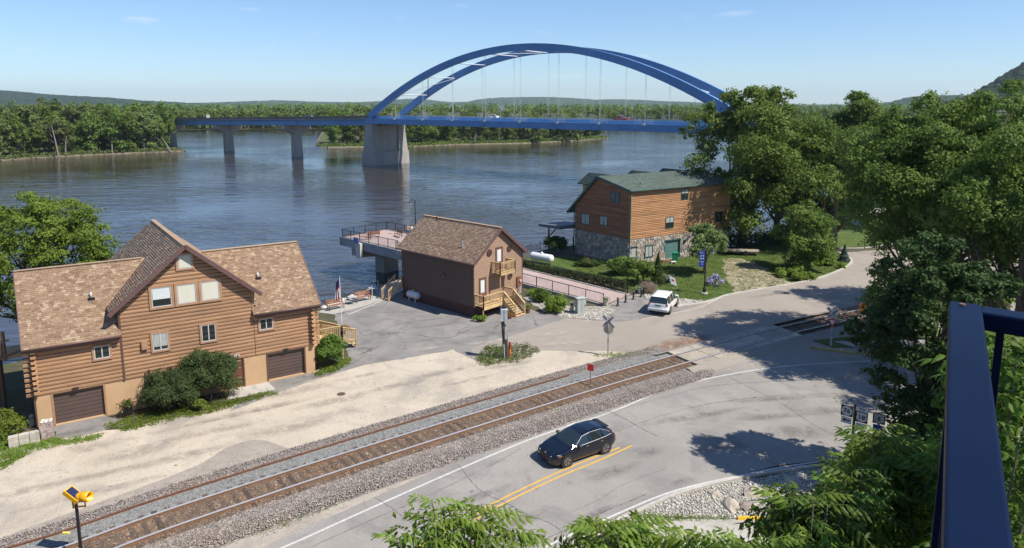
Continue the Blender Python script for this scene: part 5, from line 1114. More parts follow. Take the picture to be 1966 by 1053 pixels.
# hedge between walkway and lawn
FH = Frame((8.67, 62.56), 138.7, 48.7); p0, p1 = FH(21, 5.75, 0), FH(1.2, 5.75, 0); t = thing('hedge', 'long low clipped hedge beside the pink walkway', 'hedge', tuple((p0+p1)/2))
BB = np.array([tuple(p0.lerp(p1, f)-(p0+p1)/2+Vector((0, random.uniform(-.2, .3), .55))) + (.62,) for f in np.linspace(0, 1, 34)]); link('foliage', crown_mesh('foliage', BB, 17000, .14, .1, L_drk), t)
# weeds and tufts of grass (uncountable)
weeds('grass_weeds', inpoly(gp((915, 690), (935, 668), (1010, 665), (1038, 674), (1000, 695), (930, 705)), 260, 0), 14, .16, .05, leaf_mat('weed_leaf', (.09, .13, .03), (.17, .2, .06), .2), .3, .12)
weeds('grass_weeds', inpoly(gp((200, 820), (250, 800), (440, 770), (520, 752), (530, 757), (430, 788), (240, 828)), 420, 0), 16, .13, .04, L_yel, .16, .12)
weeds('grass_weeds', inpoly(gp((0, 905), (0, 830), (75, 838), (120, 846), (200, 835), (180, 846), (60, 868)), 500, 0), 14, .12, .04, L_yel, .14, .12)
weeds('grass_weeds', inpoly(gp((600, 724), (625, 706), (672, 690), (668, 700), (640, 716)), 120, 0), 16, .14, .05, L_yel, .2, .12)
weeds('grass_weeds', inpoly(gp((1130, 683), (1170, 678), (1230, 677), (1250, 681), (1180, 690)), 90, 0), 10, .12, .03, L_yel, .12, .12)
weeds('grass_weeds', inpoly(gp((1210, 990), (1290, 990), (1400, 993), (1400, 999), (1250, 1000)), 160, 0), 10, .09, .03, L_yel, .08, .1)
weeds('grass_weeds', inpoly(gp((500, 1010), (650, 950), (760, 905), (770, 915), (640, 975), (480, 1045)), 150, 0), 10, .08, .025, L_far2, .07, .08)
weeds('lawn_blades', inpoly(gp((1060, 495), (1110, 497), (1210, 504), (1400, 484), (1440, 480), (1590, 470), (1630, 500), (1600, 522), (1500, 547), (1400, 564), (1330, 580), (1240, 560), (1150, 540)), 9000, .03), 5, .14, .03, leaf_mat('lawn_blade', (.09, .15, .025), (.16, .22, .05), .3), .07, .12)
weeds('hillside_brush', [(random.uniform(-10, 30), random.uniform(5, 22), 0) for _ in range(1)], 1, .1, .05, L_drk)

# ---------------------------------------------------------------- foreground trees with compound leaves, just below the balcony
def frond_mesh(k, pairs=6, L_=.34, ll=.105, lw=.034, m=None):
    V = []; F = []; r = []; random.seed(100+k)
    def leaflet(p, d, nrm, s):
        d = d.normalized(); b = d.cross(nrm).normalized(); dr = Vector((0, 0, -.62)); i = len(V); l = ll*s; w_ = lw*s
        V.extend([p, p+d*l*.3+b*w_*.5+dr*l*.12, p+d*l*.35+dr*l*.05-nrm*.004, p+d*l*.3-b*w_*.5+dr*l*.12, p+d*l*.7+b*w_*.38+dr*l*.5, p+d*l*.7+dr*l*.4-nrm*.004, p+d*l*.7-b*w_*.38+dr*l*.5, p+d*l+dr*l*1.0])
        F.extend([(i, i+1, i+2, i+2), (i, i+2, i+3, i+3), (i+1, i+4, i+5, i+2), (i+2, i+5, i+6, i+3), (i+4, i+7, i+5, i+5), (i+5, i+7, i+6, i+6)]); q = random.random(); r.extend([q]*6)
    prev = None
    for j in range(pairs*2+1):
        f = j/(pairs*2); p = Vector((L_*f, random.uniform(-.004, .004), .10*f-.26*f*f)); tan = Vector((1, 0, .10/L_-.52*f/L_*.9)).normalized()
        if prev is not None:
            i = len(V); w_ = .0035; V.extend([prev+Vector((0, w_, 0)), prev-Vector((0, w_, 0)), p-Vector((0, w_, 0)), p+Vector((0, w_, 0))]); F.append((i, i+1, i+2, i+3)); r.append(.9)
        prev = p
        if j % 2 == 0 and j > 1:
            s = .75+.5*math.sin(f*2.6); nrm = Vector((0, 0, 1))
            for sg in (-1, 1):
                if random.random() < .1: continue
                leaflet(p, Vector((.45, sg, random.uniform(-.7, .1))), Vector((random.uniform(-.2, .2), random.uniform(-.2, .2), 1)), s*random.uniform(.85, 1.1))
    leaflet(prev, Vector((1, 0, -.5)), Vector((0, 0, 1)), 1.0)
    V2 = [tuple(v) for v in V]; me = bpy.data.meshes.new('leaf'); me.from_pydata(V2, [], [f[:3] if f[2] == f[3] else f for f in F]); me.attributes.new('rnd', 'FLOAT', 'FACE').data.foreach_set('value', r); me.materials.append(m or L_ash); return me
fronds = [frond_mesh(k) for k in range(5)]; fronds_d = [frond_mesh(k+10, m=leaf_mat('compound_leaflet_deep', (.06, .115, .015), (.13, .20, .035), .3, .4, .45)) for k in range(3)]
random.seed(11)
def VP(u, v, Z):     # point at optical depth Z on a sight line
    yc = (v-397)/1300*Z; return Vector(((u-983)/1300*Z, Z*math.cos(TH)-yc*math.sin(TH), H-(yc*math.cos(TH)+Z*math.sin(TH))))
def frond_tree(label, spots, meshes, foot, per=7, sc0=1., maxn=290, extra=0):
    """spots: (u, v, depth) of shoot tips"""
    t = thing('walnut_tree', label, 'tree', foot); foot = Vector(foot); n = 0; mb = MB(); tips = []
    cen = sum((VP(*s) for s in spots), Vector())/len(spots); hub = Vector((cen.x, cen.y, min(VP(*s).z for s in spots)-1.2))
    mb.path([foot-Vector((0, 0, .3)), foot.lerp(hub, .5)+Vector((.1, .05, 0)), hub], [.12, .09, .06], 7)
    for s in spots:
        tip = VP(*s); md = hub.lerp(tip, .55)+Vector((random.uniform(-.1, .1), random.uniform(-.1, .1), -.15)); mb.path([hub, md, tip], [.03, .018, .006], 5)
        for k in range(per):
            if n >= maxn: break
            f = 1-.5*(k/per)**1.2; p = md.lerp(tip, max(0, (f-.45)/.55)) if f > .45 else md
            o = link('leaf', random.choice(meshes), t, p); az = k*2.4+random.uniform(-.4, .4); o.rotation_euler = (random.uniform(-.25, .25), random.uniform(-.75, -.1)+(.35 if k > 2 else 0), az); s_ = sc0*random.uniform(.8, 1.2); o.scale = (s_, s_, s_); n += 1
    off = Vector(t.location); mb.v = [tuple(Vector(v)-off) for v in mb.v]; link('trunk', mb.mesh('trunk', M_bark, smooth=True), t)
    if extra:
        V = []; B = np.array([tuple(VP(s[0], s[1]+55, s[2]+.35)-off)+(.42,) for s in spots]); o = link('inner_foliage', crown_mesh('inner_foliage', B, extra, .11, .045, meshes[0].materials[0]), t); o['kind'] = 'stuff'
    return t
def spots_in(n, top, u0, u1, v1, Z0, Z1):
    """random shoot tips below a skyline given as (u,v) points"""
    us = [p[0] for p in top]; vs = [p[1] for p in top]; o = []
    for i in range(n):
        u = random.uniform(u0, u1); vt = float(np.interp(u, us, vs)); f = random.random()**1.5
        if i < n*.45: f = random.random()*.12
        o.append((u, vt+14+f*(v1-vt), random.uniform(Z0, Z1)))
    return o
sA = [(829, 962, 7), (812, 985, 7), (850, 980, 7.1), (868, 990, 7), (838, 1010, 7), (790, 1025, 7), (760, 1035, 7), (905, 975, 7.2), (928, 985, 7.1), (915, 1005, 7), (890, 1012, 7), (945, 1010, 7), (975, 1018, 7.1), (990, 1030, 7), (860, 1030, 7), (930, 1035, 6.9), (820, 1045, 7), (780, 1060, 7), (890, 1060, 6.9), (970, 1055, 7), (850, 1080, 6.8), (930, 1085, 6.8)]
frond_tree('leafy walnut tree top rising in front of the yellow road lines', sA, fronds, (-.9, 6.6, 10.9), 7, .85, extra=500)
sB = spots_in(34, [(1125, 1040), (1150, 995), (1185, 1000), (1215, 975), (1240, 1000), (1290, 1010), (1322, 1000), (1350, 1020), (1400, 1030), (1500, 1030)], 1130, 1520, 1130, 6.6, 7.6)
frond_tree('leafy walnut tree top in front of the white rock bed', sB, fronds, (2.4, 6.6, 10.9), 8, .88, extra=2500)
sC = spots_in(38, [(1500, 985), (1530, 930), (1550, 925), (1575, 960), (1600, 960), (1640, 915), (1700, 910), (1830, 930)], 1500, 1690, 1110, 7.0, 8.6)
frond_tree('dark walnut tree top below the route signs', sC, fronds_d+fronds[:1], (3.8, 7.0, 10.6), 8, .95, extra=9000)
sD = spots_in(38, [(1600, 920), (1645, 885), (1668, 835), (1690, 800), (1720, 815), (1740, 840), (1775, 850), (1810, 880), (1850, 860)], 1610, 1850, 1110, 8.0, 10)
frond_tree('tall walnut tree top left of the blue balcony rail', sD, fronds+fronds_d, (6.2, 8.0, 9.9), 8, 1.1, extra=12000)
sE = spots_in(34, [(1860, 700), (1900, 660), (1930, 640), (1990, 620), (2080, 640)], 1865, 2060, 1100, 5.0, 9)
frond_tree('walnut tree seen through the balcony rail at the right edge', sE, fronds_d+fronds[:2], (7.6, 6.0, 11.2), 7, 1.1, extra=12000)

q = resample([G(u, v) for u, v in ((1330, 452), (1400, 470), (1440, 470), (1480, 466), (1540, 452), (1570, 440))], .8); weeds('riverside_undergrowth', [(p.x, p.y-1.0, 0) for p in q], 220, .28, .2, L_drk, 1.7, .9)
# ================================================================ VEHICLES
def paint(name, col, rough=.22, coat=1., dust=.12): 
    m, n, bs = nodes_of(name); bs.inputs['Base Color'].default_value = (*col, 1); bs.inputs['Roughness'].default_value = rough; bs.inputs['Coat Weight'].default_value = coat; bs.inputs['Coat Roughness'].default_value = .04
    co = texco(n); c = mix(n, ramp(n, noise(n, co, 2.5, 4), .35, .7, 0, dust), col, (.25, .22, .18)); n.links.new(c, bs.inputs['Base Color']); return m
M_tyre = mat('tyre_rubber', (.025, .025, .025), .85, .2, 8); M_rim = mat('alloy_rim', (.45, .45, .46), .3, .05, 3, metal=.8); M_chrome = mat('chrome', (.8, .8, .8), .1, .02, 3, metal=1)
M_tail = mat('red_lens', (.55, .02, .02), .15, .05, 3, coat=1); M_lamp = mat('clear_lens', (.7, .72, .74), .1, .05, 3, coat=1); M_amber = mat('amber_lens', (.7, .22, .03), .2, .05, 3)
M_cglass = glass_mat('car_glass', (.015, .022, .024), .02)
PLACE = []
def car(name, label, cat, pos, az, L_, W_, top, belt, bot, hw, rw, greenh, wsx, rsx, pillars, col, wr=.33, wx=(.85, 3.5), hatch=False, simple=False, group=None, rim=None):
    pos = Vector(pos); t = thing(name, label, cat, (0, 0, 0), group); N = 30 if simple else 64
    I = lambda tab, x: float(np.interp(x, [p[0] for p in tab], [p[1] for p in tab]))
    seg = (1, 3, 2, 3, 1, 3); rows = []; xs = [L_*i/N for i in range(N+1)]
    for x in xs:
        h, b, bt, T, r_ = I(hw, x)*W_/2, I(belt, x), I(bot, x), I(top, x), I(rw, x)*W_/2
        bz = .10 if T-b > .2 else .012
        pts = [(h*.9, bt), (h*.99, bt+.14), (h, b*.72), (h*.975, b), (r_, T-bz*.6), (r_*.86, T-.012), (0, T)]
        o = [pts[0]]
        for k, s in enumerate(seg):
            for q in range(1, s+1): f = q/s; o.append((pts[k][0]*(1-f)+pts[k+1][0]*f, pts[k][1]*(1-f)+pts[k+1][1]*f))
        rows.append(o)
    M_ = len(rows[0]); cum = np.cumsum((0,)+seg); g3, g4, g6 = cum[3], cum[4], cum[6]
    parts = {}
    def reg(i, j, sd):
        x = (xs[i]+xs[i+1])/2
        if g3 <= j < g4 and greenh[0] < x < greenh[1]:
            T, b = I(top, x), I(belt, x)
            if T-b < .16: return 'body'
            for k, (a, c) in enumerate(pillars):
                if a < x < c: return 'body'
            k = sum(1 for a, c in pillars if x > c); return f'side_window|{sd}|{k}'
        if j >= g4 and wsx[0] < x < wsx[1]: return 'windshield'
        if j >= g4 and rsx[0] < x < rsx[1]: return 'rear_window'
        return 'body'
    for sd in (1, -1):
        for i in range(N):
            for j in range(M_-1):
                k = reg(i, j, sd); mb = parts.setdefault(k, {}) ; mb.setdefault('f', []).append((sd, i, j))
    def P3(sd, i, j, d=0): y, z = rows[i][j]; return (xs[i]-L_/2, sd*(y+d), z)
    for k, v in parts.items():
        mb = MB(); ids = {}; nm = k.split('|')[0]
        def vid(sd, i, j):
            key = (sd if rows[i][j][0] > 1e-6 else 0, i, j)
            if key not in ids: ids[key] = len(mb.v); mb.v.append(P3(sd, i, j))
            return ids[key]
        for sd, i, j in v['f']:
            q = [vid(sd, i, j), vid(sd, i+1, j), vid(sd, i+1, j+1), vid(sd, i, j+1)]
            mb.f.append(tuple(q if sd > 0 else q[::-1])); mb.r.append(.5); mb.m.append(0)
        if nm == 'body':
            for i in (0, N):
                ring = [vid(1, i, j) for j in range(M_)]+[vid(-1, i, j) for j in range(M_-2, -1, -1)]; mb.f.append(tuple(ring)); mb.r.append(.5); mb.m.append(0)
        o = link(nm, mb.mesh(nm, col if nm == 'body' else M_cglass, smooth=True), t)
    for x in wx:
        for sd in (1, -1):
            y = sd*I(hw, x)*W_/2; c = (x-L_/2, y, wr)
            MB().lathe([(wr+.06, -.04), (wr+.06, .004), (wr*.5, .006)], (c[0], y, wr+.01), 24, axis=(0, sd, 0)).build('wheel_arch', M_black, t)
            w_ = MB().lathe([(wr*.62, -.2), (wr*.92, -.2), (wr, -.15), (wr, -.02), (wr*.93, .02), (wr*.64, .018), (wr*.62, -.02)], c, 24, axis=(0, sd, 0), cap=False).build('wheel', M_tyre, t, smooth=False)
            MB().lathe([(wr*.62, .0), (wr*.64, .016), (wr*.56, .014), (wr*.54, -.06), (.02, -.06)], c, 24, axis=(0, sd, 0), cap=False).build('rim_dish', M_black, w_)
            if not simple:
                for s in range(5):
                    a = s*2*math.pi/5+.3; 
                    for da in (-.16, .16): MB().beam((c[0]+.05*math.cos(a), y+sd*-.005, c[2]+.05*math.sin(a)), (c[0]+wr*.6*math.cos(a+da), y+sd*.006, c[2]+wr*.6*math.sin(a+da)), .035, .03, up=(0, 1, 0)).build('spoke', rim or M_rim, w_)
            MB().lathe([(wr*.58, .0), (wr*.64, .012), (wr*.64, .02), (wr*.58, .02)], c, 24, axis=(0, sd, 0), cap=False).build('rim', rim or M_rim, w_)
    t['_p'] = 0; del t['_p']; PLACE.append((t, pos, az)); return t, (lambda x, y, z: (x-L_/2, y, z)), I
# heading: local -x is forward, so the body is turned by az+180
t, f, I = car('hatchback', 'glossy black five-door hatchback driving towards the lower left on the highway', 'car', (3.58, 34.95, .012), 212.4+180, 4.36, 1.84,
    top=[(0, .62), (.12, .74), (.5, .86), (1.0, .96), (1.12, 1.0), (1.95, 1.40), (2.5, 1.475), (3.2, 1.46), (3.85, 1.36), (4.12, 1.12), (4.25, 1.02), (4.36, .80)],
    belt=[(0, .58), (.15, .70), (.6, .80), (1.1, .93), (2.2, .98), (3.4, 1.03), (4.0, 1.06), (4.2, .98), (4.36, .78)], bot=[(0, .28), (.3, .2), (3.9, .2), (4.36, .36)],
    hw=[(0, .70), (.12, .84), (.35, .94), (.8, .99), (1.5, 1), (3.4, 1), (3.9, .96), (4.2, .88), (4.36, .78)], rw=[(0, .6), (.3, .78), (1.1, .84), (1.5, .78), (1.95, .68), (2.5, .66), (3.6, .64), (3.9, .66), (4.36, .6)],
    greenh=(1.35, 3.95), wsx=(1.16, 1.98), rsx=(3.82, 4.14), pillars=[(1.35, 1.42), (2.32, 2.42), (3.25, 3.32)], col=paint('black_car_paint', (.004, .006, .014), .10, .5, .0), wr=.335, wx=(.86, 3.51))
M_cb = MATS.get('black_paint')
for sd in (1, -1):
    MB().hexa([f(.10, sd*.42, .60), f(.02, sd*.48, .66), f(.30, sd*.80, .68), f(.55, sd*.87, .70), f(.16, sd*.44, .70), f(.16, sd*.52, .73), f(.32, sd*.80, .78), f(.60, sd*.86, .80)]).build('headlight', M_lamp, t)
    MB().beam(f(.32, sd*.83, .70), f(.5, sd*.865, .72), .02, .05).build('indicator', M_amber, t)
    MB().beam(f(.12, sd*.62, .36), f(.2, sd*.72, .36), .05, .06).build('fog_lamp', M_lamp, t)
    MB().hexa([f(3.98, sd*.84, .86), f(4.22, sd*.62, .86), f(4.26, sd*.66, .88), f(4.0, sd*.885, .88), f(3.98, sd*.80, 1.10), f(4.10, sd*.68, 1.10), f(4.14, sd*.70, 1.08), f(4.0, sd*.86, 1.08)]).build('tail_light', M_tail, t)
    m_ = MB().lathe([(.02, -.12), (.10, -.08), (.115, 0), (.09, .06), (.02, .07)], f(1.62, sd*1.0, 1.0), 10, axis=(1, 0, 0)).build('mirror', M_cb, t, smooth=True)
    for x in (2.1, 3.1): MB().beam(f(x, sd*.93, .87), f(x+.17, sd*.93, .875), .03, .035).build('door_handle', M_chrome, t)
    MB().path([f(1.38, sd*.905, .985), f(2.2, sd*.91, 1.0), f(3.3, sd*.905, 1.04), f(3.9, sd*.87, 1.075)], .009, 4).build('belt_trim', M_wgal, t)
    MB().path([f(1.5, sd*.84, 1.08), f(1.98, sd*.665, 1.365), f(2.5, sd*.64, 1.43), f(3.3, sd*.63, 1.41), f(3.88, sd*.76, 1.16)], .008, 4).build('roof_trim', M_wgal, t)
    for x, a in ((1.48, 1.38), (2.40, 2.38), (3.42, 3.2)): MB().path([f(x, sd*.918, .28), f(x, sd*.925, .6), f(a, sd*.91, .95)], .006, 3).build('door_seam', M_soffit, t)
MB().box(*(lambda a, b: (a-2.18, b-2.18))(-.012, .06), -.42, .42, .34, .52).build('grille', M_soffit, t); MB().lathe([(.07, 0), (.07, .02)], f(.06, 0, .68), 14, axis=(-1, 0, .35)).build('badge', M_rim, t)
MB().hexa([f(3.72, -.56, 1.36), f(3.98, -.52, 1.33), f(3.98, .52, 1.33), f(3.72, .56, 1.36), f(3.72, -.56, 1.395), f(4.0, -.53, 1.365), f(4.0, .53, 1.365), f(3.72, .56, 1.395)]).build('spoiler', M_cb, t)

t, f, I = car('suv', 'white four-wheel-drive estate parked beside the bollards, seen from behind', 'suv', (14.3, 61.5, .014), 63.5+180, 4.75, 1.86,
    top=[(0, .78), (.15, .92), (1.2, 1.05), (1.35, 1.08), (1.95, 1.68), (2.4, 1.76), (4.35, 1.74), (4.5, 1.66), (4.68, 1.12), (4.75, .9)],
    belt=[(0, .72), (.2, .86), (1.3, 1.0), (2.4, 1.05), (4.5, 1.08), (4.75, .85)], bot=[(0, .36), (.3, .3), (4.4, .32), (4.75, .42)],
    hw=[(0, .80), (.2, .93), (.6, .99), (2, 1), (4.2, 1), (4.6, .965), (4.75, .93)], rw=[(0, .7), (.3, .84), (1.3, .88), (1.9, .78), (2.4, .76), (4.4, .75), (4.6, .90), (4.75, .86)],
    greenh=(1.55, 4.45), wsx=(1.38, 1.96), rsx=(4.47, 4.70), pillars=[(1.55, 1.64), (2.45, 2.56), (3.4, 3.5)], col=paint('white_car_paint', (.78, .79, .80), .3), wr=.36, wx=(.88, 3.72))
for sd in (1, -1):
    MB().box(2.29, 2.345, min(sd*.72, sd*.90), max(sd*.72, sd*.90), .92, 1.12).build('tail_light', M_tail, t)
    MB().beam(f(1.7, sd*1.02, 1.12), f(1.85, sd*1.02, 1.12), .16, .17).build('mirror', M_cb, t); MB().beam(f(.05, sd*.6, .8), f(.12, sd*.8, .8), .06, .14).build('headlight', M_lamp, t)
    MB().path([f(2.2, sd*.62, 1.80), f(4.2, sd*.60, 1.80)], .018, 5).build('roof_rail', M_wgal, t)
    for x, a in ((1.5, 1.5), (2.5, 2.5), (3.45, 3.45)): MB().path([f(x, sd*.925, .36), f(x, sd*.935, .7), f(a, sd*.915, 1.02)], .007, 3).build('door_seam', M_soffit, t)
MB().box(2.33, 2.50, -.90, .90, .46, .66).build('rear_bumper', mat('bumper_grey_white', (.62, .63, .64), .5), t); MB().box(2.34, 2.375, -.24, .24, .84, .98).build('licence_plate', mat('blue_grey_plate', (.12, .15, .25), .5), t)
MB().box(2.335, 2.36, -.34, .34, 1.0, 1.04).build('tailgate_handle', M_wgal, t)
def ubridge(u, off):
    best = min(np.linspace(-12, 9, 2200), key=lambda k: abs(983+1300*bp(k, off).x/(bp(k, off).y*math.cos(TH)+(H-DZ)*math.sin(TH))-u)); return best
def small_car(name, label, u, off, col, z, pickup=False):
    k = ubridge(u, off); p = bp(k, off, z); az = math.degrees(math.atan2(Bd.y, Bd.x))
    tp = [(0, .75), (1.1, .95), (1.7, 1.5), (2.8, 1.52), (2.95, 1.5), (3.2, 1.0), (5.0, 1.0)] if pickup else [(0, .65), (1.1, .9), (1.9, 1.38), (3.2, 1.4), (4.0, 1.0), (4.6, .85)]
    bt = [(0, .7), (1.1, .9), (5, .95)] if pickup else [(0, .6), (1.1, .86), (4, .92), (4.6, .8)]
    car(name, label, 'car' if not pickup else 'pickup', p, az, 5.0 if pickup else 4.6, 1.85, tp, bt, [(0, .3), (5, .3)], [(0, .85), (.5, 1), (4.2, 1), (5, .9)], [(0, .8), (1.1, .85), (1.8, .72), (3.1, .72), (4.2, .85), (5, .88)], (1.3, 3.9 if not pickup else 3.0), (1.2, 1.8), (3.3, 3.95) if not pickup else (2.96, 3.16), [(2.3, 2.42)], col, .34, (.9, 3.8), simple=True)
small_car('white_car', 'small white car driving on the blue bridge deck', 947, 10, paint('bridge_car_white', (.7, .72, .74)), DZ-.32)
small_car('red_pickup', 'dark red pickup truck on the bridge below the right part of the arch', 1193, 10, paint('bridge_car_red', (.28, .02, .03)), DZ-.32, True)
small_car('dark_car', 'dark car on the left approach of the bridge', 594, 4, paint('bridge_car_dark', (.03, .035, .04)), dz(ubridge(594, 4))-.5)

for t, pos, az in PLACE: t.location = pos; t.rotation_euler = (0, 0, R(az))
# ================================================================ SIGNS, POSTS, SMALL STREET THINGS
def text(parent, s, p, xdir, n, size, m, name='lettering', bold=.0):
    """flat lettering standing on a board: p centre, xdir reading direction, n board normal"""
    cu = bpy.data.curves.new(name, 'FONT'); cu.body = s; cu.size = size; cu.align_x = 'CENTER'; cu.align_y = 'CENTER'; cu.extrude = .002; cu.offset = bold; cu.resolution_u = 2
    tmp = bpy.data.objects.new(name, cu); COL.objects.link(tmp); dg = bpy.context.evaluated_depsgraph_get(); me = bpy.data.meshes.new_from_object(tmp.evaluated_get(dg)); bpy.data.objects.remove(tmp)
    me.materials.clear(); me.materials.append(m); o = link(name, me, parent); X = Vector(xdir).normalized(); Nn = Vector(n).normalized(); Y = Nn.cross(X)
    M4 = Matrix((X, Y, Nn)).transposed().to_4x4(); o.rotation_euler = M4.to_euler(); o.location = Vector(p)-wloc(parent); return o
M_signw = mat('sign_white', (.72, .72, .70), .5, .06, 3); M_signk = mat('sign_black', (.02, .02, .02), .5); M_signback = mat('sign_back', (.50, .42, .32), .6, .1, 3); M_signred = mat('sign_red', (.50, .02, .025), .5, .1, 3); M_signblue = mat('sign_blue', (.03, .10, .42), .5); M_postg = mat('grey_square_post', (.42, .40, .37), .7, .12, 3)
UP = Vector((0, 0, 1))
def crossbuck(label, base, az, h, stop_back):
    t = thing('crossbuck_sign', label, 'railway sign', base); b = Vector(base); n = Vector((math.cos(R(az)), math.sin(R(az)), 0)); x = UP.cross(n).normalized()
    MB().beam(b, b+UP*(h-.1), .10, .10).build('post', M_postg, t); c = b+UP*(h-.45)+n*.08
    for k, (s, words) in enumerate(((1, 'CROSSING'), (-1, 'RAIL ROAD'))):
        d = (x*math.cos(R(47))+UP*s*math.sin(R(47))).normalized(); q = n.cross(d); c2 = c+n*(.02*k)
        o = MB().hexa([c2-d*.61-q*.115, c2+d*.61-q*.115, c2+d*.61-q*.115+n*.012, c2-d*.61-q*.115+n*.012, c2-d*.61+q*.115, c2+d*.61+q*.115, c2+d*.61+q*.115+n*.012, c2-d*.61+q*.115+n*.012]).build('board', M_signw, t)
        if words == 'RAIL ROAD':
            text(o, 'RAIL', c2-d*.36+n*.016, d, n, .20, M_signk, bold=.006); text(o, 'ROAD', c2+d*.36+n*.016, d, n, .20, M_signk, bold=.006)
        else: text(o, words, c2+n*.036, d, n, .20, M_signk, bold=.006)
    c = b+UP*(h-1.12)
    if stop_back:
        pts = [c-n*.06+(x*math.cos(R(22.5+45*i))+UP*math.sin(R(22.5+45*i)))*.40 for i in range(8)]; MB().prism(pts, n*-.01).build('stop_sign_back', M_signback, t)
        MB().beam(b+UP*1.05+n*.06+x*.0, b+UP*1.35+n*.06, .2, .01).build('blue_plate', M_signblue, t)
    else:
        tri = lambda s, dn: [c+n*(.06+dn)+x*-.42*s+UP*.24*s, c+n*(.06+dn)+x*.42*s+UP*.24*s, c+n*(.06+dn)-UP*.48*s]
        y = MB().prism(tri(1, 0), n*.01).build('yield_sign', M_signred, t); MB().prism(tri(.52, .014), n*.003).build('yield_centre', M_signw, y)
        MB().beam(b+UP*.85+n*.06, b+UP*1.15+n*.06, .26, .01).build('blue_plate', M_signblue, t)
    return t
crossbuck('railroad crossing crossbuck with the tan back of a stop sign, near the gravel lot', tuple(G(1167, 683)), 255, 3.2, True)
crossbuck('shaded railroad crossbuck with a red and white yield sign at the far kerb', tuple(G(1595, 665)), 236, 3.15, False)
b = G(1655, 612); t = thing('work_sign', 'small orange sign panel beside the track at the edge of the dark maple', 'sign', tuple(b))
MB().beam(b, b+UP*1.1, .05, .05).build('post', M_wgal, t); o = MB().box(b.x-.3, b.x+.3, b.y-.03, b.y-.01, .75, 1.45).build('panel', mat('sign_orange', (.75, .20, .02), .5), t); MB().box(b.x-.14, b.x+.14, b.y-.045, b.y-.031, .95, 1.22).build('dark_centre', M_signk, o)
# route signs
def route(label, base, az, kind):
    t = thing('route_sign', label, 'road sign', base); b = Vector(base); n = Vector((math.cos(R(az)), math.sin(R(az)), 0)); x = UP.cross(n).normalized()
    MB().beam(b, b+UP*(3.0 if kind == 'pair' else 2.45), .10, .10).build('post', mat('weathered_sign_post', (.12, .085, .06), .8, .2, 3), t)
    def plate(cx, cz, w_, h_, m=M_signw, d=.07): 
        c = b+x*cx+UP*cz+n*d; return MB().hexa([c-x*w_/2-UP*h_/2, c+x*w_/2-UP*h_/2, c+x*w_/2-UP*h_/2+n*.006, c-x*w_/2-UP*h_/2+n*.006, c-x*w_/2+UP*h_/2, c+x*w_/2+UP*h_/2, c+x*w_/2+UP*h_/2+n*.006, c-x*w_/2+UP*h_/2+n*.006]).build('plate', m, t), c+n*.008
    def arrow(cx, cz):
        o, c = plate(cx, cz, .53, .38); P_ = [(-.19, 0), (-.06, .11), (-.06, .035), (.19, .035), (.19, -.035), (-.06, -.035), (-.06, -.11)]
        MB().prism([c+x*a+UP*q for a, q in P_], n*.003).build('arrow', M_signk, o)
    def num(cx, cz, s, shield):
        o, c = plate(cx, cz, .61, .61, M_signk)
        if shield: P_ = [(-.20, .27), (-.26, .20), (-.22, .08), (-.27, -.06), (-.22, -.19), (0, -.28), (.22, -.19), (.27, -.06), (.22, .08), (.26, .20), (.20, .27), (.1, .24), (0, .27), (-.1, .24)]
        else: P_ = [(.275*math.cos(a), .275*math.sin(a)) for a in np.linspace(0, 6.283, 21)[:-1]]
        MB().prism([c+x*a+UP*q for a, q in P_], n*.003).build('emblem', M_signw, o); text(o, s, c+n*.006-UP*.01, x, n, .36, M_signk, bold=.008)
    if kind == 'pair':
        num(-.37, 2.55, '76', False); arrow(-.37, 2.02); num(.37, 2.40, '18', True); arrow(.37, 1.87); o, c = plate(.37, 2.83, .61, .24); text(o, 'TO', c, x, n, .2, M_signk, bold=.005)
    else: num(0, 2.1, '6', True); o, c = plate(0, 1.55, .53, .38, M_signblue)
    return t
route('double route sign post with plates 76 and 18 above left arrows', tuple(G(1634, 876)), 230, 'pair')
route('partly hidden route sign behind the leaves right of the double sign', tuple(G(1682, 872)), 235, 'one')
# red track marker
b = G(1133, 742); t = thing('derail_marker', 'small red square marker sign between the rails', 'marker', (b.x, b.y, .1)); MB().beam(b+UP*.1, b+UP*1.2, .035, .035).build('post', mat('red_brown_post', (.15, .04, .03), .7), t)
MB().hexa([b+Vector((-.19, .0, 1.15)), b+Vector((.21, -.06, 1.09)), b+Vector((.21, -.04, 1.09)), b+Vector((-.19, .02, 1.15)), b+Vector((-.20, 0, 1.62)), b+Vector((.20, -.06, 1.55)), b+Vector((.20, -.04, 1.55)), b+Vector((-.20, .02, 1.62))]).build('panel', M_signred, t)
# yellow solar beacon in the lower left
b = Vector((-18.3, 26.2, .0)); t = thing('warning_beacon', 'yellow solar powered warning beacon on a dark post in the lower left corner', 'beacon', tuple(b)); M_yel = mat('signal_yellow', (.85, .42, .01), .4, .06, 3)
for dx in (-.045, .045): MB().beam(b+Vector((dx, 0, 0)), b+Vector((dx*.6, 0, 2.55)), .06, .05).build('post', mat('galvanised_dark', (.07, .07, .075), .4, .2, 4, metal=.5), t)
MB().beam(b+Vector((-.12, 0, 2.35)), b+Vector((-.14, 0, 2.75)), .06, .05).build('bracket', M_yel, t); MB().beam(b+Vector((-.12, 0, 2.4)), b+Vector((.42, -.02, 2.45)), .05, .05).build('bracket', M_yel, t); MB().beam(b+Vector((.38, 0, 2.4)), b+Vector((.38, 0, 2.7)), .04, .04).build('bracket', M_yel, t)
c = b+Vector((.30, 0, 2.86)); bx = Vector((.97, -.15, .12)).normalized()
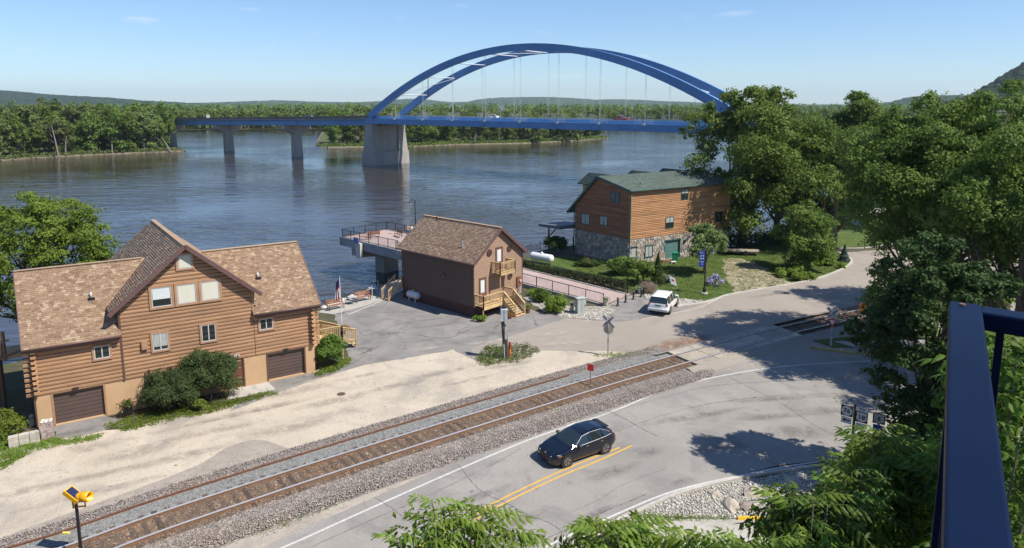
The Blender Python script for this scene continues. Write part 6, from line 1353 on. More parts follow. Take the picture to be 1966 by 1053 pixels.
o = MB().lathe([(.05, -.36), (.13, -.30), (.20, -.14), (.205, .0), (.205, .02), (.215, .03), (.20, .36), (.19, .36), (.18, .04), (.02, .03)], c, 20, axis=bx).build('beacon_hood', M_yel, t, smooth=True); MB().lathe([(.17, 0), (.12, .03), (.01, .045)], c+bx*.05, 18, axis=bx).build('lens', M_amber, o)
q0 = b+Vector((-.02, 0, 3.02)); sx, sy, sz_ = Vector((.72, -.1, -.52)).normalized(), Vector((.10, .99, 0)).normalized(), None; sz_ = sx.cross(sy).normalized(); 
P8 = lambda hx, hy, h0, h1: [q0+sx*a+sy*b_+sz_*h for h in (h0, h1) for a, b_ in ((-hx, -hy), (hx, -hy), (hx, hy), (-hx, hy))]
o = MB().hexa(P8(.36, .22, -.17, .0)).build('solar_box', M_yel, t); MB().hexa(P8(.31, .18, .002, .012)).build('solar_panel', glass_mat('solar_cells', (.02, .025, .07)), o)
# utility pole stub with meter boxes and orange marker
b = G(971, 689); t = thing('utility_pole', 'leaning weathered utility pole stub carrying a grey meter box', 'pole', tuple(b)); M_old = mat('weathered_pole_wood', (.10, .085, .07), .95, .4, 5, bmp=.9, stretch=(6, 6, 1), fine=.4)
MB().path([b-UP*.2, b+Vector((-.14, .02, 1.9)), b+Vector((-.30, .05, 4.05))], [.17, .15, .13], 9).build('pole', M_old, t)
MB().path([b+Vector((.12, -.05, 0)), b+Vector((.06, -.04, 1.5)), b+Vector((-.02, -.05, 2.7))], [.11, .10, .06], 7).build('spliced_stub', M_old, t)
o = MB().box(b.x-.36, b.x+.14, b.y-.38, b.y-.12, 3.05, 3.95).build('meter_box', mat('weathered_grey_box', (.48, .52, .56), .5, .15, 3), t); MB().box(b.x-.12, b.x-.10, b.y-.40, b.y-.378, 3.08, 3.92).build('box_seam', M_signk, o); MB().path([b+Vector((-.1, 0, 3.95)), b+Vector((-.1, 0, 4.12))], .13, 8).build('weather_cap', M_black, t)
MB().box(b.x-.06, b.x+.08, b.y-.22, b.y-.19, 1.6, 2.6).build('pale_plate', mat('pale_conduit', (.5, .52, .5), .6), t); MB().path([b+Vector((-.1, -.2, 0)), b+Vector((-.14, -.2, 1.2))], .04, 6).build('conduit', mat('pale_conduit', ()), t)
MB().path([b+Vector((-.25, -.1, 3.0)), b+Vector((-.8, -.2, 2.5)), b+Vector((-.95, -.2, 2.0))], .012, 4).build('loose_wire', M_signk, t)
b = G(979, 688); t = thing('cable_marker', 'orange and red plastic marker post at the foot of the utility pole', 'marker post', tuple(b)); MB().path([b, b+UP*.75], .085, 10).build('lower_tube', mat('marker_orange', (.75, .20, .03), .5), t); MB().path([b+UP*.75, b+UP*1.3], .095, 10).build('upper_tube', mat('marker_red', (.35, .03, .02), .5), t); MB().path([b+UP*1.3, b+UP*1.36], .05, 8).build('cap', M_signw, t)
# lamp posts
M_lampk = mat('lamp_black', (.015, .015, .017), .35, .1, 3)
def lamp(label, base, h, side_, banner):
    t = thing('street_lamp', label, 'street lamp', tuple(base)); b = Vector(base)
    MB().lathe([(.20, 0), (.22, .05), (.15, .12), (.16, .5), (.10, .62), (.075, .75), (.06, h-.2), (.03, h)], b, 12).build('post', M_lampk, t, smooth=False); MB().lathe([(.36, -.05), (.36, .10), (.30, .13)], b, 16).build('concrete_base', M_conc, t)
    MB().path([b+UP*(h-.15), b+Vector((side_*.3, 0, h+.1)), b+Vector((side_*.62, 0, h+.05)), b+Vector((side_*.66, 0, h-.15))], .028, 6).build('arm', M_lampk, t)
    o = MB().lathe([(.03, .22), (.07, .12), (.20, .02), (.21, 0), (.02, -.01)], b+Vector((side_*.66, 0, h-.4)), 12).build('shade', M_lampk, t); MB().lathe([(.15, 0), (.16, -.12), (.11, -.24), (.02, -.28)], b+Vector((side_*.66, 0, h-.4)), 12).build('globe', mat('lamp_globe', (.6, .62, .62), .2), o)
    if banner:
        o = MB().box(b.x-.66, b.x-.09, b.y-.012, b.y+.012, h-1.95, h-.25).build('banner', mat('banner_blue', (.02, .05, .30), .7, .1, 2), t)
        for z in (h-.23, h-1.97): MB().path([b+Vector((-.05, 0, z)), b+Vector((-.68, 0, z))], .015, 5).build('banner_rod', M_lampk, t)
        for i, (dx, dz_, w_, hh) in enumerate([(-.52, -.45, .3, .035), (-.38, -.52, .34, .03), (-.50, -.80, .12, .14), (-.28, -.80, .12, .16), (-.50, -1.08, .14, .14), (-.28, -1.08, .13, .14), (-.40, -1.38, .40, .035), (-.36, -1.47, .36, .03), (-.38, -1.66, .16, .05)]):
            cx, cz = b.x+dx+.02, h+dz_; pts = [(cx+w_*.5*math.cos(a)*(1 if hh > .1 else 1), b.y-.016, cz+hh*.5*math.sin(a)*(1+.25*math.sin(3*a+i))) for a in np.linspace(0, 6.28, 9)[:-1]]
            MB().prism(pts, (0, .003, 0)).build('banner_print', mat('banner_white', (.6, .62, .7), .7), o)
    return t
lamp('black lamp post with a blue banner standing on the lawn', G(1352, 564, .03), 4.75, 1, True)

# ================================================================ WALKWAY AND RIVER OVERLOOK
FW = Frame((8.67, 62.56), 138.7, 48.7)
def wz(s): return .06+.85*max(0, min(1, s/31))
ow = thing('river_overlook', 'pink paved walkway leading to a railed concrete viewing platform above the river', 'viewing platform', tuple(FW(35, 4, WZ)))
def slab(name, s0, s1, t0, t1, th, m, parent=ow, n=1, zo=0):
    for i in range(n):
        a, b = s0+(s1-s0)*i/n, s0+(s1-s0)*(i+1)/n
        MB().hexa([FW(a, t0, wz(a)-th+zo), FW(b, t0, wz(b)-th+zo), FW(b, t1, wz(b)-th+zo), FW(a, t1, wz(a)-th+zo), FW(a, t0, wz(a)+zo), FW(b, t0, wz(b)+zo), FW(b, t1, wz(b)+zo), FW(a, t1, wz(a)+zo)]).build(name, m, parent)
slab('deck_panel', 0, 31, .25, 4.65, .2, M_pinkpave, n=8); slab('deck_panel', 31.01, 43, .55, 8.0, .2, M_pinkpave, n=3)
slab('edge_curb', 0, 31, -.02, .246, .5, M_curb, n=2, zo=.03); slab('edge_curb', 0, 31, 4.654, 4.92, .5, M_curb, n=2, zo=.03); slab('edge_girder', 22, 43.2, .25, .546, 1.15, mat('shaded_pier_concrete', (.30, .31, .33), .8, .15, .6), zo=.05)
slab('edge_girder', 31, 43.2, 8.004, 8.3, 1.1, M_pier, zo=.05); MB().box(43.004, 43.3, .25, 8.3, -.2, .96, F=FW).build('edge_girder', M_pier, ow)
cap = MB().hexa([FW(38.6, 3.6, -1.9), FW(41.2, 3.6, -1.9), FW(41.2, 7.4, -1.9), FW(38.6, 7.4, -1.9), FW(38.2, .1, -.9), FW(40.4, .1, -.9), FW(41.2, 8.4, -.6), FW(38.6, 8.4, -.6), ][:8] if False else [FW(38.2, .1, -1.15), FW(40.4, .1, -1.15), FW(41.2, 7.4, -2.0), FW(38.6, 7.4, -2.0), FW(38.2, .1, -.2), FW(40.4, .1, -.2), FW(41.2, 8.2, -.2), FW(38.6, 8.2, -.2)]).build('pier_cap', M_pier, ow)
MB().box(37.9, 38.9, -.32, .09, -1.15, .80, F=FW).build('pilaster', mat('pale_pilaster', (.55, .52, .47), .8, .1, 1), ow); MB().box(39.0, 41.0, 4.4, 6.9, WZ-2, -1.95, F=FW).build('column', M_pier, ow)
sg = FW(38, -.33, .1); MB().box(38.1, 39.2, -.40, -.35, .75, 1.55, F=FW).build('blue_notice', mat('notice_blue', (.15, .2, .45), .6), ow)
def fence(label, pts, h, post_sp, bal_sp, m, zf, name='railing_fence', cat='railing', r=.03):
    t = thing(name, label, cat, tuple(FW(*pts[0], zf(pts[0][0])))); 
    for (a, b) in zip(pts[:-1], pts[1:]):
        A, B_ = Vector((*a, 0)), Vector((*b, 0)); L_ = (B_-A).length; n = max(1, round(L_/post_sp)); P_ = lambda f, z: (lambda q: FW(q.x, q.y, zf(q.x)+z))(A.lerp(B_, f))
        for z in (h, .12): MB().beam(P_(0, z), P_(1, z), .055, .055).build('rail', m, t)
        for i in range(n+1): MB().beam(P_(i/n, 0), P_(i/n, h+.02), .075, .075).build('post', m, t)
        nb = int(L_/bal_sp); mb = MB()
        for i in range(nb): mb.beam(P_((i+.5)/nb, .12), P_((i+.5)/nb, h), .018, .018)
        mb.build('balusters', m, t, kind='stuff')
    return t
fence('black metal railing along the near side of the pink walkway', [(0, .12), (31, .12)], 1.08, 2.05, .14, M_lampk, wz)
fence('black metal railing along the hedge side of the pink walkway', [(.2, 4.8), (31, 4.8)], 1.08, 2.05, .14, M_lampk, wz)
fence('black metal railing around the viewing platform over the river', [(31, .42), (42.9, .42), (42.9, 8.1), (31, 8.1), (31, 4.9)], 1.15, 1.9, .14, M_lampk, wz)
lamp('tall black lamp post on the river platform beside two people', FW(36.2, 7.8, wz(36)), 5.0, -1, False)
def ubench(label, p, az, m=None, L_=1.7, group=None, back=True):
    t = thing('park_bench', label, 'bench', (0, 0, 0), group); mw = m or mat('bench_wood', (.30, .13, .07), .7, .2, 3, objr=.1)
    for i in range(3): MB().box(-L_/2, L_/2, -.22+i*.15, -.09+i*.15, .42, .455).build('seat_slat', mw, t)
    for i in range(3 if back else 0): MB().box(-L_/2, L_/2, .25+i*.03, .275+i*.03, .52+i*.14, .64+i*.14).build('back_slat', mw, t)
    for x in (-L_/2+.12, L_/2-.12):
        MB().box(x-.025, x+.025, -.2, .22, .37, .42).build('frame', M_lampk, t)
        for y in (-.18, .2): MB().box(x-.025, x+.025, y-.025, y+.025, 0, .37).build('leg', M_lampk, t)
        MB().hexa([(x-.02, .22, .42), (x+.02, .22, .42), (x+.02, .26, .42), (x-.02, .26, .42), (x-.02, .31, .92), (x+.02, .31, .92), (x+.02, .35, .92), (x-.02, .35, .92)]).build('arm_frame', M_lampk, t)
    t.location = p; t.rotation_euler = (0, 0, R(az)); return t
wdp = lambda s, t_: FW(s, t_, wz(s)+.005)
ubench('wooden bench on the river platform with its orange-brown back towards the houses', wdp(39.6, 3.2), 195); ubench('dark slatted bench in the middle of the river platform', wdp(37.3, 5.6), 305); ubench('dark bench table set near the front railing of the platform', wdp(39.2, 1.5), 20, back=False)
# two people
def person(label, p, az, shirt, legs, hair, hold, h=1.72, raise_=True):
    t = thing('person', label, 'person', (0, 0, 0)); J = [(0, 0, .93), (0, 0, 1.15), (0, .0, 1.42), (0, 0, 1.52), (0, .01, 1.63), (.10, 0, .88), (.12, .03, .48), (.12, -.02, .08), (.12, .13, .03), (-.10, 0, .88), (-.12, -.03, .48), (-.12, 0, .08), (-.12, .14, .03), (.19, 0, 1.40)]
    E = [(0, 1), (1, 2), (2, 3), (3, 4), (0, 5), (5, 6), (6, 7), (7, 8), (0, 9), (9, 10), (10, 11), (11, 12), (2, 13)]; Rr = [.14, .13, .13, .055, .095, .09, .06, .045, .035, .09, .06, .045, .035, .06]
    arms = [[(.27, .06, 1.22), (.24, .25, 1.42), (.22, .32, 1.47)], [(-.19, 0, 1.40), (-.27, .05, 1.16), (-.22, .26, 1.05), (-.2, .33, 1.05)]] if raise_ else [[(.25, .0, 1.14), (.24, .12, .92), (.24, .15, .85)], [(-.19, 0, 1.40), (-.25, .05, 1.14), (-.12, .26, 1.08), (-.08, .33, 1.1)]]
    k = 13
    for q in arms[0]: J.append(q); E.append((k, len(J)-1)); k = len(J)-1; Rr.append((.045, .035, .03)[min(2, k-14)])
    k = 2
    for i, q in enumerate(arms[1]): J.append(q); E.append((k, len(J)-1)); k = len(J)-1; Rr.append((.06, .045, .035, .03)[i])
    me = bpy.data.meshes.new('body'); me.from_pydata(J, E, []); o = link('body', me, t); sk = o.modifiers.new('skin', 'SKIN'); 
    for v, r_ in zip(me.skin_vertices[0].data, Rr): v.radius = (r_, r_)
    me.skin_vertices[0].data[0].use_root = True; su = o.modifiers.new('sub', 'SUBSURF'); su.levels = 1; su.render_levels = 2; sk.use_smooth_shade = True
    m, n, bs = nodes_of('person_clothes'); tcn = n.nodes.new('ShaderNodeTexCoord'); sp = n.nodes.new('ShaderNodeSeparateXYZ'); n.links.new(tcn.outputs['Object'], sp.inputs[0]); cr_ = n.nodes.new('ShaderNodeValToRGB'); cr_.color_ramp.interpolation = 'CONSTANT'
    e = cr_.color_ramp.elements; e[0].color = (.04, .03, .03, 1); e[0].position = 0; e[1].position = .05; e[1].color = (*legs, 1)
    for ps, cc in ((.53, shirt), (.83, (.42, .24, .16))): x = e.new(ps); x.color = (*cc, 1)
    n.links.new(ramp(n, sp.outputs[2], 0, 1.8), cr_.inputs[0]); n.links.new(cr_.outputs[0], bs.inputs['Base Color']); bs.inputs['Roughness'].default_value = .8; me.materials.append(m)
    MB().lathe([(.02, -.13), (.065, -.1), (.085, -.02), (.09, .03), (.075, .09), (.03, .125)], (0, .015, 1.64), 12).build('head', mat('skin_tone', (.42, .24, .16), .6), t, smooth=True)
    MB().lathe([(.094, -.02), (.10, .03), (.085, .09), (.03, .135), (.005, .14)], (0, -.005, 1.655), 12).build('hair' if not hold else 'cap', mat('hair_%d' % int(hair[0]*1000), hair, .8), t, smooth=True)
    t.location = p; t.rotation_euler = (0, 0, R(az)); s = h/1.76; t.scale = (s, s, s); return t
person('person in tan top, blue jeans and teal cap raising an arm on the platform', wdp(36.6, 6.7), -20, (.55, .33, .18), (.05, .09, .28), (.02, .25, .22), True)
person('person in a white shirt standing beside the platform lamp post', wdp(36.0, 7.0), 60, (.6, .6, .58), (.12, .12, .14), (.16, .06, .03), False, 1.66, False)
# bollards and flower pots at the walkway mouth
bm_ = None
for i, (u, v) in enumerate(((1186, 588), (1201, 581.5), (1216, 575.5), (1231, 570.5))):
    p = G(u, v, .01)
    if bm_ is None:
        bm_ = thing('bollard', 'x', 'bollard', tuple(p), 'bollards across the walkway entrance'); MB().lathe([(.19, 0), (.19, .06), (.10, .14), (.085, .18), (.085, .74), (.11, .76), (.11, .80), (.06, .86), (.01, .88)], p, 14).build('post', M_lampk, bm_); MB().lathe([(.2, -.002), (.2, .02)], p, 14).build('footing', M_curb, bm_); o = bm_
    else: o = copy_tree(bm_); o.location = p
    o['label'] = ('black bollard nearest the end of the near walkway railing', 'second black bollard counted from the near railing', 'third black bollard counted from the near railing', 'black bollard farthest back, beside the white flower urn')[i]
def pot(label, u, v, r, h, col, flow, z=.01, n=260, name='flower_pot', lab2='flower pot', ln=.09, dx=0, dy=0):
    p = G(u, v, z)+Vector((dx, dy, 0)); t = thing(name, label, lab2, tuple(p)); MB().lathe([(r*.65, 0), (r*.8, h*.1), (r, h*.85), (r*1.08, h*.9), (r*1.08, h), (r*.9, h), (r*.88, h*.9), (.02, h*.9)], p, 16).build('pot', col, t)
    for m, c_ in ((L_mid, n), (flow, n//2)):
        if m: C = rng.normal(size=(c_, 3))*np.array([r*.6, r*.6, r*.35])+np.array([0, 0, h+r*.3]); N = rng.normal(size=(c_, 3)); N /= np.linalg.norm(N, axis=1)[:, None]; V, F = leaves_np(C, N, ln, ln*.7); o = link('flowers' if m is flow else 'leaves', np_mesh('plant', V, F, m, rng.random(c_)), t); o['kind'] = 'stuff'
    return t
M_urn = mat('white_urn', (.55, .50, .43), .7, .12, 4)
pot('white urn of flowers at the end of the near walkway railing', 1163, 587, .27, .55, M_urn, L_flw); pot('white urn of flowers at the far end of the bollard row', 1229, 564, .27, .55, M_urn, L_flw)
pot('low terracotta bowl of red geraniums by the brown deck stairs', 974, 611, .32, .25, mat('terracotta_bowl', (.22, .07, .05), .7), L_flow, dx=.15)
pot('brown barrel planter at the right foot of the deck stairs', 1013, 601, .28, .5, mat('barrel_brown', (.16, .10, .07), .8), None)
pot('pale pot of red flowers at the corner of the log house side deck', 664, 640, .25, .4, M_urn, L_flow)
pot('black glazed planter with dark red leaves beside the left yew', 246, 800, .3, .75, M_black, mat('dark_red_leaf', (.12, .02, .03), .6), name='planter', ln=.12)
pot('dark green tub of flowers beside the leaning sign on the lawn', 1283, 543, .42, .5, M_green, L_flw, .03)
# propane tanks
def tank(label, p, az, L_, r, cap):
    t = thing('propane_tank', label, 'propane tank', (0, 0, 0)); hs = L_/2-r*.7
    prof = [(r*math.sin(a), -hs-r*.7*math.cos(a)) for a in np.linspace(.05, 1.57, 6)]+[(r*math.sin(a), hs+r*.7*math.cos(a)) for a in np.linspace(1.57, .05, 6)]
    MB().lathe(prof, (0, 0, r+.28), 20, axis=(1, 0, 0)).build('tank_body', mat('tank_white', (.72, .73, .72), .35, .06, 2), t, smooth=True)
    MB().lathe([(.16, 0), (.17, .1), (.14, .17), (.02, .19)], (0, 0, 2*r+.26), 12).build('valve_dome', cap, t)
    for x in (-hs*.75, hs*.75):
        for y in (-r*.6, r*.6): MB().beam((x, y, 0), (x, y*.8, .45), .07, .07).build('leg', M_signw, t)
    t.location = p; t.rotation_euler = (0, 0, R(az)); return t
tank('large white propane tank on the grass beyond the walkway railing', tuple(G(1040, 506)), -37, 3.3, .48, M_signw); tank('small white propane tank with a tan dome in the shade of the brown building', (-9.6, 64.0, 0), -42, 1.75, .36, mat('tan_dome', (.5, .38, .2), .6))
# utility cabinets
b = G(1117, 604); t = thing('utility_cabinet', 'tall pale green electrical cabinet beside the walkway railing', 'utility cabinet', tuple(b)); FB = Frame((b.x, b.y), 20, 110)
MB().box(-.42, .42, 0, .55, .06, 1.45, F=FB).build('housing', mat('cabinet_green_grey', (.42, .46, .42), .5, .08, 2), t); MB().box(-.46, .46, -.04, .6, 1.454, 1.52, F=FB).build('lid', mat('cabinet_green_grey', ()), t); MB().box(-.5, .5, -.05, .65, 0, .056, F=FB).build('base', M_curb, t); MB().box(-.005, .005, -.012, 0, .1, 1.4, F=FB).build('door_gap', M_signk, t); MB().box(.3, .34, -.03, 0, .7, .9, F=FB).build('handle', M_black, t)
b = G(1098, 600); t = thing('meter_pedestal', 'small grey meter pedestal left of the tall cabinet', 'meter', tuple(b)); MB().box(b.x-.16, b.x+.16, b.y, b.y+.2, 0, .95).build('housing', M_wgal, t); MB().lathe([(.11, 0), (.1, .08), (.02, .1)], b+Vector((0, 0, .75)), 12, axis=(0, -1, 0)).build('meter', M_signk, t)
# flag
b = Vector((*G(657, 640)[:2], 0)); t = thing('flag_pole', 'white pole with a limp American flag beside the log house deck', 'flag', tuple(b)); MB().path([b, b+Vector((-.05, 0, 4.9))], [.04, .03], 8).build('pole', M_signw, t); MB().lathe([(.06, -.05), (.07, 0), (.02, .06)], b+Vector((-.05, 0, 4.95)), 8).build('finial', M_chrome, t)
fl = MB(); nx_, nz_ = 10, 13
def fp(i, j): w_ = .34+.10*j/nz_; x = -w_*i/nx_*(.75+.25*j/nz_); return b+Vector((-.07+x, .09*math.sin(i*1.7+j*.25), 4.75-1.75*j/nz_-.35*(i/nx_)))
for i in range(nx_):
    for j in range(nz_): fl.face([fp(i, j), fp(i+1, j), fp(i+1, j+1), fp(i, j+1)], .5, 2 if (j < 5 and i > 0) else (i//2+j//6) % 2)
fl.build('flag_cloth', [mat('flag_red', (.50, .03, .04), .8), mat('flag_white', (.65, .63, .62), .8), mat('flag_navy', (.03, .04, .16), .8)], t, smooth=True, fixn=False)
# patio furniture
ubench('wooden bench on the patio closest to the log house', G(645, 594, .01), 40); ubench('wooden bench on the patio to the right of the flag', G(697, 578, .01), 40)
def wire_table(label, u, v, r=.42):
    p = G(u, v, .01); t = thing('patio_table', label, 'table', tuple(p)); MB().lathe([(r, .70), (r, .73)], p, 16).build('table_top', mat('table_pale', (.45, .45, .43), .5), t)
    for k in range(4): a = k*1.57+.5; MB().path([p+UP*.7, p+Vector((r*.8*math.cos(a), r*.8*math.sin(a), 0))], .015, 5).build('leg', M_lampk, t)
wire_table('round pale patio table between the two wooden benches', 678, 584); wire_table('round patio table by the white rocks at the right end of the patio', 716, 566)
pch = thing('patio_chair', 'x', 'chair', (0, 0, 0), 'black wire chairs on the patio')
MB().lathe([(.22, .42), (.22, .45)], (0, 0, 0), 12).build('seat', M_lampk, pch); MB().path([(-.2, .2, .45), (-.17, .27, .85), (0, .29, .95), (.17, .27, .85), (.2, .2, .45)], .016, 5).build('backrest', M_lampk, pch)
for x in (-.17, .17):
    for y in (-.17, .17): MB().path([(x, y, .43), (x*1.15, y*1.15, 0)], .014, 5).build('leg', M_lampk, pch)
for i, (u, v, a, lb) in enumerate(((620, 586, 30, 'black wire chair at the left end of the patio by the shore'), (668, 584, 80, 'black wire chair just left of the pale round table'), (684, 574, 200, 'black wire chair behind the pale round table'), (708, 568, 100, 'black wire chair left of the table near the rocks'), (723, 566, 260, 'black wire chair right of the table near the rocks'), (716, 559, 10, 'black wire chair at the rocky edge behind the right table'))):
    o = pch if i == 0 else copy_tree(pch); o.location = G(u, v, .01); o.rotation_euler = (0, 0, R(a)); o['label'] = lb
# boulders
def boulder(label, p, s, m, group=None, sq=.6, seed=0):
    import bmesh
    me = bpy.data.meshes.new('boulder'); bm = bmesh.new(); bmesh.ops.create_icosphere(bm, subdivisions=2, radius=1)
    for v in bm.verts:
        q = v.co.copy(); k = 1+.38*mnoise.noise(q*1.3+Vector((seed*7.3, 0, 0)))+.15*mnoise.noise(q*3.1+Vector((0, seed*3.1, 0))); v.co = Vector((q.x*s*k*1.15, q.y*s*k*.85, max(-.2, q.z)*s*k*sq))
    bm.to_mesh(me); bm.free(); me.materials.append(m); o = link('boulder', me, None, p); o.rotation_euler = (0, 0, seed*1.7); return tag(o, label, 'boulder', group)
M_bld = mat('limestone_boulder', (.46, .40, .31), .9, .25, 1.6, bmp=.6, bd=.05, fine=.25); M_bld2 = mat('pinkish_boulder', (.34, .27, .23), .9, .3, 1.6, bmp=.6, fine=.3); M_bldw = mat('white_shore_rock', (.58, .54, .47), .9, .2, 1.5, bmp=.5)
for i, (u, v, s, m, lb) in enumerate(((1402, 972, .52, M_bld, 'pale tan boulder, left one of the pair nearest the sidewalk'), (1436, 976, .45, M_bld2, 'rough brown boulder, right one of the pair nearest the sidewalk'), (1372, 951, .34, M_bld, 'small block boulder at the left of the rock bed in the shade'), (1443, 947, .52, M_bld, 'wide pale boulder in the middle of the shaded rock bed'), (1521, 926, .42, M_bld, 'grey boulder at the upper right of the rock bed'))): boulder(lb, G(u, v, .01), s, m, seed=i+1)
ps = resample([Vector((p.x, p.y, 0)) for p in [G(618, 592), G(640, 585), G(668, 574), G(700, 562), G(726, 553), G(742, 547)]], .62)
for i, p in enumerate(ps[:34]): boulder('rounded pale rock in the row lining the patio shore', (p.x+random.uniform(-.2, .2), p.y+.1+random.uniform(-.2, .35), -.05), random.uniform(.22, .4), M_bldw if i < len(ps)*.8 else M_bld2, 'rocks lining the patio shore', .8, i+11)
for i, (u, v) in enumerate(((727, 568), (747, 562), (715, 579))):
    p = G(u, v-8, 0); MB().path([p-UP*.3, p+Vector((-.04, 0, 1.2))], .05, 7).build('mooring_post', mat('bleached_post', (.42, .40, .36), .9, .2, 3), cat='post', label=('pale post at the right end of the patio rocks', 'pale post in the shade behind the patio', 'short pale post beside the right patio table')[i])
# things around the right-hand house
b = G(1296, 502, .03); t = thing('wheelie_bin', 'green wheeled rubbish bin in front of the teal garage door', 'rubbish bin', tuple(b)); M_bin = mat('bin_green', (.01, .22, .12), .5, .1, 3)
MB().hexa([b+Vector(q) for q in ((-.26, -.28, .05), (.26, -.28, .05), (.26, .28, .05), (-.26, .28, .05), (-.33, -.36, 1.05), (.33, -.36, 1.05), (.33, .36, 1.05), (-.33, .36, 1.05))]).build('bin_body', M_bin, t); MB().box(b.x-.36, b.x+.36, b.y-.4, b.y+.42, 1.055, 1.14).build('lid', M_bin, t)
for x in (-.25, .25): MB().lathe([(.12, -.03), (.12, .03)], b+Vector((x, .28, .12)), 12, axis=(1, 0, 0)).build('wheel', M_tyre, t)
b = G(1284, 504, .03); MB().box(b.x-.8, b.x+.1, b.y-.3, b.y+.2, .03, .35).build('timber_crate', M_logp, label='low brown timber crate left of the green bin', cat='crate')
b = G(1293, 507, .03); t = thing('garden_chair', 'white plastic step stool in front of the green bin', 'stool', tuple(b)); MB().box(b.x-.3, b.x+.3, b.y-.22, b.y+.22, .30, .34).build('seat', M_signw, t); 
for x in (-.25, .25): MB().box(b.x+x-.03, b.x+x+.03, b.y-.2, b.y+.2, .03, .3).build('leg', M_signw, t)
b = G(1292, 549, .03); t = thing('notice_board', 'white leaning sign board with a red mark on the lawn', 'sign', tuple(b)); X = Vector((.83, -.5, -.25)).normalized(); Yv = Vector((-.15, .45, .85)).normalized(); Zn = X.cross(Yv).normalized(); c = b+UP*.50
o = MB().hexa([c+X*a+Yv*q+Zn*d for d in (-.02, .02) for a, q in ((-.32, -.42), (.32, -.42), (.32, .42), (-.32, .42))]).build('board', M_signw, t); MB().hexa([c+X*a+Yv*q+Zn*d for d in (-.03, -.024) for a, q in ((-.16, -.0), (.16, -.0), (.16, .2), (-.16, .2))]).build('red_mark', M_signred, o); MB().hexa([c+X*a+Yv*q+Zn*d for d in (.024, .03) for a, q in ((-.16, -.0), (.16, -.0), (.16, .2), (-.16, .2))]).build('red_mark', M_signred, o); MB().beam(b, c, .04, .04).build('stake', M_black, t)
b = G(1425, 489, .03); t = thing('lumber_trailer', 'low trailer loaded with pale boards in the shade behind the lawn', 'trailer', tuple(b)); FT = Frame((b.x, b.y), -8, 82)
MB().box(-2.6, 2.0, -.7, .7, .42, .5, F=FT).build('bed', M_black, t)
for i in range(7): MB().box(-2.5+random.uniform(0, .3), 1.8+random.uniform(0, .3), -.66+i*.19, -.49+i*.19, .504, .60+.06*(i % 2), F=FT).build('board', mat('stacked_boards', (.48, .40, .29), .8, .15, 3, objr=.15), t)
for y in (-.72, .72): MB().lathe([(.3, -.08), (.3, .08)], FT(.3, y, .33), 14, axis=FT.n).build('wheel', M_tyre, t)
MB().beam(FT(2.0, 0, .4), FT(3.4, 0, .35), .1, .08).build('tongue', M_black, t)
# riverside fence with its gangway rails
t = thing('riverside_fence', 'low wire fence of dark posts along the river behind the propane tank', 'fence', tuple(G(1050, 480))); fpx = [(1003, 489), (1020, 486), (1037, 483), (1057, 480), (1078, 477), (1100, 474), (1118, 471)]; FPt = [G(u, v) for u, v in fpx]
for p in FPt: MB().beam(p-UP*.2, p+UP*1.35, .09, .09).build('post', M_old, t)
for z in (1.05, .35): 
    for a, b_ in zip(FPt[:-1], FPt[1:]): MB().path([a+UP*z, b_+UP*z], .02, 4).build('wire_rail', M_lampk, t)
for u0, v0, u1, v1 in ((1008, 483, 1020, 473), (1022, 482, 1034, 472)):
    a, b_ = G(u0, v0), G(u1, v1); g_ = thing('gangway_rail', ('left' if u0 == 1008 else 'right')+' sloping handrail of the gangway down to the river', 'handrail', tuple(a)); MB().beam(a+UP*.6, b_+Vector((0, 0, .1)), .06, .06).build('handrail', M_lampk, g_); MB().beam(a+UP*.1, b_+Vector((0, 0, -.4)), .05, .05).build('lower_rail', M_lampk, g_)
    mb = MB(); [mb.beam((a+UP*.1).lerp(b_-UP*.4, i/12), (a+UP*.6).lerp(b_+UP*.1, i/12), .02, .02) for i in range(13)]; mb.build('balusters', M_lampk, g_, kind='stuff')
# small items near the tracks and the log house
b = G(1441, 997, .02); MB().hexa([b+Vector(q) for q in ((-.62, -.09, 0), (.62, -.09, 0), (.62, .09, 0), (-.62, .09, 0), (-.6, -.05, .13), (.6, -.05, .13), (.6, .05, .13), (-.6, .05, .13))]).build('parking_stop', mat('yellow_stop', (.72, .45, .03), .7, .1, 3), cat='parking stop', label='yellow painted concrete parking stop on the sidewalk edge')
b = G(127, 1025, .09); MB().box(b.x-.16, b.x+.16, b.y-.06, b.y+.06, .09, .16).build('yellow_block', mat('yellow_block_paint', (.7, .6, .15), .7), cat='block', label='small yellow block lying on the grey ballast')
b = G(655, 757, .0); MB().lathe([(.28, .0), (.28, .012), (.02, .013)], b, 16).build('drain_cover', mat('rusty_iron', (.10, .06, .04), .8, .2, 5), cat='drain cover', label='round rusty drain cover in the gravel lot')
wall_l = thing('block_wall', 'low pale concrete block wall at the left edge of the gravel lot', 'wall', tuple(G(45, 858))); a = G(17, 864); b_ = G(78, 850); dW = (b_-a).normalized(); 
for r_ in range(3):
    for i in range(3):
        w_ = (b_-a).length/3; p0 = a+dW*(w_*i+.015); p1 = a+dW*(w_*(i+1)-.015); nn_ = Vector((-dW.y, dW.x, 0))*.35; off_ = nn_*(.1*r_)
        MB().hexa([p0+off_+UP*(.22*r_), p1+off_+UP*(.22*r_), p1+nn_+off_+UP*(.22*r_), p0+nn_+off_+UP*(.22*r_), p0+off_+UP*(.22*r_+.20), p1+off_+UP*(.22*r_+.20), p1+nn_+off_+UP*(.22*r_+.20), p0+nn_+off_+UP*(.22*r_+.20)]).build('block', mat('wall_block', (.48, .44, .37), .9, .2, 3, bmp=.4, objr=.1), wall_l)
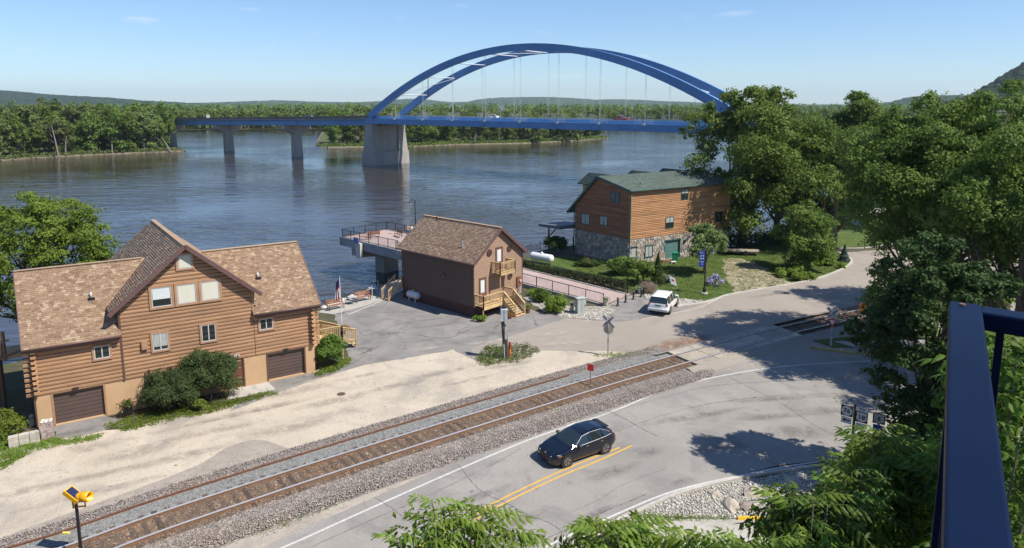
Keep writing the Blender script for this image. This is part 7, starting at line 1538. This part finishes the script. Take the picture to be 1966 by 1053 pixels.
b = G(91, 846); pl = thing('brick_pillar', 'short brick pillar topped with white stones at the left garage', 'pillar', tuple(b)); FP = Frame((b.x, b.y), 25, 115); M_brk = mat('painted_brick', (.36, .20, .17), .9, .25, 5, col2=(.55, .5, .47), objr=.15)
for r_ in range(11):
    for i in range(2):
        for j in range(2):
            s0, t0 = (-.28+.28*i, 0+.26*j); MB().box(s0+.006, s0+.274, t0+.006, t0+.254, r_*.095, r_*.095+.085, F=FP).build('brick', M_brk, pl)
for k in range(6): boulder('stone', (0, 0, 0), .11, M_bldw, None, .7, k+70); o = bpy.context.scene.collection.objects[-1]; o.parent = pl; o.location = FP(-.2+.2*(k % 3), .13+.24*(k//3), 1.08)-wloc(pl); o.name = 'stone'; [o.__delitem__(q) for q in ('label', 'category') if q in o]
b = G(62, 817); fg = thing('garden_statue', 'small white garden statue in front of the dark left wall of the log house', 'statue', tuple(b)); MB().lathe([(.17, 0), (.17, .08), (.13, .12), (.15, .3), (.10, .42), (.06, .46)], b, 12).build('figure', M_bldw, fg, smooth=True); MB().lathe([(.03, 0), (.12, .06), (.14, .14), (.10, .22), (.01, .25)], b+UP*.44, 12).build('head', M_bldw, fg, smooth=True)
b = G(8, 836); MB().box(b.x-.7, b.x+.7, b.y-.25, b.y+.25, 0, .4).build('stone_trough', M_conc, label='pale stone trough at the far left below the terrace plants', cat='trough')
# signs on the bridge deck
k = ubridge(961, -.3); p = bp(k, -.3, DZ-.3); t = thing('warning_sign', 'white diamond sign standing on the bridge edge in front of the white car', 'road sign', tuple(p)); MB().beam(p, p+UP*3.2, .12, .12).build('post', M_postg, t); q = p+UP*3.0-Bn*.1; MB().prism([q+Bd*.75, q+UP*.95, q-Bd*.75, q-UP*.95], Bn*-.04).build('panel', M_signw, t)
k = ubridge(398, 0); p = bp(k, .2, dz(k)); MB().box(p.x-.7, p.x+.7, p.y-.1, p.y+.1, dz(k), dz(k)+1.5).build('white_marker', M_signw, label='small white panel on the left part of the bridge approach', cat='sign')

# ================================================================ BALCONY RAIL NEXT TO THE VIEWER
M_rail = mat('navy_enamelled_steel', (.004, .010, .034), .45, .15, 3, coat=.0, spec=.08); hR = .55
t = thing('balcony_railing', 'dark blue metal balcony railing right beside the viewpoint', 'railing', (1.23, 1.84, H-hR-1.1))
C0 = VP(1823, 577, 0) if False else None
def RP(u, v, drop=hR):
    p = G(u, v, H-drop); return Vector((p.x, p.y, H-drop))
a0, a1 = RP(1823, 577), RP(1811, 1053); d1 = (a1-a0).normalized(); n1 = Vector((-d1.y, d1.x, 0)); 
if n1.x < 0: n1 = -n1
c0, c1 = RP(1966, 599)-RP(1823, 577), None; d2 = c0.normalized(); n2 = Vector((-d2.y, d2.x, 0))
if n2.y > 0: n2 = -n2
wR = .075
def tubebox(p, d, n, L_, w_, h_, name, s0=0.):
    q = p+d*s0; P_ = [q, q+d*L_, q+d*L_+n*w_, q+n*w_]; o = MB().hexa([x-UP*h_ for x in P_]+P_).build(name, M_rail, t)
    bv = o.modifiers.new('bevel', 'BEVEL'); bv.width = .006; bv.segments = 3; return o
tubebox(a0, d1, n1, 2.2, wR, .05, 'top_rail'); tubebox(a0+n1*0+d1*0, d2, n2, 2.0, wR, .0499, 'top_rail', wR*1.02)
for dd, nn, s in ((d1, n1, 0.003), (d2, n2, .62), (d2, n2, 1.3)):
    q = a0+dd*s; w_ = .045; P_ = [q+nn*.015, q+dd*w_+nn*.015, q+dd*w_+nn*(.015+w_), q+nn*(.015+w_)]; MB().hexa([x-UP*1.15 for x in P_]+[x-UP*.051 for x in P_]).build('post', M_rail, t)
q = a0+d2*.115+n2*.03; MB().hexa([x-UP*1.15 for x in (q, q+d2*.018, q+d2*.018+n2*.018, q+n2*.018)]+[x-UP*.051 for x in (q, q+d2*.018, q+d2*.018+n2*.018, q+n2*.018)]).build('baluster', M_rail, t)
for k in range(1, 16):
    q = a0+d1*(.11*k)+n1*.03; w_ = .016; P_ = [q, q+d1*w_, q+d1*w_+n1*w_, q+n1*w_]; MB().hexa([x-UP*1.05 for x in P_]+[x-UP*.051 for x in P_]).build('baluster', M_rail, t)
for dd, nn in ((d1, n1), (d2, n2)):
    q = a0+nn*.02+dd*.05; P_ = [q, q+dd*2, q+dd*2+nn*.035, q+nn*.035]; MB().hexa([x-UP*1.08 for x in P_]+[x-UP*1.05 for x in P_]).build('bottom_rail', M_rail, t)
q = a0+d1*.035+n1*.03; MB().lathe([(.008, 0), (.008, .004), (.003, .005)], q, 10).build('screw', M_rust, t)

# ================================================================ AIR
m = bpy.data.materials.new('river_haze'); m.use_nodes = True; n = m.node_tree; n.nodes.clear(); o_ = n.nodes.new('ShaderNodeOutputMaterial'); pv = n.nodes.new('ShaderNodeVolumePrincipled')
pv.inputs['Color'].default_value = (.72, .85, 1, 1); pv.inputs['Density'].default_value = .00007; pv.inputs['Anisotropy'].default_value = .2; n.links.new(pv.outputs[0], o_.inputs['Volume'])
hz = MB().box(-8900, 8900, -390, 8900, WZ-1, 170).build('haze', m, kind='stuff')
